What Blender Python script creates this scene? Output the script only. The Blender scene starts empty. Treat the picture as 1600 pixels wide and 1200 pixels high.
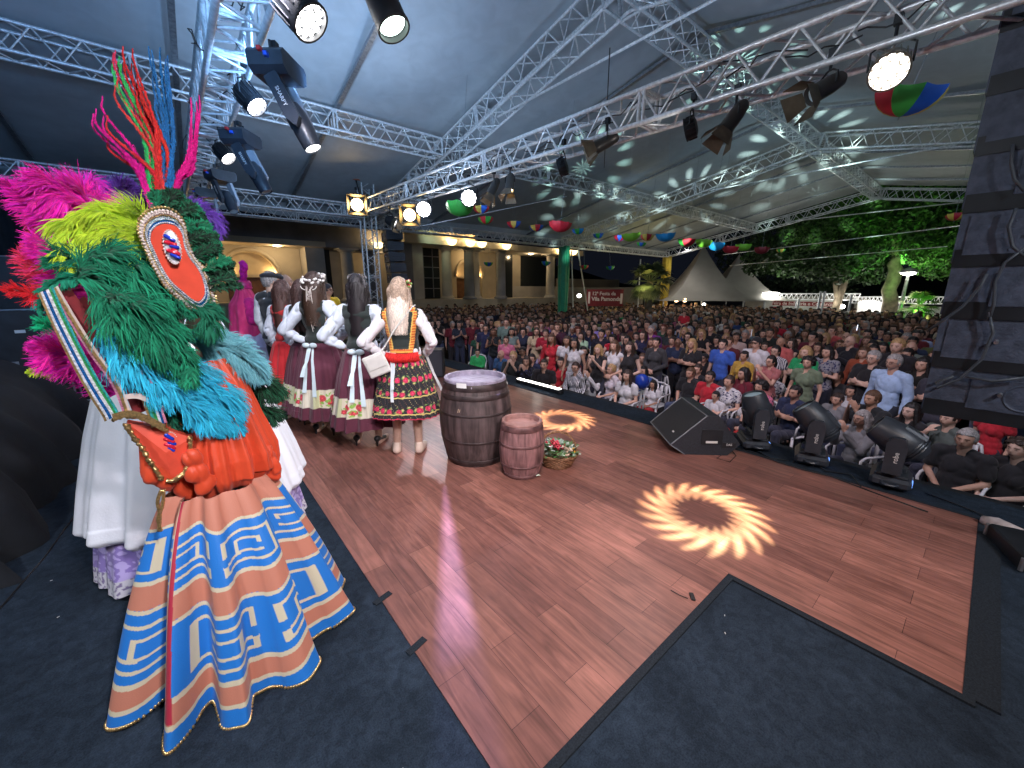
import bpy, math, random
import numpy as np
from mathutils import Vector, Matrix, noise
R=math.radians; PI=math.pi
rnd=random.Random(7); nr=np.random.RandomState(5)
sc=bpy.context.scene; COL=sc.collection
# ---------------------------------------------------------------- camera
CF=612.0; CH=1.6; PITCH=math.atan(147/CF); AZ=R(39.6)
cam=bpy.data.cameras.new('camera'); cam.sensor_width=36; cam.lens=36*CF/1600; cam.clip_end=600; cam.clip_start=0.05
co=bpy.data.objects.new('camera',cam); COL.objects.link(co); co.location=(0,0,CH)
co.rotation_euler=(PI/2-PITCH,0,-AZ); sc.camera=co
_F=np.array([math.sin(AZ)*math.cos(PITCH),math.cos(AZ)*math.cos(PITCH),-math.sin(PITCH)])
_R=np.array([math.cos(AZ),-math.sin(AZ),0.]); _U=np.cross(_R,_F)
def ray(x,y): return (x-800)*_R/CF-(y-600)*_U/CF+_F
def at(x,y,d):            # point of the photograph at horizontal distance d metres
    r=ray(x,y); return r*(d/math.hypot(r[0],r[1]))+np.array([0,0,CH])
def ontop(x,y,z=0.): r=ray(x,y); return r*((z-CH)/r[2])+np.array([0,0,CH])
# ---------------------------------------------------------------- world, view
w=bpy.data.worlds.new('World'); sc.world=w; w.use_nodes=True
nt=w.node_tree; bg=nt.nodes['Background']
sky=nt.nodes.new('ShaderNodeTexSky'); sky.sky_type='NISHITA'; sky.sun_disc=False
sky.sun_elevation=R(-4); sky.sun_rotation=R(200)
mx=nt.nodes.new('ShaderNodeMix'); mx.data_type='RGBA'; mx.inputs[0].default_value=0.9
mx.inputs[7].default_value=(0.016,0.020,0.034,1)
nt.links.new(sky.outputs[0],mx.inputs[6]); nt.links.new(mx.outputs[2],bg.inputs[0]); bg.inputs[1].default_value=0.14
sc.view_settings.view_transform='Standard'; sc.view_settings.look='None'
sc.view_settings.exposure=1.12; sc.view_settings.gamma=1.0
cy=sc.cycles
cy.max_bounces=5; cy.diffuse_bounces=3; cy.glossy_bounces=2; cy.transmission_bounces=2; cy.transparent_max_bounces=4
cy.sample_clamp_indirect=3; cy.use_denoising=True; cy.caustics_reflective=False; cy.caustics_refractive=False
# ---------------------------------------------------------------- helpers
def _n(nt,t,**k):
    n=nt.nodes.new(t)
    for a,b in k.items(): setattr(n,a,b)
    return n
def M(name,col,rough=.6,metal=0.,noise_=None,bump=None,mode=None,emit=0.,spec=None,sheen=0.):
    m=bpy.data.materials.new(name); m.use_nodes=True; t=m.node_tree; b=t.nodes['Principled BSDF']
    col=(*col[:3],1); b.inputs['Base Color'].default_value=col
    b.inputs['Roughness'].default_value=rough; b.inputs['Metallic'].default_value=metal
    if spec is not None: b.inputs['Specular IOR Level'].default_value=spec
    if sheen: b.inputs['Sheen Weight'].default_value=sheen
    src=None
    if mode=='obj':
        o=_n(t,'ShaderNodeObjectInfo'); src=o.outputs['Color']
    if mode=='col' or mode=='objcol':
        a=_n(t,'ShaderNodeAttribute'); a.attribute_name='Col'; s2=a.outputs['Color']
        if mode=='objcol':
            o=_n(t,'ShaderNodeObjectInfo'); mm=_n(t,'ShaderNodeMix',data_type='RGBA',blend_type='MULTIPLY'); mm.inputs[0].default_value=1
            t.links.new(o.outputs['Color'],mm.inputs[6]); t.links.new(s2,mm.inputs[7]); src=mm.outputs[2]
        else: src=s2
    if noise_:
        tc=_n(t,'ShaderNodeTexCoord'); nz=_n(t,'ShaderNodeTexNoise'); nz.inputs['Scale'].default_value=noise_[0]; nz.inputs['Detail'].default_value=5
        t.links.new(tc.outputs['Object'],nz.inputs['Vector'])
        mr=_n(t,'ShaderNodeMapRange'); mr.inputs[1].default_value=.3; mr.inputs[2].default_value=.7
        mr.inputs[3].default_value=1-noise_[1]; mr.inputs[4].default_value=1+noise_[1]; t.links.new(nz.outputs[0],mr.inputs[0])
        mm=_n(t,'ShaderNodeMix',data_type='RGBA',blend_type='MULTIPLY'); mm.inputs[0].default_value=1
        if src is not None: t.links.new(src,mm.inputs[6])
        else: mm.inputs[6].default_value=col
        t.links.new(mr.outputs[0],mm.inputs[7]); src=mm.outputs[2]
    if src is not None:
        t.links.new(src,b.inputs['Base Color'])
    if bump:
        tc=_n(t,'ShaderNodeTexCoord'); nz=_n(t,'ShaderNodeTexNoise'); nz.inputs['Scale'].default_value=bump[0]; nz.inputs['Detail'].default_value=4
        t.links.new(tc.outputs['Object'],nz.inputs['Vector']); bp=_n(t,'ShaderNodeBump'); bp.inputs['Strength'].default_value=bump[1]; bp.inputs['Distance'].default_value=.01
        t.links.new(nz.outputs[0],bp.inputs['Height']); t.links.new(bp.outputs[0],b.inputs['Normal'])
    if emit:
        b.inputs['Emission Color'].default_value=col; b.inputs['Emission Strength'].default_value=emit
    return m
def fix(o,parent=None,label=None,cat=None,group=None,kind=None,color=None):
    if parent is not None: o.parent=parent
    if label: o['label']=label
    if cat: o['category']=cat
    if group: o['group']=group
    if kind: o['kind']=kind
    if color is not None: o.color=(*color[:3],1)
    return o
def link(o): COL.objects.link(o); return o
def empty(name,loc=(0,0,0),rz=0.,**k):
    o=bpy.data.objects.new(name,None); link(o); o.location=loc; o.rotation_euler=(0,0,rz); o.empty_display_size=.1
    return fix(o,**k)
def mesh_data(name,V,Fq,mats=(),col=None,smooth=True,mi=None):
    me=bpy.data.meshes.new(name)
    V=np.asarray(V,dtype=np.float32)
    if isinstance(Fq,np.ndarray):
        n,k=Fq.shape; me.vertices.add(len(V)); me.vertices.foreach_set('co',V.ravel())
        me.loops.add(n*k); me.loops.foreach_set('vertex_index',Fq.astype(np.int32).ravel())
        me.polygons.add(n); me.polygons.foreach_set('loop_start',np.arange(0,n*k,k,dtype=np.int32))
        me.update(calc_edges=True)
    else: me.from_pydata([tuple(v) for v in V.tolist()],[],Fq)
    for m in mats: me.materials.append(m)
    if smooth: me.polygons.foreach_set('use_smooth',np.ones(len(me.polygons),bool))
    if mi is not None: me.polygons.foreach_set('material_index',np.asarray(mi,dtype=np.int32))
    if col is not None:
        a=me.color_attributes.new('Col','FLOAT_COLOR','POINT'); c=np.ones((len(V),4),np.float32); c[:,:3]=col; a.data.foreach_set('color',c.ravel())
    me.update(); return me
def mobj(name,me,**k):
    o=bpy.data.objects.new(name,me); link(o); return fix(o,**k)
def frame(d,up=(0,0,1)):
    d=np.asarray(d,float); d=d/np.linalg.norm(d); u=np.asarray(up,float)
    if abs(d@u)>.98: u=np.array([1.,0,0])
    x=np.cross(u,d); x/=np.linalg.norm(x); return x,np.cross(d,x),d
class MB:
    def __init__(s): s.v=[];s.f=[];s.m=[];s.c=[];s.cc=(1,1,1)
    def add(s,V,F,m=0,c=None):
        b=len(s.v); s.v.extend([tuple(map(float,p)) for p in V]); s.f.extend([tuple(i+b for i in f) for f in F]); s.m.extend([m]*len(F)); s.c.extend([c or s.cc]*len(V))
    def box(s,c,sz,rz=0,m=0,rot=None,bev=0.):
        x,y,z=[q/2 for q in sz]
        if bev:
            b=min(bev,x*.9,y*.9,z*.9); P=[];F=[]
            for (zz,k) in ((-z,b),(-z+b,0),(z-b,0),(z,b)):
                X,Y=x-k,y-k
                P+=[(-X+b*(k==0),-Y,zz),(X-b*(k==0),-Y,zz),(X,-Y+b*(k==0),zz),(X,Y-b*(k==0),zz),(X-b*(k==0),Y,zz),(-X+b*(k==0),Y,zz),(-X,Y-b*(k==0),zz),(-X,-Y+b*(k==0),zz)]
            for l in range(3):
                for i in range(8): j=(i+1)%8; F.append((l*8+i,l*8+j,l*8+8+j,l*8+8+i))
            F.append(tuple(range(7,-1,-1))); F.append(tuple(range(24,32)))
        else:
            P=[(i,j,k) for k in (-z,z) for i,j in ((-x,-y),(x,-y),(x,y),(-x,y))]
            F=[(3,2,1,0),(4,5,6,7),(0,1,5,4),(1,2,6,5),(2,3,7,6),(3,0,4,7)]
        P=np.array(P); 
        if rot is not None: P=P@np.array(rot.to_3x3()).T if isinstance(rot,Matrix) else P@np.asarray(rot).T
        ca,sa=math.cos(rz),math.sin(rz); P=np.stack([P[:,0]*ca-P[:,1]*sa,P[:,0]*sa+P[:,1]*ca,P[:,2]],1)+np.array(c)
        s.add(P,F,m); return s
    def tube(s,p0,p1,r,n=8,r1=None,m=0,cap=True):
        p0=np.array(p0,float);p1=np.array(p1,float); x,y,d=frame(p1-p0); r1=r if r1 is None else r1
        P=[];F=[]
        for p,q in ((p0,r),(p1,r1)):
            for i in range(n): a=2*PI*i/n; P.append(p+q*(math.cos(a)*x+math.sin(a)*y))
        for i in range(n): j=(i+1)%n; F.append((i,j,n+j,n+i))
        if cap: F.append(tuple(range(n-1,-1,-1))); F.append(tuple(range(n,2*n)))
        s.add(P,F,m); return s
    def pipe(s,pts,r,n=6,m=0,cap=True):
        pts=[np.array(p,float) for p in pts]; P=[];F=[]; N=len(pts); x=None
        for k,p in enumerate(pts):
            d=pts[min(k+1,N-1)]-pts[max(k-1,0)]; d=d/(np.linalg.norm(d)+1e-9)
            if x is None: x,y,_=frame(d)
            else: x=x-d*(x@d); x/=np.linalg.norm(x)+1e-9; y=np.cross(d,x)
            q=r[k] if hasattr(r,'__len__') else r
            for i in range(n): a=2*PI*i/n; P.append(p+q*(math.cos(a)*x+math.sin(a)*y))
        for k in range(N-1):
            for i in range(n): j=(i+1)%n; F.append((k*n+i,k*n+j,(k+1)*n+j,(k+1)*n+i))
        if cap: F.append(tuple(range(n-1,-1,-1))); F.append(tuple(range((N-1)*n,N*n)))
        s.add(P,F,m); return s
    def lathe(s,prof,n=32,c=(0,0,0),ax=None,m=0,cap=False):
        P=[];F=[]; c=np.array(c,float)
        if ax is None: x,y,d=np.array([1.,0,0]),np.array([0,1.,0]),np.array([0,0,1.])
        else: x,y,d=frame(ax)
        for r,z in prof:
            for i in range(n): a=2*PI*i/n; P.append(c+d*z+r*(math.cos(a)*x+math.sin(a)*y))
        for k in range(len(prof)-1):
            for i in range(n): j=(i+1)%n; F.append((k*n+i,k*n+j,(k+1)*n+j,(k+1)*n+i))
        if cap: F.append(tuple(range(n-1,-1,-1))); F.append(tuple(range((len(prof)-1)*n,len(prof)*n)))
        s.add(P,F,m); return s
    def ell(s,c,r,n=16,k=10,rot=None,m=0):
        P=[];F=[]
        for a in range(k+1):
            t=PI*a/k
            for i in range(n): q=2*PI*i/n; P.append((math.sin(t)*math.cos(q)*r[0],math.sin(t)*math.sin(q)*r[1],math.cos(t)*r[2]))
        P=np.array(P)
        if rot is not None: P=P@np.asarray(rot).T
        P=P+np.array(c)
        for a in range(k):
            for i in range(n): j=(i+1)%n; F.append((a*n+i,(a+1)*n+i,(a+1)*n+j,a*n+j))
        s.add(P,F,m); return s
    def cap(s,p0,p1,r0,r1=None,n=12,m=0):
        p0=np.array(p0,float);p1=np.array(p1,float); r1=r0 if r1 is None else r1
        if np.linalg.norm(p1-p0)<1e-6: return s.ell(p0,(r0,)*3,n)
        L=np.linalg.norm(p1-p0); prof=[(max(r0*math.sin(a),1e-5),-r0*math.cos(a)) for a in np.linspace(0,PI/2,5)]
        prof+=[(max(r1*math.cos(a),1e-5),L+r1*math.sin(a)) for a in np.linspace(0,PI/2,5)]
        return s.lathe(prof,n,p0,p1-p0,m,cap=True)
    def prism(s,pts,z0,z1,m=0,xf=None):
        n=len(pts); P=[(x,y,z0) for x,y in pts]+[(x,y,z1) for x,y in pts]
        if xf: P=[xf(p) for p in P]
        F=[tuple(range(n-1,-1,-1)),tuple(range(n,2*n))]+[(i,(i+1)%n,n+(i+1)%n,n+i) for i in range(n)]
        s.add(P,F,m); return s
    def build(s,name,mats,smooth=False,origin=None,col=False,**k):
        V=np.array(s.v)
        if origin is not None: V=V-np.array(origin)
        me=mesh_data(name,V,s.f,mats if isinstance(mats,(list,tuple)) else [mats],smooth=smooth,mi=s.m,col=np.array(s.c) if col else None)
        if smooth=='auto': pass
        o=mobj(name,me,**k)
        if origin is not None: o.location=origin
        return o
def autosmooth(o,ang=40):
    me=o.data; me.polygons.foreach_set('use_smooth',np.ones(len(me.polygons),bool)); me.set_sharp_from_angle(angle=R(ang)); return o
def spot(name,loc,target,energy,size,color=(1,1,1),blend=.6,rad=.06,parent=None,gobo=None):
    l=bpy.data.lights.new(name,'SPOT'); l.energy=energy; l.spot_size=R(size); l.spot_blend=blend; l.color=color; l.shadow_soft_size=rad
    o=bpy.data.objects.new(name,l); link(o); o.location=loc
    o.rotation_euler=(Vector(target)-Vector(loc)).to_track_quat('-Z','Y').to_euler()
    if parent is not None: o.parent=parent
    if gobo: gobo(l)
    return o
def point(name,loc,energy,color=(1,1,1),rad=.05,parent=None):
    l=bpy.data.lights.new(name,'POINT'); l.energy=energy; l.color=color; l.shadow_soft_size=rad
    o=bpy.data.objects.new(name,l); link(o); o.location=loc
    if parent is not None: o.parent=parent
    return o
# ---------------------------------------------------------------- stage and show lights (some sit at lamps of the rig, others are added fills)
WARM=(1,.72,.42); COOL=(.72,.82,1.); WHITE=(1,.93,.93)
# rear wash row, plus spots added to brighten dress, dancers and speaker stack
for i,(x,y,tx,ty,e,c) in enumerate([(.7,-1.6,1.6,3.0,260,(1,.90,.96)),(.7,0.6,2.4,1.4,120,(1,.84,.8)),(.75,-1.0,-.3,2.3,120,(.95,.95,1)),(-2.2,.4,-.3,2.8,150,(.88,.92,1)),(3.0,-2.6,4.8,-.3,120,(.8,.88,1)),(.75,1.2,1.4,4.3,170,(.95,.95,1)),(.7,-3.0,1.5,.3,130,(1,.82,.74)),
        (.7,-2.4,3.0,.2,90,(1,.86,.8)),(.7,3.2,1.6,5.4,130,(.92,.88,1))]):
    spot('back_wash_fill_light',(x,y,3.5),(tx,ty,.4),e,75,c,1.,.12)
for i,(y,tx,ty,e,c) in enumerate([(2.4,1.2,2.4,60,WHITE),(5.6,1.5,4.4,120,(.92,.85,1)),(8.5,.9,4.6,140,(.95,.88,1)),(.9,2.4,.9,60,(1,.88,.85)),(6.7,.0,2.6,80,COOL)]):
    spot('front_wash_light',(4.45,y,3.2),(tx,ty,.5),e,70,c,1.,.1)
# audience wash from the front truss
for y,tx,ty,e in [(.6,8.5,.5,115),(2.4,8,3.0,115),(4.3,8,5.5,110),(6.7,8.5,8.5,80),(8.6,9,11.5,70)]:
    spot('audience_light',(4.95,y,3.35),(tx,ty,-.3),e,105,(1,.84,.97),1.,.1)
for X,Y,e in [(14.8,8.7,55),(14.8,1,50),(20.5,9,45),(24.8,13,60),(24.5,3,60),(10,17.5,50),(17,20,40)]:
    spot('crowd_fill_light',(X,Y,4.2),(X+1,Y,-1),e,150,(1,.93,.9),1.,.15)  # fill spots added over the crowd, hung on no fixture
# spots added by the rear truss to brighten the front truss
for y,ty,e in ((1.2,.4,55),(3.4,2.6,50),(6.2,5.8,45),(9,9,35)): spot('truss_fill_light',(1.1,y,3.3),(4.66,ty,3.85),e,62,(.82,.9,1),.9,.1)
# roof wash
for x,y,tx,ty,tz,e,c in [(1.3,4.4,.9,6.5,5.7,120,(.24,.52,1)),(-3.5,1.5,-3,6,5.3,70,(.28,.55,1)),(5.4,-2,8,0,5.5,40,(.5,.72,1)),(1.2,7,3.5,9.5,5.3,80,(.42,.66,1)),(.1,2.5,-2,7,5.4,170,(.26,.54,1)),(-1.5,4,-4,9,5,90,(.26,.5,1)),(3.6,6,3,9,5.2,60,(.5,.7,1)),(2.4,4,4.2,7,5.7,80,(.42,.66,1)),(5.4,3,8.5,5,6,48,(.45,.68,1)),(5.4,7,8.5,9,5,44,(.45,.68,1)),(12,4,16,5,6,44,(.55,.82,.95)),(9,-1,13,1,5.5,30,(.5,.75,.95)),(12,9,16,9,5,26,(.6,.8,.95)),(5.4,0,9,-2,5,30,(.55,.74,1)),(19,5,23,5,6,30,(.65,.88,.9))]:
    spot('roof_wash_light',(x,y,3.25),(tx,ty,tz),e,150,c,1.,.2)
# ---------------------------------------------------------------- materials
def wood_floor_mat():
    m=M('wood_planks',(.2,.07,.05),.38); t=m.node_tree; b=t.nodes['Principled BSDF']; L=t.links.new
    tc=_n(t,'ShaderNodeTexCoord'); mp=_n(t,'ShaderNodeMapping'); mp.inputs['Rotation'].default_value=(0,0,PI/2); L(tc.outputs['Object'],mp.inputs[0])
    br=_n(t,'ShaderNodeTexBrick'); L(mp.outputs[0],br.inputs[0]); br.offset=.37; br.inputs['Scale'].default_value=1
    br.inputs['Brick Width'].default_value=.86; br.inputs['Row Height'].default_value=.142; br.inputs['Mortar Size'].default_value=.0012
    br.inputs['Color1'].default_value=(.335,.145,.110,1); br.inputs['Color2'].default_value=(.20,.083,.066,1); br.inputs['Mortar'].default_value=(.06,.02,.017,1); br.inputs['Mortar Smooth'].default_value=.3
    m2=_n(t,'ShaderNodeMapping'); m2.inputs['Scale'].default_value=(26,2.2,1); L(tc.outputs['Object'],m2.inputs[0])
    nz=_n(t,'ShaderNodeTexNoise'); nz.inputs['Detail'].default_value=7; nz.inputs['Scale'].default_value=1; nz.inputs['Distortion'].default_value=1.6; L(m2.outputs[0],nz.inputs[0])
    r=_n(t,'ShaderNodeMapRange'); r.inputs[1].default_value=.3; r.inputs[2].default_value=.7; r.inputs[3].default_value=.62; r.inputs[4].default_value=1.3; L(nz.outputs[0],r.inputs[0])
    n3=_n(t,'ShaderNodeTexNoise'); n3.inputs['Scale'].default_value=1.1; n3.inputs['Detail'].default_value=6; L(tc.outputs['Object'],n3.inputs[0])
    r3=_n(t,'ShaderNodeMapRange'); r3.inputs[1].default_value=.35; r3.inputs[2].default_value=.65; r3.inputs[3].default_value=.8; r3.inputs[4].default_value=1.12; L(n3.outputs[0],r3.inputs[0])
    a=_n(t,'ShaderNodeMix',data_type='RGBA',blend_type='MULTIPLY'); a.inputs[0].default_value=1; L(br.outputs[0],a.inputs[6]); L(r.outputs[0],a.inputs[7])
    a2=_n(t,'ShaderNodeMix',data_type='RGBA',blend_type='MULTIPLY'); a2.inputs[0].default_value=1; L(a.outputs[2],a2.inputs[6]); L(r3.outputs[0],a2.inputs[7])
    L(a2.outputs[2],b.inputs['Base Color'])
    r4=_n(t,'ShaderNodeMapRange'); r4.inputs[3].default_value=.28; r4.inputs[4].default_value=.55; L(n3.outputs[0],r4.inputs[0]); L(r4.outputs[0],b.inputs['Roughness'])
    bp=_n(t,'ShaderNodeBump'); bp.inputs['Strength'].default_value=.25; bp.inputs['Distance'].default_value=.004
    inv=_n(t,'ShaderNodeMath',operation='SUBTRACT'); inv.inputs[0].default_value=1; L(br.outputs['Fac'],inv.inputs[1]); L(inv.outputs[0],bp.inputs['Height']); L(bp.outputs[0],b.inputs['Normal'])
    return m
WOOD=wood_floor_mat()
CARPET=M('black_carpet',(.020,.031,.047),.95,noise_=(160,.30),bump=(400,.25),spec=.15)
CARPET2=M('dark_carpet_strip',(.020,.026,.034),.95,noise_=(150,.3),bump=(300,.2),spec=.15)
BLACK=M('black_paint',(.012,.014,.018),.5,noise_=(9,.4)); BLACKM=M('black_mesh',(.02,.024,.034),.45,noise_=(70,.3),bump=(400,.6))
CLOTHB=M('black_cloth',(.007,.009,.013),.9,noise_=(6,.3),bump=(40,.3))
ALU=M('aluminium',(.84,.86,.88),.36,.35,noise_=(25,.18)); STEEL=M('dull_steel',(.35,.37,.4),.45,.8,noise_=(20,.25))
TENT=M('tent_fabric',(.46,.50,.53),.6,noise_=(.8,.06),bump=(1.2,.25))
ASPH=M('asphalt',(.05,.05,.052),.9,noise_=(3,.3),bump=(80,.4))
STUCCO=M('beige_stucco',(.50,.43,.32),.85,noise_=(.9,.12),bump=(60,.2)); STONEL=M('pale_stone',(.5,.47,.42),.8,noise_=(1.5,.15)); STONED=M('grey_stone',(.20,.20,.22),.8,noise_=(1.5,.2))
DOORW=M('dark_door_wood',(.16,.07,.03),.5,noise_=(4,.3)); GLASSD=M('dark_window_glass',(.02,.025,.03),.15)
WHITEP=M('white_paint',(.75,.75,.74),.45,noise_=(8,.08)); NIGHTC=M('night_sky',(.002,.003,.006),1.)
CABLE=M('cable_rubber',(.012,.012,.014),.5)
EW=M('lamp_white',(1,.98,.97),emit=14.); EWARM=M('lamp_warm',(1,.66,.28),emit=7.); EWS=M('lamp_soft_white',(1,.97,.93),emit=5.)
EBOWL=M('lit_lamp_bowl',(1,.72,.30),emit=2.2)
def vary(m,scale,amt,rough=0.):
    t=m.node_tree; b=t.nodes['Principled BSDF']; s=b.inputs['Base Color'].links[0].from_socket; tc=_n(t,'ShaderNodeTexCoord'); nz=_n(t,'ShaderNodeTexNoise'); nz.inputs['Scale'].default_value=scale; nz.inputs['Detail'].default_value=8; nz.inputs['Distortion'].default_value=.8
    t.links.new(tc.outputs['Object'],nz.inputs[0]); r=_n(t,'ShaderNodeMapRange'); r.inputs[1].default_value=.35; r.inputs[2].default_value=.65; r.inputs[3].default_value=1-amt; r.inputs[4].default_value=1+amt; t.links.new(nz.outputs[0],r.inputs[0])
    k=_n(t,'ShaderNodeMix',data_type='RGBA',blend_type='MULTIPLY'); k.inputs[0].default_value=1; t.links.new(s,k.inputs[6]); t.links.new(r.outputs[0],k.inputs[7]); t.links.new(k.outputs[2],b.inputs['Base Color'])
vary(CARPET,2.3,.22); vary(CARPET,22,.22); vary(TENT,3,.06); vary(STUCCO,.5,.12); vary(WOOD,.6,.14); vary(WOOD,7,.08)
# ---------------------------------------------------------------- ground, stage
def sheet(name,pts,z,m,kind='structure',th=.002,**k):
    b=MB(); b.prism(pts,z-th,z); return b.build(name,m,kind=kind,**k)
sheet('ground',[(-150,-150),(260,-150),(260,200),(-150,200)],-1.1,ASPH,th=.2)
sheet('stage_floor',[(-7,-7),(4.62,-7),(4.62,13),(-7,13)],0.,CARPET,th=.12)
b=MB(); b.box((4.60,3,-.61),(.03,20,.96)); b.build('stage_skirt',CLOTHB,kind='structure')
sheet('wood_stage_floor',[(.58,.70),(2.2,.70),(2.2,-.20),(4.15,-.20),(4.15,10.6),(.58,10.6)],.008,WOOD,th=.005)
b=MB()
for a,c in (((.55,.665),(2.20,.70)),((2.165,-.235),(2.2,.665)),((2.2,-.30),(4.17,-.2))): b.prism([(a[0],a[1]),(c[0],a[1]),(c[0],c[1]),(a[0],c[1])],.001,.0115)
b.prism([(4.15,-.30),(4.19,-.30),(4.19,10.6),(4.15,10.6)],.001,.0112)
b.build('carpet_edging',CARPET2,label='narrow dark carpet edging tape around the corner cut-out of the wooden stage floor',cat='edging')
b=MB(); b.box((4.80,3,-.12),(.34,20,.06),bev=.01); b.build('stage_lip',CLOTHB,kind='structure')
for (x,y,rz,l) in ((.66,1.93,.5,.13),(.66,1.42,.55,.14),(.63,2.45,.3,.1)):
    c=ontop(*{1.93:(598,937),1.42:(651,1012),2.45:(612,938)}[y]); 
    if y==2.45: continue
    b=MB(); b.box((c[0],c[1],.0105),(.10,.035,.003),rz=.25)
    b.build('tape_strip',CARPET2,label='short dark tape piece on the edge of the wooden floor, '+('farther one' if y==1.93 else 'nearer one'),cat='tape')
b=MB(); c=ontop(1080,937); b.pipe([ontop(1048,922,.012),ontop(1062,930,.02),ontop(1075,935,.013)],.002,5); b.box((c[0]+.01,c[1],.014),(.05,.02,.008),rz=.7)
b.build('cable_end',CABLE,label='tiny loose cable end lying by the corner of the dark carpet',cat='cable')
# ---------------------------------------------------------------- tent roof
EY,EZ,RY,RZ=14.6,4.30,4.3,6.28
def roofz(y): return EZ+(RZ-EZ)*(1-abs(y-RY)/(EY-RY))
V=[];F=[]; xs=np.linspace(-9.5,25.6,141); ys=np.concatenate([np.linspace(EY,RY,42),np.linspace(RY,2*RY-EY,42)[1:]])
for x in xs:
    u=((x+4.5)%5.)/5.; s=math.sin(PI*u)
    for y in ys:
        e=min(1,abs(y-RY)/1.2); V.append((x,y,roofz(y)-.10*s*e*(.6+.4*math.sin(y*.8))-.03*math.sin(y*2.1+x*.9)*s))
n=len(ys)
for i in range(len(xs)-1):
    for j in range(n-1): F.append((i*n+j,i*n+j+1,(i+1)*n+j+1,(i+1)*n+j))
tent=empty('event_tent',(8,4.3,-1.1),label='large white ridge tent roof over the stage and the crowd',cat='tent')
def rel(o,p): o.parent=p; o.matrix_parent_inverse=Matrix.Translation(-Vector(p.location)); return o
rel(mobj('roof_fabric',mesh_data('roof_fabric',V,np.array(F),[TENT])),tent)
for y in (EY,):
    V=[];F=[]
    for i,x in enumerate(np.linspace(-9.5,25.6,240)):
        V+=[(x,y,EZ),(x,y+.05+.02*math.sin(i*1.3),EZ-.22),(x,y+.04+.03*math.sin(i*1.3+.5),EZ-.42-.04*abs(math.sin(i*.5)))]
        if i: F+=[(3*i-3,3*i-2,3*i+1,3*i),(3*i-2,3*i-1,3*i+2,3*i+1)]
    rel(mobj('valance',mesh_data('valance',V,F,[TENT])),tent)
b=MB()
SEAMS=[-7,-2,.5,3.,8.,13,18,20.5,23]
for x in SEAMS:
    for y0,y1 in ((EY,RY),(RY,2*RY-EY)): b.box((x,(y0+y1)/2,roofz((y0+y1)/2)-.17),(.08,math.hypot(y1-y0,RZ-EZ),.06),rot=Matrix.Rotation(math.atan2(RZ-EZ,y1-y0) if y1>y0 else -math.atan2(RZ-EZ,y0-y1) if y0>RY+1 else math.atan2(RZ-EZ,y0-y1),3,'X'))
rel(b.build('roof_beam',STEEL),tent)
# ---------------------------------------------------------------- trusses
def truss(name,p0,p1,size,up=(0,0,1),bay=.5,rc=.024,rb=.011,label='',group=None,m=ALU,zig=True):
    p0=np.array(p0,float);p1=np.array(p1,float); x,y,d=frame(p1-p0,up); L=np.linalg.norm(p1-p0); h=size/2
    t=empty(name,p0,label=label,cat='truss',group=group)
    C=[p0+h*(a*x+c*y) for a,c in ((-1,-1),(1,-1),(1,1),(-1,1))]
    for q in C:
        b=MB(); b.tube(q,q+d*L,rc,10); o=b.build('chord',m,origin=p0,smooth=False,parent=t); autosmooth(o); o.location=(0,0,0)
    n=max(2,int(round(L/bay))); b=MB()
    for f in range(4):
        A,B=C[f],C[(f+1)%4]
        for k in range(n):
            q0=A+d*L*k/n; q1=B+d*L*(k+.5)/n; q2=A+d*L*(k+1)/n
            b.tube(q0,q1,rb,6,cap=False); b.tube(q1,q2,rb,6,cap=False)
        for s in (0,1): b.tube(A+d*L*s,B+d*L*s,rc*.9,8,cap=False)
        k=6
        while k<n: b.tube(A+d*L*k/n,B+d*L*k/n,rb*1.6,8,cap=False); b.tube(A+d*(L*k/n+.06),B+d*(L*k/n+.06),rb*1.6,8,cap=False); k+=6
    o=b.build('lattice',m,origin=p0,smooth=True,parent=t); o.location=(0,0,0)
    return t
truss('lighting_truss',(4.66,12.5,3.97),(4.66,-3.2,3.50),.35,bay=.52,rc=.028,rb=.013,label='long aluminium front lighting truss hung with spotlights above the stage edge')
truss('lighting_truss',(.60,12.3,3.82),(.76,-2.2,3.84),.33,bay=.42,rc=.028,rb=.013,label='aluminium rear lighting truss carrying moving heads above the feathered costume')
truss('lighting_truss',(-5,12.5,3.82),(4.5,12.5,3.85),.33,bay=.5,label='aluminium side truss crossing at the far end of the stage to the corner tower')
truss('tower_truss',(4.80,12.75,-1.1),(4.80,12.75,5.05),.36,up=(0,1,0),bay=.5,label='upright aluminium corner tower with a chain hoist beside the far speaker stack')
b=MB(); b.box((4.8,12.75,5.12),(.75,.45,.09)); b.tube((4.45,12.5,5.0),(4.45,12.5,4.7),.12,12,m=1); b.tube((4.45,12.5,4.7),(4.5,12.4,4.2),.02,6)
b.build('chain_hoist',[BLACK,M('orange_hoist',(.5,.14,.06),.5)],label='black top frame with orange hoist on the corner tower',cat='hoist')
LE,LR=3.93,5.84
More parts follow.
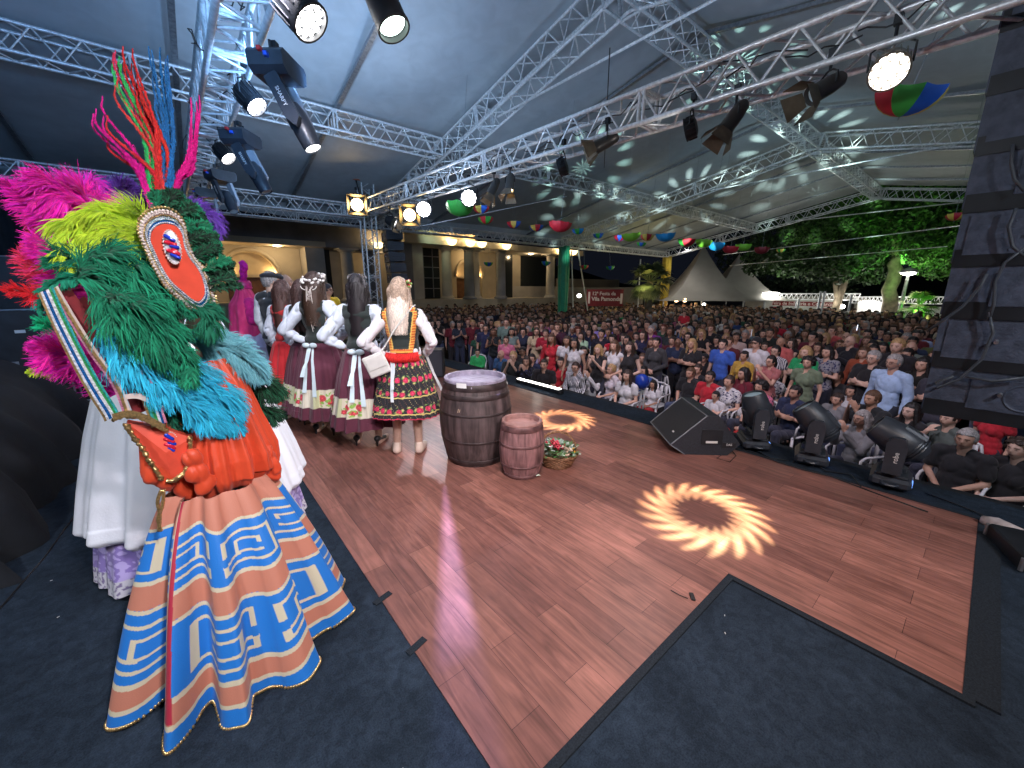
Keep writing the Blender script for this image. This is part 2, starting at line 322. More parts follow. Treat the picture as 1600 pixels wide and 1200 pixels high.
def rafter(X,lab):
    y0,y1=14.4,4.3
    truss('roof_rafter',(X,y0,LE),(X,y1+.2,LR),.42,bay=.55,rc=.026,rb=.013,label=f'sloping rafter truss of the {lab} tent frame, building side')
    truss('roof_rafter',(X,y1-.2,LR),(X,-5.8,LE),.42,bay=.55,rc=.026,rb=.013,label=f'sloping rafter truss of the {lab} tent frame, right hand side')
    b=MB(); b.tube((X,7.3,5.1),(X,1.3,5.1),.022,8); b.box((X,4.3,LR-.02),(.46,.5,.44)) if 0 else None
    for s in (-1,1):
        for q in (-.2,.2): b.tube((X+q,4.3+s*.22,LR-.2),(X+q,4.3,LR-.16),.024,8); b.tube((X+q,4.3+s*.22,LR+.2),(X+q,4.3,LR+.24),.024,8)
    b.build('tie_bar',ALU,label=f'thin steel tie bar and ridge joint of the {lab} tent frame',cat='tie bar')
rafter(5.65,'nearest'); rafter(15.35,'middle'); rafter(25.3,'farthest'); 
for nm,Y,Z,lab in (('roof_purlin',9.35,4.95,'mid-slope purlin truss on the building side'),('roof_purlin',-.75,4.95,'mid-slope purlin truss on the right hand side')):
    for x0,x1,w in ((-6,5.4,'over the stage'),(5.9,15.1,'between the nearest and middle frames'),(15.6,25.1,'between the middle and farthest frames')):
        truss(nm,(x0,Y,Z),(x1,Y,Z),.36,bay=.5,rc=.024,rb=.011,label=lab+' '+w)
for x0,x1,w in ((5.9,15.1,'nearer'),(15.6,25.1,'farther')): truss('ridge_truss',(x0,4.3,5.82),(x1,4.3,5.82),.36,bay=.5,rc=.024,rb=.011,label=f'ridge truss under the tent peak, {w} bay')
for x0,x1,w in ((-5,5.4,'beside the stage'),(5.9,15.1,'in the nearer bay'),(15.6,25.1,'in the farther bay')): truss('eave_truss',(x0,14.4,3.86),(x1,14.4,3.86),.3,bay=.45,label='eave truss along the building side '+w)
# draped columns
def drape(X,Y,col,lab,r=.26,ztop=3.75):
    m=M(lab.split()[0]+'_drape',col,.5,noise_=(5,.2),sheen=.3); P=[];F=[];N=64
    zs=np.linspace(-1.1,ztop,12)
    for k,z in enumerate(zs):
        for i in range(N):
            a=2*PI*i/N; q=r*(1-.10*math.sin(k*.55))+.02*math.sin(9*a+k*.2); P.append((X+q*math.cos(a),Y+q*math.sin(a),z))
    for k in range(len(zs)-1):
        for i in range(N): j=(i+1)%N; F.append((k*N+i,k*N+j,(k+1)*N+j,(k+1)*N+i))
    mobj('draped_column',mesh_data('draped_column',P,F,[m]),label=lab,cat='column')
drape(15.35,14.4,(.01,.32,.16),'green fabric wrapped tent column rising from the crowd')
drape(25.3,14.4,(.50,.36,.02),'yellow fabric wrapped tent column rising from the crowd')
for (x0,y0),(x1,y1),d,l in (((893,392),(897,470),22,'white pole just right of the green column'),((903,390),(921,468),24,'slanting white pole right of the green column'),((1001,405),(997,480),25,'upright white pole in front of the palm')):
    a,c=at(x0,y0,d),at(x1,y1,d); b=MB(); b.tube(c-(0,0,1.),a,.035,8); b.build('tent_pole',WHITEP,label=l,cat='pole')
# ---------------------------------------------------------------- wires
def wire(a,c,da,dc,lab,sag=0.,r=.008,m=ALU):
    p,q=at(*a,da),at(*c,dc); b=MB(); b.pipe([p+(q-p)*t-np.array([0,0,4*sag*t*(1-t)]) for t in np.linspace(0,1,9)],r,5); b.build('steel_wire',m,label=lab,cat='wire')
wire((640,357),(885,307),13,14,'steel wire rising toward the middle purlin above the green umbrella',r=.014)
wire((1060,283),(1215,258),13,11,'thin wire under the middle frame',r=.01)
wire((1130,398),(1500,353),24,14,'upper thin wire stretched across the trees',r=.012); wire((1140,415),(1480,385),24,15,'lower thin wire stretched across the trees',r=.009)
wire((953,75),(944,262),6,9,'dark cable hanging from the nearest ridge joint',r=.008,m=CABLE)
# ---------------------------------------------------------------- building
BY=24.0
def wall(pr_,x0,x1,z0,z1,y0,y1,name,m,**k): b=MB(); b.box(((x0+x1)/2,(y0+y1)/2,(z0+z1)/2),(x1-x0,y1-y0,z1-z0)); return b.build(name,m,parent=pr_,**k)
bl=empty('portico_building',(0,0,0),label='beige classical building with arches, columns and warm uplights behind the crowd',cat='building')
wall(bl,-12,23.3,-1.1,1.0,BY-1.2,BY+3,'plinth',STUCCO)
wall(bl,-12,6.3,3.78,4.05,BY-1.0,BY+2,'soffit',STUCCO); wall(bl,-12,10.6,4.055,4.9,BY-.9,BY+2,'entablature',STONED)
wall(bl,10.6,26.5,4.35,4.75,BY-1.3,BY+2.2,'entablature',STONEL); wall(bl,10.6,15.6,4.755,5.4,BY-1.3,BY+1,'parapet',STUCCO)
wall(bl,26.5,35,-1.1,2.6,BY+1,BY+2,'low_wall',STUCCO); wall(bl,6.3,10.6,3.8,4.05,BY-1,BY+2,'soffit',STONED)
def arch_wall(x0,x1,cx,ra,zs,z0,z1,y,dz,label=None):
    # wall with an arched opening
    P=[];F=[];N=20; out=[]
    top=[(cx+ra*math.cos(PI*i/N),zs+ra*math.sin(PI*i/N)) for i in range(N+1)]
    b=MB()
    def q(a,c,d,e): b.add([(a[0],y,a[1]),(c[0],y,c[1]),(d[0],y,d[1]),(e[0],y,e[1])],[(0,1,2,3)])
    q((x0,z0),(cx-ra,z0),(cx-ra,zs),(x0,zs)); q((cx+ra,z0),(x1,z0),(x1,zs),(cx+ra,zs))
    for i in range(N):
        a,c=top[i],top[i+1]; ea=x0+(x1-x0)*(1-i/N); ec=x0+(x1-x0)*(1-(i+1)/N)
        q(a,(ea,z1),(ec,z1),c)
    q((x1,zs),(x1,z1),(x1,z1),top[0]); q((x0,zs),top[-1],(x0,z1),(x0,z1))
    pr_=[(cx-ra,z0),*reversed(top),(cx+ra,z0)]
    for i in range(len(pr_)-1):
        a,c=pr_[i],pr_[i+1]; b.add([(a[0],y,a[1]),(c[0],y,c[1]),(c[0],y+.5,c[1]),(a[0],y+.5,a[1])],[(0,1,2,3)])
    b.build('wall',STUCCO,parent=bl)
    b=MB(); 
    for r_,w_ in ((ra+.12,.10),):
        b.pipe([(cx+r_*math.cos(PI*i/N),y-.05,zs+r_*math.sin(PI*i/N)) for i in range(N+1)],w_,8)
    f=b.build('arch_moulding',STUCCO,parent=bl,smooth=True)
    b=MB(); b.box((cx,y+.6,(z0+z1)/2),(2*ra+.6,.1,z1-z0)); b.build('arch_niche',STUCCO,parent=bl)
    b=MB(); b.box((cx,y+.3,zs-.05),(2*ra,.25,.12)); b.build('transom',STUCCO,parent=bl)
    b=MB(); b.box((cx,y+.42,(z0+zs)/2-.05),(2*ra-.1,.08,zs-z0-.02),m=0)
    for s in (-1,1):
        for zz in (.32,.72): b.box((cx+s*ra*.48,y+.37,z0+(zs-z0)*zz),(ra*.7,.03,(zs-z0)*.33),m=0)
    b.build('door',DOORW,parent=bl)
    for s in (-1,1):
        point('arch_uplight',(cx+s*(ra-.12),y+.35,zs+.15),9,(1,.62,.25),.05)
        b=MB(); b.box((cx+s*(ra-.12),y+.4,zs+.06),(.1,.1,.06)); b.build('uplight',EWARM,parent=bl)
arch_wall(-.2,5.4,3.05,1.15,2.35,1.0,3.78,BY+.8,0)
arch_wall(14.2,19.6,16.9,1.15,2.55,1.0,4.35,BY+1.4,0)
wall(bl,-12,-.2,1,3.78,BY+.8,BY+1,'wall',STUCCO); wall(bl,5.42,6.35,1.0,3.78,BY-.4,BY+.9,'pilaster',STONEL); wall(bl,6.35,6.9,1,3.8,BY+.6,BY+1,'gap_shade_strip',GLASSD)  # dark strip beside the pilaster paints in the shaded gap
wall(bl,6.9,12.2,1,4.35,BY+1.4,BY+1.6,'wall',STUCCO)
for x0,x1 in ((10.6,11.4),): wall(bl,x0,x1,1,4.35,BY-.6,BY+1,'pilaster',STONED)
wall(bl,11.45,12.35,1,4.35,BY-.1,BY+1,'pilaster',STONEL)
w_=wall(bl,12.4,14.15,1,4.35,BY+1.0,BY+1.2,'window',GLASSD)
b=MB()
for z in (1.7,2.4,3.1,3.8): b.box((13.25,BY+.96,z),(1.7,.05,.05))
for x in (12.9,13.6): b.box((x,BY+.955,2.7),(.05,.05,3.2))
b.build('glazing_bars',STONED,parent=w_)
wall(bl,19.6,20.9,1,4.35,BY+1.2,BY+1.4,'window',GLASSD); wall(bl,20.9,26.4,-1.1,1.9,BY+1.5,BY+1.7,'wall',STONEL); wall(bl,20.9,22,1.9,4.35,BY+1.5,BY+1.75,'wall',STUCCO); wall(bl,22,26.4,1.9,4.35,BY+1.7,BY+1.8,'window',GLASSD)
def column(x,y,z0,z1,r,m):
    b=MB(); b.lathe([(r*1.35,z0),(r*1.35,z0+.1),(r*1.15,z0+.16),(r,z0+.24),(r*.98,z0+.6),(r*.86,z1-.3),(r*.95,z1-.26),(r*.9,z1-.2),(r*1.25,z1-.12),(r*1.25,z1-.08)],24,(x,y,0),cap=True); b.box((x,y,z1-.04),(r*2.9,r*2.9,.08))
    o=b.build('column',m,parent=bl); autosmooth(o,30)
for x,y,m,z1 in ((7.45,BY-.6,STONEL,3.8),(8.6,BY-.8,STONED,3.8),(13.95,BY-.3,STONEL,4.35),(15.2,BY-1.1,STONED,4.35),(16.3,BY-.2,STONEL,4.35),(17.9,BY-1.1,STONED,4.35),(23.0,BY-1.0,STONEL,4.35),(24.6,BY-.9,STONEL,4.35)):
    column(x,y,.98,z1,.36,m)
for k,(x,z) in enumerate(((9.0,4.15),(13.6,4.6),(15.0,4.62),(15.9,4.62),(18.0,4.62),(23.4,4.6),(24.9,4.62))):
    y=BY-1.65 if x>10 else BY-1.3
    b=MB(); b.lathe([(.02,0),(.2,.06),(.3,.2),(.33,.34),(.30,.34),(.26,.2),(.02,.08)],18,(x,y,z-.3)); o=b.build('lamp_bowl',EBOWL,smooth=True,parent=bl)
    point('bowl_light',(x,y,z+.15),13,(1,.7,.35),.1)
for x,y,z in ((4.15,BY-.4,3.77),(21.6,BY-.2,4.34)):
    b=MB(); b.lathe([(.0001,-.03),(.16,-.03),(.18,0)],18,(x,y,z)); b.build('downlight',EWS,parent=bl); point('downlight_light',(x,y,z-.12),24,(1,.72,.38),.08)
point('portico_light',(1.5,BY-.3,3.0),14,(1,.68,.32),.1); point('portico_light',(9.6,BY+.2,3.4),11,(1,.68,.32),.1); point('portico_light',(16.5,BY+.4,4.0),15,(1,.7,.35),.1)
spot('parapet_light',(11.6,BY-2.6,4.9),(13.4,BY-1.2,5.1),35,130,(.75,1,.65),1.)
# black backdrop at the far stage end
V=[];F=[]
for i,x in enumerate(np.linspace(-7,.35,260)):
    yy=12.15+.05*math.sin(x*21)+.03*math.sin(x*47)
    V+=[(x,yy,-.0),(x,yy+.01,2.0),(x,12.2,3.62)]
    if i: F+=[(3*i-3,3*i,3*i+1,3*i-2),(3*i-2,3*i+1,3*i+2,3*i-1)]
mobj('black_curtain',mesh_data('black_curtain',V,F,[CLOTHB]),label='black pleated backdrop curtain closing the far left of the stage',cat='curtain')
def rack(x,y,z,sx,sy,sz,rz,lab,name='equipment_case',cat='case'):
    t=empty(name,(x,y,z),rz,label=lab,cat=cat)
    b=MB(); b.box((0,0,sz/2),(sx,sy,sz),bev=.01); b.build('case_body',BLACK,parent=t)
    b=MB()
    for sx_ in (-1,1):
        for k in (-1,1): b.tube((sx_*sx/2,k*sy/2,.01),(sx_*sx/2,k*sy/2,sz-.01),.012,6)
    for z_ in (.01,sz): b.tube((-sx/2,-sy/2,z_),(sx/2,-sy/2,z_),.012,6)
    b.build('edge_rail',STEEL,parent=t); b=MB(); b.box((0,-sy/2-.006,sz*.5),(sx*.25,.012,.05)); b.build('handle',STEEL,parent=t)
    b=MB(); b.box((sx*.2,-sy/2-.004,sz*.8),(.09,.005,.04)); b.build('sticker',WHITEP,parent=t)
rack(-1.9,8.2,0,1.1,.6,1.35,.1,'tall black equipment case far left behind the pink feathers'); rack(-.95,8.6,0,.7,.6,1.1,-.1,'lower black equipment case beside the tall one near the left stage end')
rack(-1.7,10,0,1.6,.5,2.1,0,'black rack cabinet standing in the dark at the back left'); 
# draped black mound on the left
V=[];F=[];NX,NY=70,60
for i in range(NX):
    for j in range(NY):
        x=-3.4+2.4*i/(NX-1); y=3.2+3.6*j/(NY-1); u=i/(NX-1); v=j/(NY-1)
        e=min(1,(1-u)/.22)*min(1,v/.1)*min(1,(1-v)/.1); e=e**.45
        z=.92*e+.05*noise.noise((x*2,y*1.5,0))+.02*noise.noise((x*6,y*5,3)); x+=.10*(1-e)*math.sin(y*7+noise.noise((y*2,0,1))*3)*(u>.6)
        V.append((x,y,max(z,.003) if e>0.02 else .003))
for i in range(NX-1):
    for j in range(NY-1): F.append((i*NY+j,(i+1)*NY+j,(i+1)*NY+j+1,i*NY+j+1))
mobj('draped_equipment',mesh_data('draped_equipment',V,np.array(F),[CLOTHB]),label='large black cloth thrown over equipment at the left edge of the stage',cat='cover')
b=MB(); P=[ontop(x,y,.006) for x,y in ((20,930),(0,950),(70,870),(120,800))]; b.pipe(P[::-1][:3]+[P[0],P[1]],.004,5); b.build('floor_cable',CABLE,label='thin black cable on the carpet beside the draped equipment',cat='cable')
def text(name,s,loc,rot,size,m,parent=None,ext=.002,align='CENTER',bold=0.):
    c=bpy.data.curves.new(name,'FONT'); c.body=s; c.size=size; c.extrude=ext; c.align_x=align; c.align_y='CENTER'; c.offset=bold; c.resolution_u=2
    o=bpy.data.objects.new(name+'_tmp',c); link(o); dg=bpy.context.evaluated_depsgraph_get()
    me=bpy.data.meshes.new_from_object(o.evaluated_get(dg)); bpy.data.objects.remove(o); me.name=name
    me.materials.clear(); me.materials.append(m)
    q=mobj(name,me,parent=parent); q.location=loc
    q.rotation_euler=rot; return q
# ---------------------------------------------------------------- barrels
def barrel(x,y,H,rb,rm,rt,col,lab,hoops,rz=.3,rim=(.5,.4,.4)):
    m=M('barrel_stave_wood',col,.55,noise_=(7,.35)); t=m.node_tree; bs=t.nodes['Principled BSDF']
    tc=_n(t,'ShaderNodeTexCoord'); mp=_n(t,'ShaderNodeMapping'); mp.inputs['Scale'].default_value=(26,26,2.5); t.links.new(tc.outputs['Object'],mp.inputs[0])
    nz=_n(t,'ShaderNodeTexNoise'); nz.inputs['Scale'].default_value=1.; nz.inputs['Detail'].default_value=6; nz.inputs['Distortion'].default_value=.6; t.links.new(mp.outputs[0],nz.inputs[0])
    src=bs.inputs['Base Color'].links[0].from_socket; mr=_n(t,'ShaderNodeMapRange'); mr.inputs[1].default_value=.32; mr.inputs[2].default_value=.68; mr.inputs[3].default_value=.45; mr.inputs[4].default_value=1.7; t.links.new(nz.outputs[0],mr.inputs[0])
    mm=_n(t,'ShaderNodeMix',data_type='RGBA',blend_type='MULTIPLY'); mm.inputs[0].default_value=1; t.links.new(src,mm.inputs[6]); t.links.new(mr.outputs[0],mm.inputs[7]); t.links.new(mm.outputs[2],bs.inputs['Base Color'])
    bp=_n(t,'ShaderNodeBump'); bp.inputs['Strength'].default_value=.5; bp.inputs['Distance'].default_value=.004; t.links.new(nz.outputs[0],bp.inputs['Height']); t.links.new(bp.outputs[0],bs.inputs['Normal'])
    mh=M('barrel_hoop',tuple(c*.75 for c in col),.5,.3,noise_=(14,.5)); mt=M('barrel_head_wood',rim,.5,noise_=(6,.25)); ml=M('barrel_rim_wood',tuple(c*.8 for c in rim),.6,noise_=(16,.35),bump=(30,.5))
    T=empty('wooden_barrel',(x,y,.008),rz,label=lab,cat='barrel')
    def rad(z): u=2*z/H-1; e=rt if u>0 else rb; return rm-(rm-e)*abs(u)**1.8
    P=[];F=[];NS=24;K=4;N=NS*K; zs=np.linspace(0,H,26)
    for z in zs:
        for i in range(N):
            a=2*PI*i/N; q=rad(z)*(1-(.010 if i%K==0 else 0)); P.append((q*math.cos(a),q*math.sin(a),z))
    for k in range(len(zs)-1):
        for i in range(N): j=(i+1)%N; F.append((k*N+i,k*N+j,(k+1)*N+j,(k+1)*N+i))
    o=mobj('staves',mesh_data('staves',P,F,[m]),parent=T)
    rt_=rad(H); b=MB(); b.lathe([(rt_+.004,H-.05),(rt_+.006,H+.0),(rt_,H+.008),(rt_-.022,H+.006),(rt_-.028,H-.035)],64); b.build('rim',ml,parent=T,smooth=False); autosmooth(bpy.context.scene.objects[-1] if 0 else COL.objects[-1],30)
    b=MB()
    n=7; w=2*(rt_-.028)/n
    for i in range(n):
        xc=-(rt_-.028)+w*(i+.5); hl=math.sqrt(max(.0001,(rt_-.028)**2-max(abs(xc)-w*.3,0)**2)); b.box((xc,0,H-.045),(w-.004,2*hl,.02),bev=.002)
    b.build('head',mt,parent=T)
    for z,hh in hoops:
        b=MB(); r0,r1=rad(z*H)+.0022,rad(z*H+hh)+.0022
        b.lathe([(r0-.004,z*H),(r0,z*H),(r0+.002,z*H+.003),(r1+.002,z*H+hh-.003),(r1,z*H+hh),(r1-.004,z*H+hh)],64); b.build('hoop',mh,parent=T,smooth=True)
    return T
BX,BYY=2.03,3.0
T=barrel(BX,BYY,.80,.275,.345,.285,(.056,.038,.038),'big dark purple brown wooden barrel standing on the stage',[(.02,.05),(.30,.02),(.62,.02),(.80,.045),(.90,.06)],rim=(.34,.30,.40))
b=MB(); ang=math.atan2(-BYY,-BX)-.42-.3
for i in range(7):
    a=ang-.16+.32*i/6
    b.add([((.298+q)*math.cos(a),(.298+q)*math.sin(a),z) for q,z in ((.002,.755),(.004,.80))],[],0)
    if i: k=2*i; b.f.append((k-2,k,k+1,k-1)); b.m.append(0)
b.build('tape_patch',WHITEP,parent=T)
b=MB()
for dx,dz,h_ in ((0,0,.035),(.014,.003,.028)):
    a=ang-.05+dx/.34; r_=.351; b.tube((r_*math.cos(a),r_*math.sin(a),.545+dz),(r_*math.cos(a+.025),r_*math.sin(a+.025),.545+dz+h_),.003,5)
b.build('scratch_mark',M('bare_wood_mark',(.55,.40,.28),.7),parent=T)
barrel(2.13,2.44,.495,.155,.20,.172,(.19,.095,.095),'small reddish brown wooden barrel in front of the big one',[(.015,.03),(.22,.02),(.60,.02),(.87,.05)],rz=1.,rim=(.36,.19,.17))
# ---------------------------------------------------------------- basket of grapes and leaves
gx,gy=2.50,2.36
T=empty('wicker_basket',(gx,gy,.008),-.69,label='round wicker basket with a hoop handle filled with leaves, grapes and flowers',cat='basket')
WIC=M('wicker',(.24,.12,.06),.6,noise_=(40,.4))
b=MB(); N=44
for k,z in enumerate(np.linspace(.008,.115,9)):
    r_=.125+.055*(z/.115)**.8; b.pipe([((r_+.006*(1 if (i+k)%2 else -1))*math.cos(2*PI*i/N),(r_+.006*(1 if (i+k)%2 else -1))*math.sin(2*PI*i/N),z) for i in range(N+1)],.0075,6)
b.lathe([(.001,.006),(.12,.006)],24); b.build('woven_wall',WIC,parent=T,smooth=True)
b=MB()
for s in range(2): b.pipe([((.187+.008*math.cos(i*.9+s*PI))*math.cos(2*PI*i/60),(.187+.008*math.cos(i*.9+s*PI))*math.sin(2*PI*i/60),.125+.008*math.sin(i*.9+s*PI)) for i in range(61)],.009,6)
b.build('braided_rim',WIC,parent=T,smooth=True)
b=MB()
for s in range(2): b.pipe([(.18*math.cos(PI*i/40)*1.0,.008*math.cos(i+s*PI),.12+.20*math.sin(PI*i/40)+.008*math.sin(i+s*PI)) for i in range(41)],.008,6)
b.build('handle',WIC,parent=T,smooth=True)
GL=M('ivy_leaf',(.09,.20,.07),.5,noise_=(18,.5),mode='col')
def leaf(b,c,d,n_,L,W,col,lob=True):
    x,y,z=frame(d,n_); c=np.array(c,float)
    pr=[(0,0),(.12,.30),(.02,.52),(.38,.36),(.52,.62) if lob else (.45,.42),(.68,.26),(1,0)]
    pts=[(u,v) for u,v in pr]+[(u,-v) for u,v in pr[-2:0:-1]]
    P=[c+z*u*L+x*v*W+y*(.10*L*math.sin(u*3)-.25*abs(v)*W) for u,v in pts]; ctr=c+z*.45*L+y*.06*L
    P.append(ctr); n=len(P)-1; b.add(P,[(i,(i+1)%n,n) for i in range(n)],0,col)
b=MB(); lr=random.Random(3)
for i in range(190):
    a=lr.random()*2*PI; r_=.19*math.sqrt(lr.random()); z=.12+.07*(1-r_/.2)+lr.random()*.03
    g=lr.choice([(.05,.15,.04),(.10,.24,.07),(.16,.30,.12),(.35,.45,.36),(.45,.52,.46),(.06,.10,.06)])
    leaf(b,(r_*math.cos(a),r_*math.sin(a),z),(math.cos(a)+lr.gauss(0,.5),math.sin(a)+lr.gauss(0,.5),lr.uniform(-.3,.9)),(0,0,1),lr.uniform(.04,.075),lr.uniform(.03,.05),g)
b.build('foliage',GL,parent=T,col=True)
b=MB()
for i in range(46):
    c=np.array((-.02+lr.gauss(0,.028),-.05+lr.gauss(0,.028),.205+lr.gauss(0,.02))); b.ell(c,(.0125,)*3,10,7)
b.build('red_grapes',M('red_grapes',(.55,.05,.08),.25),parent=T,smooth=True)
b=MB()
for i in range(40):
    c=np.array((.07+lr.gauss(0,.02),-.10+lr.gauss(0,.02),.165+lr.gauss(0,.02))); b.ell(c,(.011,)*3,10,7)
b.build('pale_grapes',M('pale_grapes',(.62,.45,.34),.3),parent=T,smooth=True)
for nm,cc,col in (('yellow_flower',[(.13,-.06,.17),(.15,.02,.15),(.16,-.02,.12)],(.8,.42,.05)),('white_flower',[(-.07,-.08,.2),(-.05,-.11,.17)],(.75,.72,.68))):
    for c in cc:
        b=MB()
        for k in range(8): a=k*PI/4; leaf(b,c,(math.cos(a),math.sin(a),.5),(0,0,1),.028,.022,(1,1,1),False)
        b.build(nm,M(nm,col,.6),parent=T)
b=MB(); base=[(-.16,-.10,.13),(-.20,-.14,.06),(-.205,-.15,.015),(-.22,-.20,.010),(-.215,-.25,.010)]; b.pipe(base,.003,5,0); b.cc=(.3,.4,.2)
for i,c in enumerate([(-.18,-.10,.06),(-.20,-.12,.03),(-.22,-.16,.02),(-.18,-.17,.02),(-.24,-.20,.02),(-.19,-.22,.02),(-.22,-.26,.02)]):
    leaf(b,c,((-1)**i,-.7,.1),(0,0,1),.055,.045,(.48,.56,.46))
b.build('trailing_ivy',GL,parent=T,col=True)
# ---------------------------------------------------------------- floor monitor wedge
def cord(pts,lab,r=.004,d=None): b=MB(); b.pipe(pts,r,6); b.build('power_cable',CABLE,label=lab,cat='cable',smooth=True)
wl=ontop(1030,690); wc=(3.93,1.80)
T=empty('stage_monitor',(4.01,1.82,.008),R(-133),label='black wedge floor monitor speaker tilted up on the wood by the audience side',cat='speaker')
W_=.69; prof=[(-.30,0.0),(.16,0),(.30,.12),(.14,.40),(-.30,.12)]
prof=[(-.19,0),(.22,0),(.33,.12),(.10,.40),(-.02,.405),(-.34,.10)]
b=MB(); b.prism([(a,c) for a,c in prof],-W_/2,W_/2,xf=lambda p:(p[2],p[0],p[1])); o=b.build('cabinet',BLACKM,parent=T)
b=MB(); p0,p1=np.array(prof[5]),np.array(prof[4]); d=(p1-p0); nn=np.array((-d[1],d[0]))/np.linalg.norm(d)
q=[p0+d*.06+nn*.004,p0+d*.94+nn*.004]; 
b.add([(s*W_*.47,*c) for s in (-1,1) for c in q],[(0,1,3,2)]); b.build('grille',M('speaker_grille',(.03,.034,.042),.6,noise_=(220,.7),bump=(500,1.)),parent=T)
b=MB()
for s in (-1,1): b.tube((s*W_/2,*p0),(s*W_/2,*p1),.006,6); b.tube((s*W_/2,*prof[0]),(s*W_/2,*p0),.005,6)
b.tube((-W_/2,*p1),(W_/2,*p1),.006,6); b.tube((-W_/2,*p0),(W_/2,*p0),.006,6); b.build('metal_edge',M('grey_edge',(.20,.22,.25),.5,.3),parent=T)
b=MB(); b.box((W_/2+.001,.05,.19),(.012,.20,.15),m=0); b.box((W_/2+.008,.05,.14),(.01,.11,.022),m=1); b.build('handle_recess',[BLACK,WHITEP],parent=T)
b=MB(); b.box((W_/2+.003,.22,.11),(.008,.13,.05)); b.build('connector_plate',M('dark_plate',(.03,.03,.035),.4,.3),parent=T)
text('badge','DAS',(W_/2+.009,.22,.115),(PI/2,0,PI/2),.03,WHITEP,parent=T)
b=MB(); c=p0+d*.25+nn*.007; b.box((.18,*c),(.03,.018,.006),rot=Matrix.Rotation(math.atan2(d[1],d[0]),3,'X')); b.build('nameplate',WHITEP,parent=T)
p=ontop(1135,700,.02); cord([p+(.0,.0,.04),ontop(1150,712,.015),ontop(1140,722,.01),ontop(1120,716,.01),ontop(1135,706,.01)],'short black cable curling out of the wedge monitor')
cord([ontop(x,y,.012) for x,y in ((1150,700),(1180,708),(1215,722),(1255,734),(1300,745),(1380,775),(1450,800))],'black power cable running past the floor moving heads along the stage edge',.006)
# ---------------------------------------------------------------- moving heads
MHB=M('moving_head_plastic',(.035,.042,.055),.38,noise_=(10,.2)); MHG=M('moving_head_grey',(.40,.42,.48),.35,noise_=(10,.15)); LENS=M('lens_glass',(.5,.65,.7),.05,spec=.8)
BLUED=M('blue_display',(.15,.35,1),emit=.8)
def moving_head(loc,rz,tilt,lab,grp,floor=True,word='robe',sc_=1.,beam=False):
    T=empty('moving_head_light',loc,rz,label=lab,cat='stage light',group=grp); T.scale=(sc_,)*3
    s=1 if floor else -1
    def Z(z): return s*z
    b=MB(); b.box((0,0,Z(.055)),(.36,.27,.09),bev=.025); b.box((0,0,Z(.11)),(.28,.22,.03),bev=.01); b.build('base',MHB if floor else MHB,parent=T)
    b=MB()
    for q in (-1,1):
        b.pipe([(q*.18+q*.05*math.sin(a),.0+.05*math.cos(a),Z(.055)) for a in np.linspace(0,PI,9)],.012,6)
    b.build('base_handle',MHB,parent=T)
    b=MB(); b.box((-.06,-.137,Z(.055)),(.07,.006,.045),m=0); b.tube((.07,-.13,Z(.055)),(.07,-.142,Z(.055)),.022,12,m=1); b.build('display',[BLUED,STEEL],parent=T)
    b=MB(); b.lathe([(.0001,0),(.09,0),(.09,.05),(.0001,.05)],20,(0,0,min(Z(.12),Z(.17)))); b.build('swivel',MHB,parent=T)
    for q in (-1,1):
        b=MB(); b.prism([(-.05,.15),(.07,.15),(.075,.42),(.04,.47),(-.035,.47),(-.06,.40)],0,.055,xf=lambda p:(q*(.155+p[2]),p[0],Z(p[1])))
        a=b.build('yoke_arm',MHB,parent=T)
        if word: text('wordmark',word,(q*.212,0,Z(.30)),(PI/2,-PI/2*1,PI/2 if q>0 else -PI/2),.05,WHITEP,parent=a,ext=.001)
    b=MB(); b.box((0,0,Z(.16)),(.40,.12,.05),bev=.02); b.build('yoke_bridge',MHB,parent=T)
    H=empty('head',(0,0,0),parent=T); H.location=(0,0,Z(.40)); H.rotation_euler=(tilt,0,0)
    b=MB(); b.lathe([(.0001,-.19),(.07,-.19),(.105,-.15),(.135,-.06),(.135,.05),(.118,.17),(.105,.20),(.092,.20),(.088,.18),(.0001,.18)],24); 
    for zz in (-.14,-.12,-.10): b.lathe([(.12,zz),(.128,zz),(.128,zz+.008),(.12,zz+.008)],24)
    b.box((0,-.11,-.03),(.13,.06,.20),bev=.02); b.box((0,.11,-.03),(.13,.06,.20),bev=.02)
    hd=b.build('head_shell',MHB,parent=H); autosmooth(hd,35)
    b=MB(); b.lathe([(.0001,.192),(.05,.19),(.086,.184)],24); b.build('lens',EWS if beam else LENS,parent=H,smooth=True)
    b=MB(); b.box((.0,-.142,-.09),(.06,.004,.04),m=0); b.build('label_plate',MHG,parent=H)
    return T
G='moving heads on the stage edge'
moving_head((4.40,1.36,.012),R(35),R(-20),'black moving head light next to the wedge monitor, its head upright',G,sc_=.95)
moving_head((4.42,.86,.012),R(15),R(-42),'middle black moving head light on the stage edge, head leaning back',G,sc_=.95)
moving_head((4.40,.30,.012),R(5),R(-60),'right hand black moving head light on the stage edge, head tipped farthest toward the crowd',G,sc_=.95)
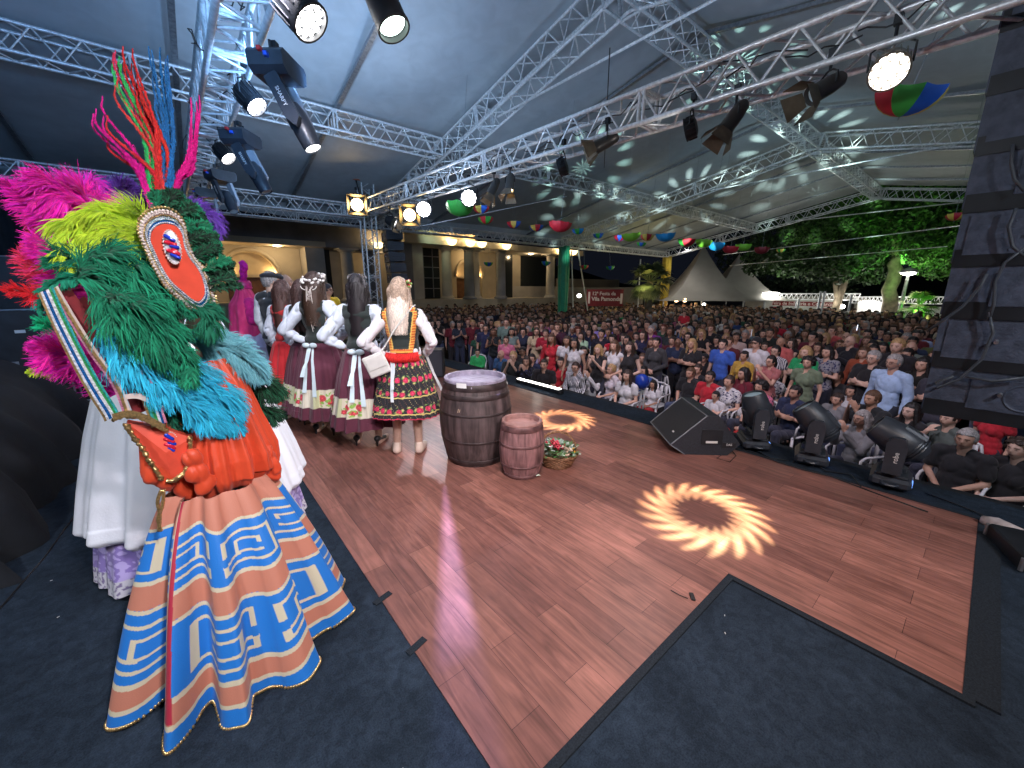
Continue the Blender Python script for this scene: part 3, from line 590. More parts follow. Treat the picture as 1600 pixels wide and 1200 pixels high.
# hanging beams: grey shelled slanted heads with writing
def beam_fixture(loc,rz,lab,sc_=1.,lit=True,tilt=-.5):
    T=empty('beam_light',loc,rz,label=lab,cat='stage light',group='beam lights under the rear truss'); T.scale=(sc_,)*3
    b=MB(); b.tube((-.08,0,.0),(-.08,0,.10),.012,8); b.tube((.08,0,0),(.08,0,.10),.012,8); b.box((0,0,.10),(.06,.04,.05)); b.build('hook_clamp',BLACK,parent=T)
    b=MB(); b.prism([(-.17,0),(.17,0),(.20,-.03),(.19,-.13),(.12,-.17),(-.12,-.17),(-.19,-.13),(-.20,-.03)],-.15,.15,xf=lambda p:(p[0],p[2],p[1])); b.build('base',MHB,parent=T)
    b=MB(); b.box((-.21,.02,-.03),(.05,.03,.03),m=0); b.box((-.21,-.03,-.07),(.05,.03,.03),m=1); b.build('plug',[M('red_plug',(.5,.03,.03),.4),M('blue_plug',(.03,.1,.6),.4)],parent=T)
    Y=empty('yoke',(0,0,-.17),parent=T); Y.rotation_euler=(tilt,0,0)
    for q in (-1,1):
        b=MB(); b.prism([(-.06,.0),(.06,.0),(.055,-.34),(.0,-.44),(-.06,-.38)],0,.045,xf=lambda p:(q*(.10+p[2]),p[0],p[1])); a=b.build('yoke_arm',MHG if q>0 else MHB,parent=Y)
        text('wordmark','SHARPY',(q*.147,0,-.19),(PI/2,PI/2,PI/2 if q>0 else -PI/2),.045,WHITEP,parent=a,ext=.001)
    b=MB(); b.lathe([(.0001,.10),(.06,.09),(.085,0),(.088,-.14),(.080,-.26),(.070,-.29),(.064,-.27),(.0001,-.27)],20,(0,0,-.30)); b.box((0,.06,-.26),(.12,.05,.30),bev=.02); h_=b.build('head_shell',MHB,parent=Y); autosmooth(h_,35)
    b=MB(); b.lathe([(.0001,-.280),(.066,-.278)],20,(0,0,-.30)); b.build('lens',EWS if lit else LENS,parent=Y)
    return T
def on_truss(x,y,z): # rear truss centre
    r=ray(x,y); return r*((z-CH)/r[2])+np.array([0,0,CH])
for i,(x,y,rz,s_,lab) in enumerate(((432,92,-.5,.98,'nearest large beam light with white writing hanging below the rear truss'),(375,207,-.5,.98,'second beam light from the camera under the rear truss'),(343,268,-.3,.95,'third beam light from the camera under the rear truss'),(322,296,-.2,.95,'farthest beam light hanging just above the feather headdress'))):
    c=on_truss(x,y,3.52); beam_fixture(c,R((50,50,20,0)[i]),lab,s_,lit=i==0,tilt=(-.42,-.42,-.5,-.3)[i])
def par(loc,target,lab,grp,r=.105,L=.20,em=EW,n=18,dot=True,barn=False,name='par_light',body=None,lit=True):
    loc=np.array(loc,float); d=np.array(target,float)-loc; d/=np.linalg.norm(d)
    T=empty(name,loc,label=lab,cat='stage light',group=grp)
    x,y,z=frame(d)
    def g(b,nm,m,**k): o=b.build(nm,m,parent=T,**k); return o
    b=MB(); b.lathe([(.0001,-L*.5),(r*.5,-L*.5),(r*.8,-L*.4),(r*.96,-L*.1),(r,L*.4),(r*1.05,L*.42),(r*1.05,L*.5),(r*.93,L*.5),(r*.9,L*.38),(.0001,L*.38)],24,(0,0,0),d)
    if dot:
        for k in range(16): a=2*PI*k/16; p=x*math.cos(a)*r*1.0+y*math.sin(a)*r*1.0; b.tube(p-d*L*.35,p+d*L*.3,.006,5)
    h_=g(b,'housing',body or BLACK); autosmooth(h_,35)
    b=MB()
    if lit:
        if dot:
            for q,rr in ((1,0),(6,.38),(12,.74)):
                for k in range(q): a=2*PI*k/q; c=d*L*.40+(x*math.cos(a)+y*math.sin(a))*r*rr; b.lathe([(.0001,.004),(r*.17,.0)],10,c,d)
        else: b.lathe([(.0001,L*.42),(r*.85,L*.40)],20,(0,0,0),d)
        g(b,'led_face' if dot else 'lamp_face',em)
    else: b.lathe([(.0001,L*.42),(r*.85,L*.40)],20,(0,0,0),d); g(b,'lens',LENS)
    top=np.array([0,0,.5*L+.12]); b=MB()
    for q in (-1,1): b.pipe([x*q*r*1.08,x*q*r*1.08+np.array([0,0,r*1.1]),x*q*r*.4+np.array([0,0,r*1.5]),np.array([0,0,r*1.6])],.008,6)
    b.tube((0,0,r*1.5),(0,0,r*1.6+.14),.012,8); b.box((0,0,r*1.6+.12),(.05,.05,.07)); g(b,'yoke',BLACK)
    if barn:
        for k in range(4):
            a=k*PI/2; e1=x*math.cos(a)+y*math.sin(a); e2=-x*math.sin(a)+y*math.cos(a); p=d*L*.5+e1*r; o1=d*.14+e1*.07
            b=MB(); b.add([p-e2*r*.8,p+e2*r*.8,p+o1+e2*r*1.35,p+o1-e2*r*1.35],[(0,1,2,3)]); b.v=b.v+[tuple(np.array(v)+e1*.004) for v in b.v]; b.f.append((7,6,5,4)); b.m.append(0); b.c=b.c+[(1,1,1)]*4
            g(b,'barn_door',M('barn_door',(.10,.085,.06),.5,.3,noise_=(10,.3)) if k==0 and 0 else BARN)
    return T
BARN=M('barn_door',(.16,.13,.09),.45,.4,noise_=(10,.3))
gA='LED par lights on the rear truss'; gB='LED par lights on the front truss'; gC='barn door spots on the front truss'
for x,y,z,s_,lab in ((462,8,3.42,1.45,'big bright LED par light at the top of the frame under the rear truss'),(388,152,3.48,1.25,'lit LED par light between the first two beam lights'),(348,238,3.5,1.2,'lit LED par light between the second and third beam lights')):
    c=on_truss(x,y,z); par(c,c+np.array((.75,-.75,-1.2)),lab,gA,r=.085*s_,L=.2*s_)
c=on_truss(597,2,3.35); par(c,(1.6,2.2,1.9),'round black spotlight with pale greenish lens cut by the top frame edge',None,r=.10,L=.36,dot=False,em=M('lens_pale_green',(.75,1,.9),emit=3.),name='profile_spot')
def fb(x,y): return atX(x,y,4.5)
def atX(x,y,X): r=ray(x,y); return r*(X/r[0])+np.array([0,0,CH])
def toward(c,k=.5,dz=-.5,dx=0,dy=0):  # aim somewhere toward the stage / camera
    return np.array(c)+np.array((-1+dx,-1*k+dy,dz))
c=fb(1390,105); par(c,(2.2,.4,1.9),'large glaring LED par with a pale bracket at the right of the front truss',gB,r=.12,L=.34,body=M('bare_metal_housing',(.35,.32,.26),.35,.8))
c=fb(1080,200); par(c,c+np.array((-.4,1.2,-.3)),'black LED par seen nearly side on in the middle of the front truss',gB,r=.11,L=.12)
c=fb(880,260); par(c,c+np.array((-.7,1.3,-.45)),'side lit LED par left of the ridge on the front truss',gB,r=.12,L=.12)
c=fb(733,309); par(c,(0.4,1.5,1.4),'bright LED par right of the blinding white one on the front truss',gB,r=.15,L=.2)
c=fb(662,327); par(c,(0,0,1.6),'blinding white round light on the front truss near the far tower',gB,r=.17,L=.2,dot=False,em=M('lamp_blinding',(1,.97,1),emit=40.))
c=fb(640,336); par(c,(0,0,1.6),'warm yellow lamp beside the blinding white light',gB,r=.16,L=.25,dot=False,em=M('lamp_amber',(1,.65,.22),emit=9.),barn=True)
c=fb(610,345); par(c,c+np.array((.6,-.8,-.5)),'small barn door lamp with pale lit flaps near the tower',gC,r=.13,L=.25,dot=False,em=EWS,barn=True)
c=atX(558,320,4.3); par(c,(0,0,1.7),'warm yellow barn door lamp glowing at the corner tower',gC,r=.19,L=.3,dot=False,em=M('lamp_amber_bright',(1,.68,.28),emit=18.),barn=True)
for x,y,tx,lab in ((1293,135,(-.8,.55,-.55),'barn door spot with pale open flaps at the right end of the front truss'),(1148,182,(-.45,.5,-1.),'barn door spot with a yellowish flap pointing down from the front truss'),(948,222,(-.7,.9,-.5),'barn door spot in the centre of the front truss'),(797,285,(-.3,-.2,-1.),'right one of the paired barn door spots with copper flaps'),(772,292,(-.5,.2,-1.),'left one of the paired barn door spots with copper flaps')):
    c=fb(x,y); par(c,c+np.array(tx),lab,gC,r=.075,L=.30,dot=False,barn=True,lit=x<900,em=EWARM,body=M('spot_tube_metal',(.09,.085,.08),.4,.6))
# black cables tangled on the trusses
for i in range(26):
    y0=11.5-i*.5; x0=.62+.16*(i%3-1); z0=3.66
    b=MB(); q=[np.array((x0,y0,z0+.3))]; 
    for k in range(7): q.append(q[-1]+np.array((rnd.uniform(-.05,.08),rnd.uniform(-.12,.05),rnd.uniform(-.12,.06))))
    b.pipe(q,.006,5); b.build('lamp_cable',CABLE,label='thin black cable tangled in the rear truss among many alike',cat='cable',group='cables tangled in the rear truss')
for i in range(24):
    y0=11.-i*.52; z0=3.62+.027*y0
    b=MB(); q=[np.array((4.62,y0,z0+.02))]
    for k in range(6): q.append(q[-1]+np.array((rnd.uniform(-.03,.04),-rnd.uniform(.05,.16),rnd.uniform(-.06,.07))))
    b.pipe(q,.007,5); b.build('lamp_cable',CABLE,label='thin black cable lying in the front truss among many alike',cat='cable',group='cables lying in the front truss')
# LED bar
a,c=ontop(807,597),ontop(877,616); a=np.array((4.40,5.15,.008)); c=np.array((4.40,4.1,.008)); mid=(a+c)/2
T=empty('led_bar',mid,label='white glowing LED bar light lying on the stage edge',cat='stage light')
b=MB(); b.box((0,0,.035),(.10,1.08,.07),bev=.012); b.build('bar_housing',BLACK,parent=T)
b=MB(); b.box((-.012,0,.073),(.07,1.0,.006)); b.build('led_strip',M('led_strip',(1,.97,.88),emit=7.),parent=T)
sl=spot('led_bar_light',tuple(mid+np.array((0,0,.1))),(3.5,4.6,.9),14,140,(1,.95,.85),1.)
# side-fill by the far stage corner
def cab(loc,rz,sz,lab,grp=None,name='speaker_cabinet'):
    T=empty(name,loc,rz,label=lab,cat='speaker',group=grp)
    b=MB(); b.box((0,0,sz[2]/2),sz,bev=.02); b.build('cabinet',BLACKM,parent=T)
    b=MB(); b.box((0,-sz[1]/2-.004,sz[2]/2),(sz[0]*.9,.01,sz[2]*.88)); b.build('grille',M('cab_grille',(.05,.055,.075),.6,bump=(300,.6)),parent=T); return T
q=ontop(674,590); cab((q[0]+.1,q[1]+.1,.008),R(-35),(.42,.4,.52),'black fill speaker standing on the stage behind the blonde dancer')
# far line array beside the tower
for k in range(9):
    z=3.15-k*.30; x=5.15+.02*k
    T=empty('line_array_box',(x,11.9,z),R(-14),label=('topmost','second from top','third from top','fourth from top','middle','fourth from bottom','third from bottom','second from bottom','lowest')[k]+' black box of the far line array beside the tower',cat='speaker',group='far line array boxes')
    b=MB(); b.prism([(-.22,-.14),(.24,-.11),(.24,.11),(-.22,.14)],-.48,.48,xf=lambda p:(p[0],p[2],p[1])); b.build('cabinet',BLACKM,parent=T)
    b=MB()
    for s in (-1,1): b.box((-.228,s*.3,0),(.012,.16,.12),m=0); b.box((0,s*.486,0),(.3,.014,.03),m=0)
    b.tube((-.235,.05,.05),(-.235,.05,.02),.02,8,m=1); b.build('rear_fittings',[BLACK,STEEL],parent=T)
q=ontop(650,590); 
for k in range(3):
    T=cab((5.2,11.7,-1.1+k*.62),R(80),(1.05,.7,.6),('bottom','middle','top')[k]+' black subwoofer box under the far speaker stack','far subwoofer boxes','subwoofer')
# near line array, hanging at the right
for k in range(8):
    H_=.372; z=3.60-k*.402; y=-.16-.013*k; ang=R(-6)+R(1.2)*k
    T=empty('line_array_box',(4.98,y,z),0,label=('top','second','third','fourth','fifth','sixth','seventh','lowest')[k]+' black line array box of the near stack at right edge',cat='speaker',group='near line array boxes')
    b=MB(); b.prism([(-.18,-H_*.5),(.30,-H_*.42),(.30,H_*.42),(-.18,H_*.5)],-.50,.50,xf=lambda p:(p[0],p[2],p[1])); b.build('cabinet',PA_M if k else (PA_M:=M('scuffed_black_cabinet',(.075,.092,.135),.55,noise_=(14,.35),bump=(60,.6))),parent=T)
    b=MB(); 
    if k%2==1 or k==7: b.box((-.186,-.02,0.01),(.012,.56,H_*.68),bev=.004); b.lathe([(.09,0),(.10,.006),(.11,0)],24,(-.192,-.02,.01),(-1,0,0))
    else: b.box((-.184,0,.0),(.008,.9,H_*.9))
    for yy in (-.25,.22):
        for zz in (-.1,.1): b.lathe([(.0001,.004),(.008,.0)],8,(-.19,yy,zz),(-1,0,0))
    b.build('rear_panel',PA_M,parent=T)
    b=MB(); b.prism([(-.19,-H_*.5-.03),(.28,-H_*.42-.015),(.28,-H_*.34),(-.187,-H_*.22)],-.49,.49,xf=lambda p:(p[0],p[2],p[1])); b.build('gap_shade',BLACK,parent=T)  # black wedge painted in as the shade between boxes
    b=MB(); b.tube((-.2,.18-.08*(k%3),.03),(-.235,.18-.08*(k%3),.02),.014,8); b.build('connector',M('orange_plug',(.6,.12,.06),.4) if k in (2,3) else STEEL,parent=T)
b=MB(); 
for yy in (.22,): b.pipe([(4.82,yy,3.80),(4.82,yy,3.95),(4.82,yy-.05,4.0),(4.82,yy-.12,3.98),(4.82,yy-.13,3.86)],.012,8)
b.build('rigging_shackle',M('brass_shackle',(.6,.5,.35),.35,.8),label='pale metal shackle above the near speaker stack',cat='shackle')
def arc(pts,lab,r=.010): 
    P=[atX(x,y,4.74) for x,y in pts]; b=MB(); b.pipe(P,r,7); b.build('speaker_cable',M('grey_cable',(.06,.065,.075),.45) if 0 else GCAB,label=lab,cat='cable',smooth=True)
GCAB=M('grey_cable',(.08,.09,.105),.45)
arc([(1583,225),(1580,255),(1585,280),(1600,298)],'short speaker cable looping from the upper orange plug'); arc([(1588,325),(1576,355),(1582,385),(1600,400)],'looped speaker cable from the lower orange plug')
arc([(1600,388),(1570,410),(1555,440),(1553,475),(1545,500),(1500,540),(1448,522)][:5]+[(1530,520),(1490,545),(1452,522)][:0],'long cable hanging down the near speaker stack')
arc([(1542,428),(1530,450),(1505,478),(1478,498),(1448,518)],'cable crossing diagonally over the middle speaker boxes'); arc([(1545,488),(1552,520),(1535,560),(1500,592),(1465,606),(1462,598),(1490,588)],'cable coiling over the lowest speaker box'); arc([(1508,588),(1550,596),(1600,590)],'cable sagging across the lowest speaker box to the right')
# cloth roll and grey case on the right
q0=ontop(1535,812,.03); q1=ontop(1598,838,.03)
T=MB(); T.pipe([q0,(q0*2+q1)/3+(0,0,.01),(q0+2*q1)/3,q1],[.03,.045,.05,.045],10); T.build('rolled_cloth',M('pale_cloth',(.55,.47,.45),.85,noise_=(12,.3),bump=(30,.6)),label='pale rolled cloth lying at the right corner of the wooden floor',cat='cloth',smooth=True)
q=ontop(1625,865,.05); rack(q[0],q[1],.0,.4,.3,.10,R(20),'small grey box cut by the right edge of the picture','equipment_box','box')
# ---------------------------------------------------------------- hanging little umbrellas
UC={'r':(.55,.02,.04),'g':(.05,.42,.06),'b':(.02,.12,.55),'y':(.75,.55,.10),'l':(.25,.60,.05),'c':(.02,.32,.70),'d':(.25,.02,.03)}
UM={k:M('umbrella_cloth_'+n,UC[k],.6,noise_=(8,.12)) for k,n in dict(r='red',g='green',b='blue',y='yellow',l='lime',c='sky_blue',d='dark_red').items()}
CN=dict(r='red',g='green',b='blue',y='yellow',l='lime green',c='sky blue',d='dark red')
def umbrella(px,py,d,pat,lab,D=.56,tilt=(0,0)):
    p=at(px,py,d); T=empty('small_umbrella',p,rnd.uniform(0,1) if len(set(pat))>1 else 0,label=lab,cat='umbrella',group='small coloured umbrellas hung upside down under the tent')
    T.rotation_euler=(tilt[0],tilt[1],T.rotation_euler[2]); P=[];F=[];mi=[]; K=6; n=8; D=D*(.88 if px!=1415 else 1); H=D*.42; ks=sorted(set(pat))
    for k in range(n):
        for i in range(5):
            a=2*PI*(k+i/4)/n
            for j in range(K+1):
                t=j/K; sc_=1-.10*math.sin(PI*i/4)*t; r_=D/2*math.sin(t*PI/2)*sc_ ; z=H*(1-math.cos(t*PI/2))*(1-.06*math.sin(PI*i/4)); P.append((r_*math.cos(a),r_*math.sin(a),z-H*.5))
        o=k*5*(K+1)
        for i in range(4):
            for j in range(K): a_=o+i*(K+1)+j; F.append((a_,a_+K+1,a_+K+2,a_+1)); mi.append(ks.index(pat[k%len(pat)]))
    mobj('canopy',mesh_data('canopy',P,F,[UM[c] for c in ks],mi=mi),parent=T)
    b=MB(); b.tube((0,0,-H*.5-.03),(0,0,H*.9),.006,6); b.build('shaft',STEEL,parent=T)
    zt=roofz(p[1])-p[2]-.1; b=MB(); b.tube((0,0,H*.9),(0,0,max(zt,.5)),.0035,4); b.build('hanging_string',STEEL,parent=T)
US=[(1415,160,6.3,'byrg','large red, green and blue umbrella hanging at right near the glaring lamp',.62),
(718,328,8.6,'g','plain green umbrella beside the bright lamps of the front truss',.66),(752,328,11,'ryb','red, yellow and blue umbrella touching the plain green one',.5),(759,345,12,'rg','red and green umbrella just below the green one',.5),
(803,352,12.5,'ryb','red, yellow and blue umbrella, first one left of the big red one',.5) ,(838,357,13,'yrb','yellow centred umbrella between the big red one and its left neighbour',.5),(875,355,10,'r','big plain red umbrella above the building columns',.62),(904,362,14,'gcyb','green, blue and yellow umbrella just right of the red one',.5),
(935,369,17,'bg','dim blue and green umbrella near the green column',.5),(968,373,16,'rb','small red and blue umbrella left of the lime one',.5),(986,371,12,'l','first plain lime umbrella from the left',.6),(1011,372,15,'ry','red and yellow umbrella between lime and blue ones',.5),(1002,382,17,'bg','tiny blue and green umbrella under the red and yellow one',.45),
(1040,371,12,'c','plain sky blue umbrella in the middle of the row',.6),(1073,380,13.5,'rrg','red umbrella with a green panel in the row',.6),(1099,381,14.5,'l','second plain lime umbrella from the left',.6),(1119,386,15,'c','second plain blue umbrella, right of a lime one',.6),(1141,391,15.5,'r','plain red umbrella between blue and lime ones on the right',.6),(1161,387,16,'l','plain lime umbrella, rightmost of the lime ones',.6),(1190,392,16,'d','dark red umbrella ending the row at the right',.55),
(1220,392,22,'yg','tiny yellow and green umbrella hanging before the dark trees',.4),(1492,340,13,'yr','little yellow and red umbrella by the near speaker stack',.35),
(763,413,19,'bg','dark umbrella silhouetted against the building arch',.5),(853,412,19,'gb','dark umbrella silhouetted left of the green column',.5),(913,418,21,'gr','dark umbrella right of the green column against the night',.5),(954,419,21,'bg','dark umbrella left of the palm against the night',.5)]
for px,py,d,pat,lab,D in US: umbrella(px,py,d,pat,lab,D,tilt=(rnd.gauss(0,.06),rnd.gauss(0,.06)) if px!=1415 else (.15,-.25))
# ---------------------------------------------------------------- trees
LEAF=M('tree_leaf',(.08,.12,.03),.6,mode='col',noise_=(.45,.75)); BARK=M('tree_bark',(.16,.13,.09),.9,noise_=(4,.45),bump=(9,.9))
def leaves(centres,n,size,cols,rs):
    V=[];C=[]; c=np.array([q[0] for q in centres]); r_=np.array([q[1] for q in centres])
    k=rs.randint(0,len(centres),n); d=rs.normal(size=(n,3)); d/=np.linalg.norm(d,axis=1)[:,None]; p=c[k]+d*(r_[k]*rs.uniform(.35,1.,n)**.6)[:,None]
    a=rs.normal(size=(n,3)); a/=np.linalg.norm(a,axis=1)[:,None]; b=np.cross(a,rs.normal(size=(n,3))); b/=np.linalg.norm(b,axis=1)[:,None]
    s=size*rs.uniform(.6,1.3,n)[:,None]
    V=np.stack([p-a*s,p+b*s*.45,p+a*s,p-b*s*.45],1).reshape(-1,3); cc=np.array(cols)[rs.randint(0,len(cols),n)]*rs.uniform(.7,1.3,n)[:,None]; C=np.repeat(cc,4,0)
    return V,np.arange(4*n).reshape(-1,4),C
def tree(base,limbs,r0,blobs,n,size,cols,lab,seed=1):
    rs=np.random.RandomState(seed); T=empty('tree',base,label=lab,cat='tree')
    b=MB()
    for pts,ra,rb in limbs:
        m=len(pts); P=[]; 
        for q in range(m-1):
            for t in np.linspace(0,1,4)[:-1]: P.append(np.array(pts[q])*(1-t)+np.array(pts[q+1])*t+rs.normal(size=3)*ra*.15)
        P.append(np.array(pts[-1])); b.pipe(P,list(np.linspace(ra,rb,len(P))),9)
    o=b.build('trunk',BARK,smooth=True,parent=T,origin=base); o.location=(0,0,0)
    V,F,C=leaves(blobs,n,size,cols,rs); mobj('crown',mesh_data('crown',V-np.array(base),F,[LEAF],col=C,smooth=False),parent=T)
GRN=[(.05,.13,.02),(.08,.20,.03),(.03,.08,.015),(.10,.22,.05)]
def P3(x,y,d): return tuple(at(x,y,d))
D=30.
tb=(*at(1390,500,D)[:2],-1.1)
bl_=[]
for x,y,r_ in ((1300,330,1.9),(1345,322,2.),(1395,318,2.1),(1440,325,2.2),(1480,330,2.2),(1330,360,1.5),(1375,350,1.4),(1420,352,1.7),(1462,360,1.9),(1500,370,2.),(1268,352,1.5),(1480,395,1.4),(1445,388,.9),(1520,340,2.)): bl_.append((P3(x,y,D+rnd.uniform(-1.5,1.5)),r_))
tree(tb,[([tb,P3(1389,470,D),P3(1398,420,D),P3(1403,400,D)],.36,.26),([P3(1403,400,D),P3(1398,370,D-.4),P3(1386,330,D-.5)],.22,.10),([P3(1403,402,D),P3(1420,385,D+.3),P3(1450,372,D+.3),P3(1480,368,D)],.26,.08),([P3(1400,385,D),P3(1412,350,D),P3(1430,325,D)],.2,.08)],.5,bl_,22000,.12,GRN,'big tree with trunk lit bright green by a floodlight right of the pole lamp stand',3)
D2=31.; tb=(*at(1303,500,D2)[:2],-1.1)
bl_=[(P3(x,y,D2+rnd.uniform(-1,2)),r_) for x,y,r_ in ((1215,372,1.6),(1250,380,1.7),(1290,372,1.9),(1325,385,1.5),(1235,405,1.2),(1275,400,1.6),(1315,412,1.2),(1345,400,1.1),(1190,400,1.3),(1365,420,.9))]
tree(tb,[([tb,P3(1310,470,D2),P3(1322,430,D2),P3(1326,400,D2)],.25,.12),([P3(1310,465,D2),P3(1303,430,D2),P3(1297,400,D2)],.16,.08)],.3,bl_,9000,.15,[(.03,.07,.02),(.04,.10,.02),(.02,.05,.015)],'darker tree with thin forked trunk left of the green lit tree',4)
D3=36.; tb=(*at(1180,500,D3)[:2],-1.1)
bl_=[(P3(x,y,D3+rnd.uniform(-1,2)),r_) for x,y,r_ in ((1150,400,1.6),(1180,392,2),(1215,400,2),(1240,425,1.8),(1200,430,1.9),(1165,430,1.6),(1270,440,1.5),(1310,435,1.6))]
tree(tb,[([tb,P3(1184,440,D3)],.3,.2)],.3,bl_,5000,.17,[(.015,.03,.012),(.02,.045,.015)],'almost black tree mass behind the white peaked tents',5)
G=spot('tree_floodlight',tuple(at(1378,498,D-2.5)),P3(1410,370,D),330,80,(.25,1,.12),.7,.2)
point('leaf_floodlight',tuple(at(1432,488,26.5)),22,(.2,1,.1),.2)
spot('tree_floodlight',tuple(at(1440,500,24)),P3(1440,340,D),200,60,(.5,1,.30),.9,.3)
b=MB(); q=at(1415,400,D-.6); b.box(q,(.7,.25,.55),rot=Matrix.Rotation(.4,3,'Y')); b.build('green_floodlight_box',M('green_lamp_box',(.2,.9,.1),.4,emit=.7),label='small bright green box fixed in the fork of the lit tree',cat='lamp')
def fan_palm(px,py,d,s,lab,trunk=True,n=34,lean=0,ztop=None,cols=None):
    c=at(px,py,d); T=empty('fan_palm',(c[0],c[1],-1.1),label=lab,cat='palm'); rs=random.Random(int(px)); b=MB()
    for k in range(n):
        a=rs.random()*2*PI; e=rs.uniform(-.7,1.3); dv=np.array((math.cos(a)*math.cos(e),math.sin(a)*math.cos(e),math.sin(e))); pc=c+dv*s*.45; x,y,z=frame(dv)
        b.cc=rs.choice(cols or [(.10,.16,.04),(.06,.11,.03),(.16,.20,.06)])
        for j in range(15):
            t=-1.25+2.5*j/14; dd=z*math.cos(t)+x*math.sin(t); L=s*.55*rs.uniform(.85,1.1)*(1-.2*abs(t)); w_=s*.035; side=np.cross(dd,y)
            dr=np.array((0,0,-.18*s)); P=[pc,pc+dd*L*.5+side*w_,pc+dd*L+dr,pc+dd*L*.5-side*w_]; b.add(P,[(0,1,2,3)],0,b.cc)
        b.tube(c,pc,.02*s,4)
    o=b.build('frond',LEAF,parent=T,col=True,origin=(c[0],c[1],-1.1)); o.name='fronds'; o.location=(0,0,0)
    if trunk: b=MB(); b.pipe([(0,0,0),(0,0,c[2]+1.1)],[.22,.17],10); b.build('trunk',BARK,parent=T)
fan_palm(1016,440,23,1.45,'fan palm with yellow lit fronds left of the yellow column',cols=[(.16,.18,.07),(.10,.14,.05),(.06,.09,.04)])
fan_palm(1434,480,27,1.0,'low palm foliage lit vivid green beside the pole lamp',False,24)
point('palm_light',tuple(at(1003,436,21.6)),25,(1,.85,.35),.1)
# ---------------------------------------------------------------- far tents, stalls, banners
TW=M('far_tent_fabric',(.36,.35,.32),.7,noise_=(.7,.15))
def peak_tent(px,ptop,pl,pr,pe,d,lab):
    c=at(px,ptop,d); a=at(pl,pe,d); e=at(pr,pe,d); half=np.linalg.norm(e[:2]-a[:2])/2; m=(a+e)/2; zt=c[2]; ze=a[2]
    rz=math.atan2(e[1]-a[1],e[0]-a[0])+.3
    P=[];F=[]; N=12; T=empty('peaked_tent',(m[0],m[1],-1.1),rz,label=lab,cat='tent')
    for j in range(N+1):
        t=j/N; q=half*1.0*t; z=ze+(zt-ze)*(1-t)**1.9
        for k in range(4):
            for i in range(6): 
                u=i/6; c0=((-1,-1),(1,-1),(1,1),(-1,1))[k]; c1=((-1,-1),(1,-1),(1,1),(-1,1))[(k+1)%4]; x=(c0[0]*(1-u)+c1[0]*u)*q; y=(c0[1]*(1-u)+c1[1]*u)*q; P.append((x,y,z+1.1-.25*t*math.sin(PI*u)*0))
    for j in range(N):
        for i in range(24): k=(i+1)%24; F.append((j*24+i,(j+1)*24+i,(j+1)*24+k,j*24+k))
    mobj('roof',mesh_data('roof',P,F,[TW],smooth=False),parent=T)
    for i,k in ((-1,-1),(1,-1),(1,1),(-1,1)): b=MB(); b.tube((i*half*.97,k*half*.97,0),(i*half*.97,k*half*.97,ze+1.1),.05,8); b.build('leg',STEEL,parent=T)
peak_tent(1066,384,1018,1170,468,31,'pale peaked tent behind the yellow column, the left of two')
peak_tent(1142,398,1078,1222,467,33,'grey peaked tent right of the paler one')
point('tent_inner_light',tuple(at(1075,472,30)),14,(1,.85,.55),.2); point('tent_inner_light',tuple(at(1030,455,25.5)),25,(1,.85,.55),.2)
def board(x0,y0,x1,y1,d0,d1,m,name,lab,cat,th=.08,par_=None):
    # upright board between two image columns at given distances
    a=at(x0,y1,d0); c=at(x1,y1,d1); ta=at(x0,y0,d0)[2]; L=np.linalg.norm((c-a)[:2]); rz=math.atan2(c[1]-a[1],c[0]-a[0]); z0=a[2]
    T=empty(name,(a[0],a[1],z0),rz,label=lab,cat=cat); b=MB(); b.box((L/2,0,(ta-z0)/2),(L,th,ta-z0)); b.build('panel',m,parent=T); return T,L,ta-z0
REDB=M('red_banner',(.20,.010,.014),.6,noise_=(3,.2)); PALE=M('pale_panel',(.55,.57,.53),.6,noise_=(2,.2)); WALLF=M('far_wall_plaster',(.36,.34,.29),.85,noise_=(1,.25)); DK=M('dark_opening_shade',(.03,.03,.03),.9); CREAML=M('cream_lettering',(.75,.62,.58),.6)
T,L,H=board(916,452,973,478,26,26,REDB,'red_banner','red festival banner with pale lettering right of the green column','banner')
text('lettering','12ª Festa da',(L*.47,-.05,H*.74),(PI/2,0,0),.30,CREAML,T,.004,bold=.008); text('lettering','Vila Pamonda',(L*.54,-.05,H*.42),(PI/2,0,0),.33,CREAML,T,.004,bold=.012)
b=MB(); b.box((L*.07,-.05,H*.5),(.12,.02,H*.7)); b.box((L*.95,-.05,H*.45),(.14,.02,H*.6)); b.build('printed_stripe',CREAML,parent=T)
for x0,x1,y0,lab,m in ((858,1000,449,'pale low wall of the building behind the red banner',WALLF),(1045,1125,478,'pale stall front under the peaked tents',PALE)):
    board(x0,y0,x1,520,34 if x0<1000 else 33,34,m,'far_wall',lab,'wall',.3)
T,L,H=board(1160,462,1345,515,35,33,WALLF,'market_building','long pale hall with open front behind the crowd and trees','building',.3)
T,L,H=board(1194,466,1306,487,34,32.5,PALE,'shop_sign','white sign with a dark red band and pale words across the far hall','sign')
b=MB(); b.box((L*.55,-.05,H*.66),(L*.86,.03,H*.30)); b.box((L*.16,-.05,H*.34),(L*.16,.03,H*.13)); b.box((L*.88,-.05,H*.34),(L*.2,.03,H*.13)); b.build('red_band',REDB,parent=T)
text('lettering','Feira de Indústria e Comércio',(L*.54,-.08,H*.66),(PI/2,0,0),.30,CREAML,T,.004,bold=.006)
for x0,x1 in ((1190,1206),(1262,1305)): board(x0,487,x1,515,33,33,REDB,'painted_wall','dark red panel under the far sign, '+('left one' if x0<1200 else 'right one'),'wall')
board(1207,488,1262,515,33.4,33.4,DK,'opening_shade_panel','dark panel for the shade in the open doorway of the far hall under the sign','doorway')  # dark board stands in for the shade inside the doorway
V=[];F=[]
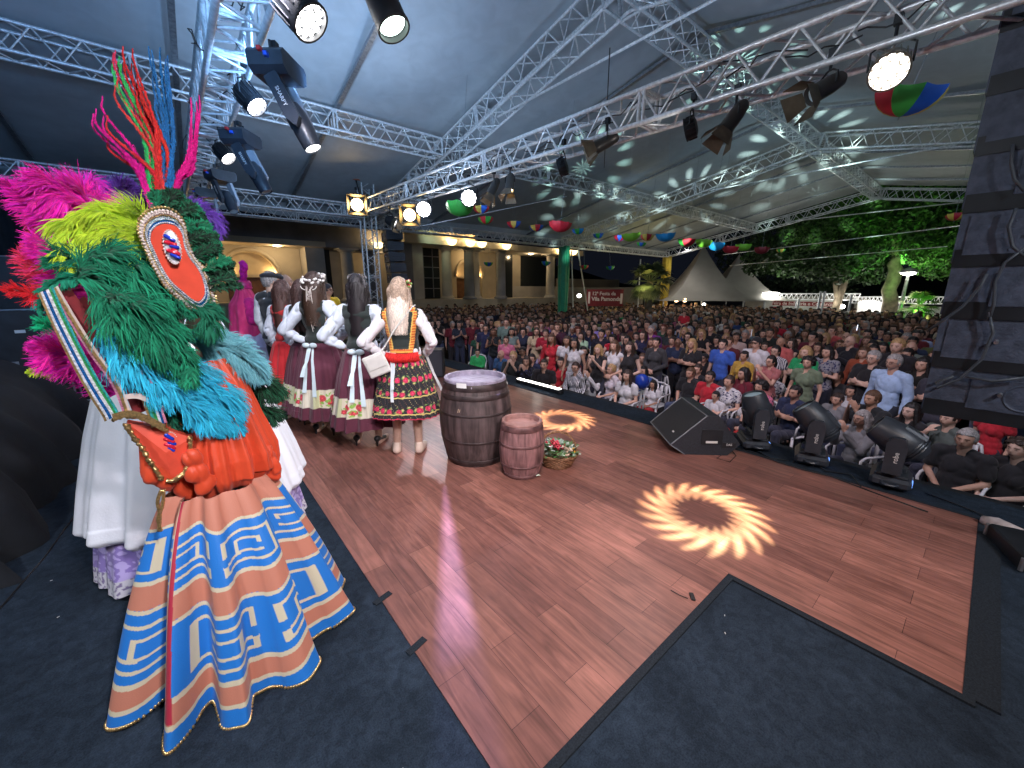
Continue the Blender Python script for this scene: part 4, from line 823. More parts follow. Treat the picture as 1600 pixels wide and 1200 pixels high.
a=at(1336,497,31.5); c=at(1392,497,31.5); h0=at(1338,471,31.5)[2]-a[2]
for i in range(30):
    for j in range(14): u,v=i/29,j/13; V.append((a[0]+(c[0]-a[0])*u+.12*math.sin(u*9+v*4),a[1]+(c[1]-a[1])*u,a[2]-.6+(h0+.6)*v+.1*math.sin(u*5)*v))
for i in range(29):
    for j in range(13): F.append((i*14+j,(i+1)*14+j,(i+1)*14+j+1,i*14+j+1))
mobj('white_sheet',mesh_data('white_sheet',V,F,[WHITEP]),label='wrinkled white sheet hung like a wall left of the green lit trunk',cat='sheet')
board(1305,470,1336,515,33,33,DK,'opening_shade_panel','dark panel for the shade in the gap between the far sign and the white sheet','doorway')  # another dark board, put in as shade of the gap
board(1395,478,1480,515,33,33,PALE,'far_wall','pale low wall behind the pole lamp','wall')
for x0,x1,y,lab in ((1160,1345,459,'thin far truss above the long hall'),(1330,1490,464,'thin far truss above the white sheet')):
    a=at(x0,y,32); c=at(x1,y,31); b=MB(); b.tube(a,c,.04,6); b.tube(a+(0,0,-.35),c+(0,0,-.35),.04,6)
    for k in range(24): p=a+(c-a)*k/24; q=a+(c-a)*(k+.5)/24; b.tube(p,q-(0,0,.35),.02,4); b.tube(q-(0,0,.35),a+(c-a)*(k+1)/24,.02,4)
    b.build('far_truss',ALU,label=lab,cat='truss')
for x,y0,y1,lab in ((1283,455,500,'left post of a pair standing before the far sign'),(1289,455,500,'right post of a pair standing before the far sign'),(1249,467,500,'dark post in front of the far sign'),(1331,460,500,'post at the left edge of the white sheet'),(1162,470,505,'grey post right of the stalls')):
    a=at(x,y0,29); b=MB(); b.tube((a[0],a[1],-1.1),a,.06,6); b.build('post',STEEL,label=lab,cat='post')
a=at(1420,425,27); T=empty('street_lamp',(a[0],a[1],-1.1),label='pole lamp shining white right of the green lit tree',cat='street lamp')
b=MB(); b.pipe([(0,0,0),(0,0,a[2]+1.0)],[.09,.06],8); b.build('pole',STEEL,parent=T); b=MB(); b.lathe([(.0001,.22),(.25,.12),(.35,0),(.3,-.03),(.0001,-.03)],14,(0,0,a[2]+1.1)); b.build('lamp_head',STEEL,parent=T); b=MB(); b.ell((0,0,a[2]+1.03),(.26,.26,.07)); b.build('bulb',M('lamp_glow',(1,.95,.8),emit=25.),parent=T,smooth=True)
point('street_lamp_light',(a[0],a[1]-.0,a[2]-.25),120,(1,.95,.85),.1)
for x,y,d,e,lab in ((1316,479,31,20,'round white lamp beside the far sign'),(1388,473,31,16,'white lamp at the corner of the white sheet'),(905,462,25,10,'small white light left of the red banner'),(1205,458,31.5,8,'long white tube light on the far truss'),(1057,469,28,9,'left orange light in the stall under the tents'),(1070,469,28,9,'right orange light in the stall under the tents'),(1100,476,30,4,'small white light in the stall under the peaked tents')):
    p=at(x,y,d); b=MB(); b.ell(p,(.13,.13,.11) if x!=1205 else (.5,.5,.06),12,8); b.build('far_lamp',M('far_lamp_light',(1,.6,.3) if 'orange' in lab else (1,.97,.9),emit=e),smooth=True,label=lab,cat='lamp')
for x,y,e in ((1230,472,25),(1300,470,15),(1365,470,35),(1080,480,16),(1440,480,8)): p=at(x,y,30.5); point('stall_light',tuple(p),e,(1,.95,.85),.2)
for i,(x,y) in enumerate(((1207,404),(1215,404),(1348,424))):
    p=at(x,y,120); b=MB(); b.ell(p,(.35,.35,.25),8,6); b.build('distant_light',EWS,label=('first','second','third')[i]+' tiny distant light on the dark hillside, counted from the left',cat='lamp')
# dark hills
V=[];F=[]; N=80
for i in range(N):
    a=R(-40)+R(190)*i/(N-1); q=150+8*math.sin(i*.7)
    for z in (-1.1,6+3*math.sin(i*.25)+2*math.sin(i*.6)): V.append((q*math.sin(a)+(20 if z>0 else 0)*math.sin(a),q*math.cos(a),z))
for i in range(N-1): F.append((2*i,2*i+2,2*i+3,2*i+1))
mobj('hills',mesh_data('hills',V,F,[M('dark_hill',(.012,.018,.012),1.,noise_=(.2,.4))]),kind='structure')
# ---------------------------------------------------------------- gobo projections (patterned beams of the moving heads, plus an added streak)
def gobo(fn):
    def g(l):
        l.use_nodes=True; t=l.node_tree; L=t.links.new; em=[n for n in t.nodes if n.type=='EMISSION'][0]
        tc=_n(t,'ShaderNodeTexCoord'); sp=_n(t,'ShaderNodeSeparateXYZ'); L(tc.outputs['Normal'],sp.inputs[0])
        az=_n(t,'ShaderNodeMath',operation='ABSOLUTE'); L(sp.outputs[2],az.inputs[0])
        u=_n(t,'ShaderNodeMath',operation='DIVIDE'); L(sp.outputs[0],u.inputs[0]); L(az.outputs[0],u.inputs[1])
        v=_n(t,'ShaderNodeMath',operation='DIVIDE'); L(sp.outputs[1],v.inputs[0]); L(az.outputs[0],v.inputs[1])
        def m(op,a,b=None,c=None):
            n=_n(t,'ShaderNodeMath',operation=op)
            for i,q in enumerate((a,b,c)):
                if q is None: continue
                if isinstance(q,(int,float)): n.inputs[i].default_value=q
                else: L(q,n.inputs[i])
            return n.outputs[0]
        L(fn(m,u.outputs[0],v.outputs[0]),em.inputs['Strength'])
    return g
def band(m,x,c,w,s):  # smooth bump
    return m('SMOOTH_MIN',1.,m('MAXIMUM',0.,m('DIVIDE',m('SUBTRACT',w,m('ABSOLUTE',m('SUBTRACT',x,c))),s)),.2)
def ring(R0,w,n,swirl):
    def f(m,u,v):
        r=m('SQRT',m('ADD',m('MULTIPLY',u,u),m('MULTIPLY',v,v))); a=m('ARCTAN2',v,u); rr=m('DIVIDE',r,R0)
        p=m('SINE',m('ADD',m('MULTIPLY',a,float(n)),m('MULTIPLY',rr,swirl)))
        k=m('MINIMUM',1.,m('MAXIMUM',0.,m('MULTIPLY',m('SUBTRACT',rr,.72),2.4))); pet=m('MAXIMUM',0.,m('ADD',m('MULTIPLY',p,.55),.62)); edge=m('ADD',m('SUBTRACT',1.,k),m('MULTIPLY',k,pet)); 
        return m('MULTIPLY',band(m,m('SUBTRACT',rr,m('MULTIPLY',p,.07)),1.,w,.45),m('ADD',m('MULTIPLY',edge,1.05),.12))
    return f
def dots(n,seed,k=9.,rot=0.):
    def f(m,u,v):
        r=m('SQRT',m('ADD',m('MULTIPLY',u,u),m('MULTIPLY',v,v))); a=m('ARCTAN2',v,u)
        p=m('SINE',m('MULTIPLY',a,float(n))); q=m('SINE',m('ADD',m('MULTIPLY',r,k*6.28),seed))
        return m('MAXIMUM',0.,m('SUBTRACT',m('MULTIPLY',m('MULTIPLY',m('ADD',p,1.),m('ADD',q,1.)),1.2),2.2))
    return f
c1=ontop(1102,802,.01); L1=(4.55,1.9,3.3)
c1=ontop(1098,800,.01); 
spot('gobo_light',(4.1,1.45,3.05),tuple(c1),1900,30,(1,.84,.46),.0,.010,gobo=gobo(ring(.092,.46,19,11.)))
c2=ontop(878,655,.01); spot('gobo_light',(4.2,3.7,3.05),tuple(c2),1400,28,(1,.82,.42),.0,.010,gobo=gobo(ring(.094,.46,19,11.)))
for tgt,src,e,n,sd,col in (((9.5,4.2,5.9),(4.4,1.2,.6),2500,15,0.,(.6,1,.86)),((10.2,8.8,5.2),(4.4,.9,.6),2500,13,1.,(.6,1,.86)),((16,5.,6.),(4.4,.35,.6),5500,15,2.,(.75,1,.9)),((17,8.9,5.2),(4.4,.4,.6),5500,14,3.,(.78,1,.92)),((8.5,.6,5.3),(4.4,.5,.6),1300,15,1.5,(.75,1,.95)),((23,6,5.8),(4.4,.5,.6),5500,12,1.5,(.75,1,.9)),((14,12,4.5),(4.4,1.2,.6),3500,13,1.5,(.75,1,.9))):
    spot('gobo_light',src,tgt,e*.6,17,col,.5,.004,gobo=gobo(dots(n,sd)))

SL=np.array((4.2,2.75,3.15)); cw=ontop(706,880,.01)
_so=spot('gobo_light',tuple(SL),tuple(cw),2600,40,(.44,.42,1),.2,.01)  # added spot draws the floor streak, standing for a lamp's reflection
_m=np.array(_so.rotation_euler.to_matrix())
def _uv(p): q=_m.T@(np.array(p)-SL); return np.array((q[0],q[1]))/abs(q[2])
U0,U1=_uv(ontop(694,752,.01)),_uv(ontop(716,1010,.01)); _a=U1-U0; _L=np.linalg.norm(_a); _a/=_L
_wd=np.linalg.norm(_uv(ontop(752,1000,.01))-_uv(ontop(674,1000,.01)))/2/_L
def wedge(m,u,v):
    du=m('SUBTRACT',u,float(U0[0])); dv=m('SUBTRACT',v,float(U0[1]))
    s_=m('DIVIDE',m('ADD',m('MULTIPLY',du,float(_a[0])),m('MULTIPLY',dv,float(_a[1]))),float(_L)); t_=m('DIVIDE',m('ABSOLUTE',m('SUBTRACT',m('MULTIPLY',dv,float(_a[0])),m('MULTIPLY',du,float(_a[1])))),float(_L))
    w=m('ADD',.012,m('MULTIPLY',m('MAXIMUM',0.,s_),float(_wd*.72))); e=m('MINIMUM',1.,m('MAXIMUM',0.,m('DIVIDE',m('SUBTRACT',w,t_),.03)))
    st=m('ADD',.7,m('MULTIPLY',m('SINE',m('MULTIPLY',s_,31.)),.10)); lo=m('MINIMUM',1.,m('MAXIMUM',0.,m('DIVIDE',s_,.06))); hi=m('MINIMUM',1.,m('MAXIMUM',0.12,m('DIVIDE',m('SUBTRACT',1.06,s_),.10))); h2=m('MINIMUM',1.,m('MAXIMUM',0.,m('DIVIDE',m('SUBTRACT',1.7,s_),.3)))
    return m('MULTIPLY',m('MULTIPLY',m('MULTIPLY',e,st),m('MULTIPLY',lo,hi)),h2)
gobo(wedge)(_so.data)
# ---------------------------------------------------------------- figures
def blob(fn,vox,smooth=3):
    b=MB(); fn(b); me=mesh_data('t',b.v,b.f,smooth=True); o=bpy.data.objects.new('t',me); link(o)
    r=o.modifiers.new('r','REMESH'); r.mode='VOXEL'; r.voxel_size=vox; r.use_smooth_shade=True
    s=o.modifiers.new('s','SMOOTH'); s.factor=.5; s.iterations=smooth
    dg=bpy.context.evaluated_depsgraph_get(); dg.update(); ev=o.evaluated_get(dg); m2=ev.to_mesh()
    V=np.zeros(len(m2.vertices)*3,np.float32); m2.vertices.foreach_get('co',V); V=V.reshape(-1,3)
    n=len(m2.polygons); L=np.zeros(len(m2.loops),np.int32); m2.loops.foreach_get('vertex_index',L)
    tot=np.zeros(n,np.int32); m2.polygons.foreach_get('loop_total',tot)
    N=np.zeros(len(m2.vertices)*3,np.float32); m2.vertices.foreach_get('normal',N); N=N.reshape(-1,3)
    if (tot==4).all(): F=L.reshape(-1,4)
    else:
        F=[];k=0
        for q in tot: F.append(tuple(int(i) for i in L[k:k+q])); k+=q
    ev.to_mesh_clear(); bpy.data.objects.remove(o); bpy.data.meshes.remove(me)
    return V,F,N
def wrinkle(V,N,amp,sc_=9.,seed=0,st=(1,1,.6)):
    out=V.copy()
    for i in range(len(V)):
        p=V[i]; c=noise.noise((p[0]*sc_*1.1*st[0]+seed+p[2]*sc_*.5,p[1]*sc_*1.1*st[1],p[2]*sc_*1.1*st[2]+seed)); out[i]=p+N[i]*amp*(.7*noise.noise((p[0]*sc_*st[0]+seed,p[1]*sc_*st[1],p[2]*sc_*st[2]))-.75*math.exp(-(c/.11)**2)+.2)
    return out
def unit(v): v=np.array(v,float); return v/(np.linalg.norm(v)+1e-9)
# --- head: one dense sphere shaped into a face, facing -Y, centre at origin (height ~.23)
def head_mesh(nu=44,nv=34,child=False):
    V=[];C=[]
    for j in range(nv+1):
        t=PI*j/nv
        for i in range(nu):
            a=2*PI*i/nu; a=a-.62*math.sin(a); x,y,z=math.sin(t)*math.sin(a),-math.sin(t)*math.cos(a),math.cos(t)
            X,Y,Z=.074*x,.092*y,.113*z
            if Z<0: k=1-.42*(-Z/.113)**1.5; X*=k; Y=Y*(1-.12*(-Z/.113)) 
            if Z<-.03 and y<0: Y-=.006
            if y>0: Y*=1.04; Z*=.98
            f=max(0,-y)
            g=lambda cx,cz,sx,sz: math.exp(-((X-cx)/sx)**2-((Z-cz)/sz)**2)*(f>0)
            Y-=.020*g(0,-.020,.010,.016)+.010*g(0,.0,.008,.020)            # nose
            Y+=.008*(g(.031,.006,.016,.012)+g(-.031,.006,.016,.012))      # sockets
            Y-=.005*g(0,.028,.045,.008)+.006*g(0,-.058,.018,.007)+.004*g(0,-.088,.016,.012)
            c=[1,1,1]
            if f>.3:
                for s in (-1,1):
                    ex=(X-s*.030)/.013; ez=(Z-.004)/.0062
                    if ex*ex+ez*ez<1: c=[.60,.56,.54]
                    if ((X-s*.030)/.0062)**2+((Z-.004)/.006)**2<1: c=[.05,.04,.04]
                    if abs(Z-.0215)<.0042 and abs(X-s*.030)<.019: c=[.12,.09,.08]
                if abs(Z+.057)<.0065 and abs(X)<.022*(1-abs(Z+.057)/.012): c=[.68,.33,.33]
                if abs(Z+.0565)<.0016 and abs(X)<.020: c=[.35,.14,.14]
                if (abs(X)-.008)**2+(Z+.034)**2<.0035**2: c=[.5,.35,.3]
            if abs(X)>.035 and -.05<Z<-.01 and f>.2: c=[1.,.86,.83]
            V.append((X,Y,Z)); C.append(c)
    F=[]
    for j in range(nv):
        for i in range(nu): k=(i+1)%nu; F.append((j*nu+i,(j+1)*nu+i,(j+1)*nu+k,j*nu+k))
    b=MB()
    for s in (-1,1):
        b.ell((s*.076,.008,-.008),(.009,.018,.030),10,8,rot=Matrix.Rotation(s*.25,3,'Z'))
    n=len(V); V+=b.v; F+=[tuple(q+n for q in f) for f in b.f]; C+=[[.95,.85,.83]]*len(b.v)
    return np.array(V),F,np.array(C)
HEAD=head_mesh(); HEADLO=head_mesh(36,36)
def hand_prims(b,w,d,nrm,thumb,curl=.5,s=1.):
    # wrist w, direction d, palm normal nrm (palm side), thumb side unit vector
    w=np.array(w,float); d=unit(d); n=unit(np.array(nrm)-d*np.dot(nrm,d)); t=unit(np.array(thumb)-d*np.dot(thumb,d)-n*np.dot(thumb,n))
    for k,(off,L,base) in enumerate(((.030,.066,.082),(.010,.076,.088),(-.010,.070,.084),(-.029,.054,.076))):
        p0=w+t*off*.45*s; p=w+(d*base+t*off)*s; b.cap(p0,p,.0125*s,.0105*s,8); ang=0; dd=d
        for seg,fr in enumerate((.46,.30,.24)):
            ang+=curl*(.55+.1*k)*(1 if seg else .7); dd=unit(d*math.cos(ang)+n*math.sin(ang)); q=p+dd*L*fr*s; b.cap(p,q,.0095*s*(1-.09*seg),.0088*s*(1-.1*seg),8); p=q
    p=w+(t*.020+d*.022)*s; q=p+unit(t*.75+d*.65+n*.25)*.040*s; b.cap(w+d*.01*s,p,.015*s,.013*s,8); b.cap(p,q,.0125*s,.0105*s,8); b.cap(q,q+unit(t*.25+d*.9+n*.4)*.030*s,.0105*s,.009*s,8)
def pose(kind,fem=False,**k):
    P=dict(pelvis=(0,0,.93),chest=(0,.0,1.24),neck=(0,.012,1.43),head=(0,-.012,1.575),
        sh=.165 if fem else .185,hipw=.085,shz=1.385,knee=[(-.09,-.01,.50),(.10,-.02,.50)],ank=[(-.10,.03,.085),(.12,.02,.085)],foot=[(-.12,-.13,.03),(.17,-.13,.03)])
    e,w,hd,hn=[(-.24,.04,1.12),(.24,.04,1.12)],[(-.255,-.05,.88),(.255,-.05,.88)],[(0,-.15,-1),(0,-.15,-1)],[(1,0,0),(-1,0,0)]; th=[(0,-1,0),(0,-1,0)]; curl=[.45,.45]
    if kind=='crossed': e=[(-.235,-.04,1.14),(.235,-.04,1.14)]; w=[(.04,-.205,1.17),(-.04,-.185,1.205)]; hd=[(1,-.05,.15),(-1,.1,-.05)]; hn=[(0,1,0),(0,1,0)]; th=[(0,0,1),(0,0,1)]
    if kind=='clasped': e=[(-.245,.03,1.11),(.245,.03,1.11)]; w=[(-.055,-.20,.985),(.055,-.20,.995)]; hd=[(.8,-.3,-.35),(-.8,-.3,-.35)]; hn=[(.2,1,0),(-.2,1,0)]; th=[(0,0,1),(0,0,1)]; curl=[.5,.6]
    if kind=='phone': e=[(-.20,-.14,1.17),(.20,-.14,1.17)]; w=[(-.06,-.31,1.40),(.06,-.31,1.40)]; hd=[(.25,-.35,1),(-.25,-.35,1)]; hn=[(.6,.5,0),(-.6,.5,0)]; th=[(0,1,.3),(0,1,.3)]; curl=[.6,.6]
    if kind=='clap': e=[(-.23,-.06,1.13),(.23,-.06,1.13)]; w=[(-.035,-.27,1.26),(.035,-.27,1.27)]; hd=[(.15,-.3,1),(-.15,-.3,1)]; hn=[(1,0,0),(-1,0,0)]; th=[(0,1,0),(0,1,0)]; curl=[.1,.1]
    if kind in('sit','sitfold','sitphone','sitchin'):
        dz=-.47; P.update(pelvis=(0,.02,.46),chest=(0,.03,.77),neck=(0,.03,.96),head=(0,.0,1.105),shz=.915,knee=[(-.13,-.42,.49),(.13,-.43,.49)],ank=[(-.13,-.40,.09),(.13,-.42,.09)],foot=[(-.14,-.56,.04),(.14,-.58,.04)])
        e=[(-.23,-.01,.67),(.23,-.01,.67)]; w=[(-.07,-.23,.585),(.07,-.23,.59)]; hd=[(.7,-.5,-.25),(-.7,-.5,-.2)]; hn=[(.1,.2,-1),(-.1,.2,-1)]; th=[(0,-1,0),(0,-1,0)]
        if kind=='sitfold': e=[(-.22,-.03,.68),(.22,-.03,.68)]; w=[(.04,-.19,.72),(-.04,-.17,.75)]; hd=[(1,-.05,.15),(-1,.1,-.05)]; hn=[(0,1,0),(0,1,0)]; th=[(0,0,1),(0,0,1)]
        if kind=='sitphone': e=[(-.19,-.14,.72),(.19,-.14,.72)]; w=[(-.06,-.27,.96),(.06,-.27,.96)]; hd=[(.25,-.35,1),(-.25,-.35,1)]; hn=[(.6,.5,0),(-.6,.5,0)]; th=[(0,1,.3),(0,1,.3)]; curl=[.6,.6]
        if kind=='sitchin': e=[(-.20,-.16,.70),(.23,-.01,.67)]; w=[(-.05,-.20,.93),(.03,-.24,.59)]; hd=[(.3,.35,.8),(-.7,-.5,-.2)]; hn=[(.3,1,0),(-.1,.2,-1)]; th=[(1,0,0),(0,-1,0)]; curl=[1.0,.45]
    P.update(e=e,w=w,hd=hd,hn=hn,th=th,curl=curl,fem=fem,girth=1.); P.update(k); return P
def torso_prims(b,P,g=0.,low=True):
    pe,ch,ne=map(np.array,(P['pelvis'],P['chest'],P['neck'])); f=P['fem']; G=P['girth']
    wst=pe*.55+ch*.45; hw=.165 if f else .155
    up=unit(ch-pe)
    if low: b.ell(pe+(0,.015,-.02),((hw)*G+g,.115*G+g,.12+g*.5)); b.ell(pe+(0,.0,.08),(.145*G+g,.108*G+g,.12))
    b.ell(wst+(0,-.01*G,.02),((.118 if f else .138)*G+g,(.092 if f else .10)*G*G+g,.15)); b.ell(ch,((.138 if f else .158)*(G*.5+.5)+g,.105*(G*.5+.5)+g,.17+g*.5)); b.ell(ch+(0,.02,.09),((.15 if f else .172)+g,.088+g,.075))
    if f:
        for s in (-1,1): b.ell(ch+(s*.060,-.070,.0),(.060+g,.050+g,.062+g))
    z=P['shz']
    for s in (-1,1): b.cap((s*.05,P['neck'][1]+.01,z+.035),(s*(P['sh']-.01),P['neck'][1]+.005,z),.045+g,.048+g)
def arm(b,P,i,g=0.,t0=0.,t1=2.,puff=0.):
    s=(-1,1)[i]; S=np.array((s*P['sh'],P['neck'][1],P['shz'])); E=np.array(P['e'][i]); W=np.array(P['w'][i]); k=1 if not P['fem'] else .88
    if t1>=1: b.cap(S,E,(.050+puff)*k+g,(.038+puff*.8)*k+g)
    else: b.cap(S,S+(E-S)*t1,(.050+puff)*k+g,(.044+puff)*k+g)
    if t1>1: q=E+(W-E)*(t1-1); b.cap(E,q,(.038+puff*.8)*k+g,(.038-.012*(t1-1)+puff*.5)*k+g)
def leg(b,P,i,g=0.,t1=2.):
    s=(-1,1)[i]; Hh=np.array(P['pelvis'])+(s*P['hipw'],0,-.03); K=np.array(P['knee'][i]); A=np.array(P['ank'][i]); G=P['girth']
    b.cap(Hh,K,.082*G+g,.056+g)
    if t1>1:
        q=K+(A-K)*(t1-1); b.cap(K,q,.054+g,.036+g if t1>=2 else .045+g)
        if g==0: b.cap(K+(A-K)*.1+(0,.012,0),K+(A-K)*.5+(0,.010,0),.050,.044)
def shoe(b,P,i,g=0.):
    A=np.array(P['ank'][i]); Ft=np.array(P['foot'][i]); b.cap(A+(0,.02,-.045),Ft,.040+g,.034+g); b.cap(A+(0,0,.01),A+(0,.02,-.04),.040+g,.040+g)
def body_fn(P,legs=True):
    def f(b):
        torso_prims(b,P); ne=np.array(P['neck']); hd=np.array(P['head'])
        b.cap(ne-(0,0,.06),hd+(0,.02,-.04),.052 if P['fem'] else .058,.050 if P['fem'] else .055)
        for i in (0,1):
            arm(b,P,i); hand_prims(b,P['w'][i],P['hd'][i],P['hn'][i],P['th'][i],P['curl'][i])
            if legs: leg(b,P,i); shoe(b,P,i,-.006)
    return f
SKIN=M('skin',(.5,.3,.22),.5,mode='objcol',noise_=(30,.06),spec=.4); SKIN.node_tree.nodes['Principled BSDF'].inputs['Subsurface Weight'].default_value=0
FAB=M('garment_fabric',(.5,.5,.5),.85,mode='obj',noise_=(22,.12),bump=(160,.25),sheen=.15); HAIRM=M('hair',(.05,.03,.02),.45,mode='obj',noise_=(60,.5),bump=(120,.6)); SHOEM=M('shoe_leather',(.03,.03,.03),.4,mode='obj')
FABP=M('patterned_fabric',(.5,.5,.5),.85,mode='objcol',bump=(160,.25),sheen=.15)
def body_mesh(P,vox=.009,name='person',head=None,turn=0.,nod=0.,legs=True,wear_head=True):
    V,F,N=blob(body_fn(P,legs),vox,2)
    hv,hf,hc=head or HEAD; Rm=np.array(Matrix.Rotation(turn,3,'Z')@Matrix.Rotation(nod,3,'X')); h=hv@Rm.T+np.array(P['head'])
    F=F.tolist() if isinstance(F,np.ndarray) else F; n=len(V); F=F+[tuple(q+n for q in f) for f in hf]
    C=np.concatenate([np.ones((n,3)),hc]); return mesh_data(name,np.concatenate([V,h]),F,[SKIN],col=C)
def top_mesh(P,sleeve,hem=.12,puff=0.,name='top',neck=True,wr=.010,vox=.011,g=.014):
    def f(b):
        torso_prims(b,P,g)
        pe=np.array(P['pelvis'])
        b.ell(pe+(0,0,-.02),(.165*P['girth']+g,.120*P['girth']+g,hem))
        if sleeve>0:
            for i in (0,1): arm(b,P,i,g,0,sleeve,puff)
    V,F,N=blob(f,vox,3); V=wrinkle(V,N,wr,8,rnd.random()*50)
    return mesh_data(name,V,F,[FAB])
def trouser_mesh(P,t1=1.95,name='trousers',wr=.010):
    def f(b):
        pe=np.array(P['pelvis']); G=P['girth']; b.ell(pe+(0,.012,-.02),(.168*G+.008,.122*G+.008,.12))
        for i in (0,1): leg(b,P,i,.016,t1)
    V,F,N=blob(f,.012,3); return mesh_data(name,wrinkle(V,N,wr,7,rnd.random()*50),F,[FAB])
def shoes_mesh(P):
    def f(b):
        for i in (0,1): shoe(b,P,i,.004)
    V,F,N=blob(f,.009,2); return mesh_data('shoes',V,F,[SHOEM])
# hair pieces around a head centred at the origin, facing -Y
def hair_mesh(kind,seed=0):
    def f(b):
        if kind=='bald': return
        b.ell((0,.014,.022),(.087,.100,.113),20,14)
        if kind in('long','longwavy','mid'):
            L={'long':.36,'longwavy':.33,'mid':.20}[kind]
            for s in (-1,1):
                b.cap((s*.066,-.012,.03),(s*.086,.01,-L*.5),.030,.036); b.cap((s*.078,.03,-L*.5),(s*.085,.035,-L*.95),.036,.022)
            b.cap((0,.06,.02),(0,.085,-L*.9),.070,.045); b.cap((-.05,.06,0),(-.05,.075,-L*.9),.05,.035); b.cap((.05,.06,0),(.05,.075,-L*.9),.05,.035)
        if kind=='bun': b.ell((0,.09,.07),(.042,.04,.04)); 
        if kind=='pony': b.cap((0,.10,.04),(0,.135,-.05),.032,.035); b.cap((0,.135,-.05),(0,.12,-.20),.035,.015)
        if kind=='curly':
            for k in range(40):
                a=k*2.4; z=.10-.0042*k; r_=math.sqrt(max(0,1-(z/.13)**2)); 
                if math.sin(a)>-.55 or z>.055: b.ell((.088*r_*math.cos(a),.02+.09*r_*math.sin(a),z),(.03,.03,.03),8,6)
    if kind=='none': return None
    V,F,N=blob(f,.0085,2)
    V=wrinkle(V,N,.008 if kind!='curly' else .014,26,seed,(1,1,.25 if kind!='curly' else 1))
    # open the face: push hair verts in front of the face back to the hairline
    z,y,x=V[:,2],V[:,1],V[:,0]
    hl=.060
    m=(y<.0)&(z<hl)&(abs(x)<.066); t=np.clip((hl-z[m])/.012,0,1)
    V[m,1]=V[m,1]*(1-t)+.02*t; V[m,0]*=(1-.12*t)
    if kind in('short','bun','pony','curly'):
        m=(z<-.015)&(y<.045)&(z>-.2); V[m]*=np.array([.72,.8,1]); V[m,2]=np.maximum(V[m,2],-.03)
        m=(z<-.055)&(y<.11) if kind!='pony' else (z<-.055)&(y<.09); V[m,2]=-.055
    return mesh_data('hair',V,F,[HAIRM])
HK=['short','short','long','longwavy','mid','bun','pony','curly']
HAIRS={k:hair_mesh(k,i*3.1) for i,k in enumerate(['short','long','longwavy','mid','bun','pony','curly'])}
b=MB(); b.lathe([(.088,.03),(.092,.06),(.080,.10),(.04,.125),(.0001,.13)],24,(0,.012,0)); 
b.add([(s*.075*math.cos(a)*1,-.06-.085*math.sin(a),.038+.002*k) for k in (0,1) for s,a in ((1,q*PI/10) for q in range(11))],[(i,i+1,i+12,i+11) for i in range(10)]+[tuple(range(11))])
CAPM=mesh_data('cap',b.v,b.f,[FAB])
b=MB(); 
for s in (-1,1): b.pipe([(s*.031+.021*math.cos(a),-.098,.003+.017*math.sin(a)) for a in np.linspace(0,2*PI,15)],.0022,5); b.tube((s*.052,-.095,.006),(s*.078,.0,.006),.002,5)
b.tube((-.010,-.10,.006),(.010,-.10,.006),.002,5); GLS=mesh_data('glasses',b.v,b.f,[BLACK])
HAIRC={'black':(.012,.010,.010),'dark brown':(.035,.020,.014),'brown':(.09,.045,.022),'blonde':(.42,.27,.12),'grey':(.30,.29,.28),'auburn':(.14,.035,.018),'white':(.6,.58,.55)}
SKINS=[(.62,.38,.28),(.55,.33,.24),(.48,.28,.19),(.66,.43,.33),(.36,.20,.13),(.25,.13,.085)]
# ---------------------------------------------------------------- dancers on the stage
def strands(name,roots,n,length,colr,parent,wav=0.,width=.006,back=(0,1,0),seg=12,spread=.4,seed=1,side=.09,rad=(.085,.098,.112),yb=.05,taper=1.,cvar=.25):
    # ribbons from the crown down the back of a head centred at the origin (facing -Y)
    rs=np.random.RandomState(seed); V=[];C=[];F=[]
    for k in range(n):
        u=rs.uniform(-1,1); a=u*PI*.62; # angle round the back, 0=back
        st=rs.uniform(.0,.55); p=[]; L=length*rs.uniform(.82,1.05)
        for j in range(seg+1):
            t=j/seg; s_=t*(L+.12)
            arc=.12*1.25
            if s_<arc: th=st+(PI/2-st)*s_/arc; r_=math.sin(th); x=rad[0]*math.sin(a)*r_; y=rad[1]*math.cos(a)*r_; z=rad[2]*math.cos(th)
            else:
                q=s_-arc; cl=min(1,q/.2); x=rad[0]*math.sin(a)*(1-.0*cl)+ (side-rad[0])*math.sin(a)*cl; y=rad[1]*math.cos(a)*(1-cl)+(yb+.05*math.cos(a))*cl; z=-q; x*=1-(1-taper)*min(1,q/length)
            w_=wav*min(1,max(0,s_-.06)*6); x+=w_*math.sin(s_*42+k*.7+a*3); y+=w_*.7*math.cos(s_*38+k); p.append((x,y+.012,z))
        p=np.array(p); wd=width*rs.uniform(.6,1.2); tang=np.array((math.cos(a),-math.sin(a),0)); col=np.array(colr)*(1+rs.uniform(-cvar,cvar)); o=len(V)
        for j,q in enumerate(p):
            ww=wd*(1-.75*(j/seg)**2); V+=[q-tang*ww,q+tang*ww]; C+=[col,col]
            if j: F.append((o+2*j-2,o+2*j-1,o+2*j+1,o+2*j))
    return mobj(name,mesh_data(name,V,F,[STRAND],col=np.array(C)),parent=parent)
STRAND=M('hair_strands',(.1,.1,.1),.5,mode='col',spec=.3)
PRT=M('printed_cloth',(.5,.5,.5),.8,mode='col',bump=(200,.2),sheen=.15)
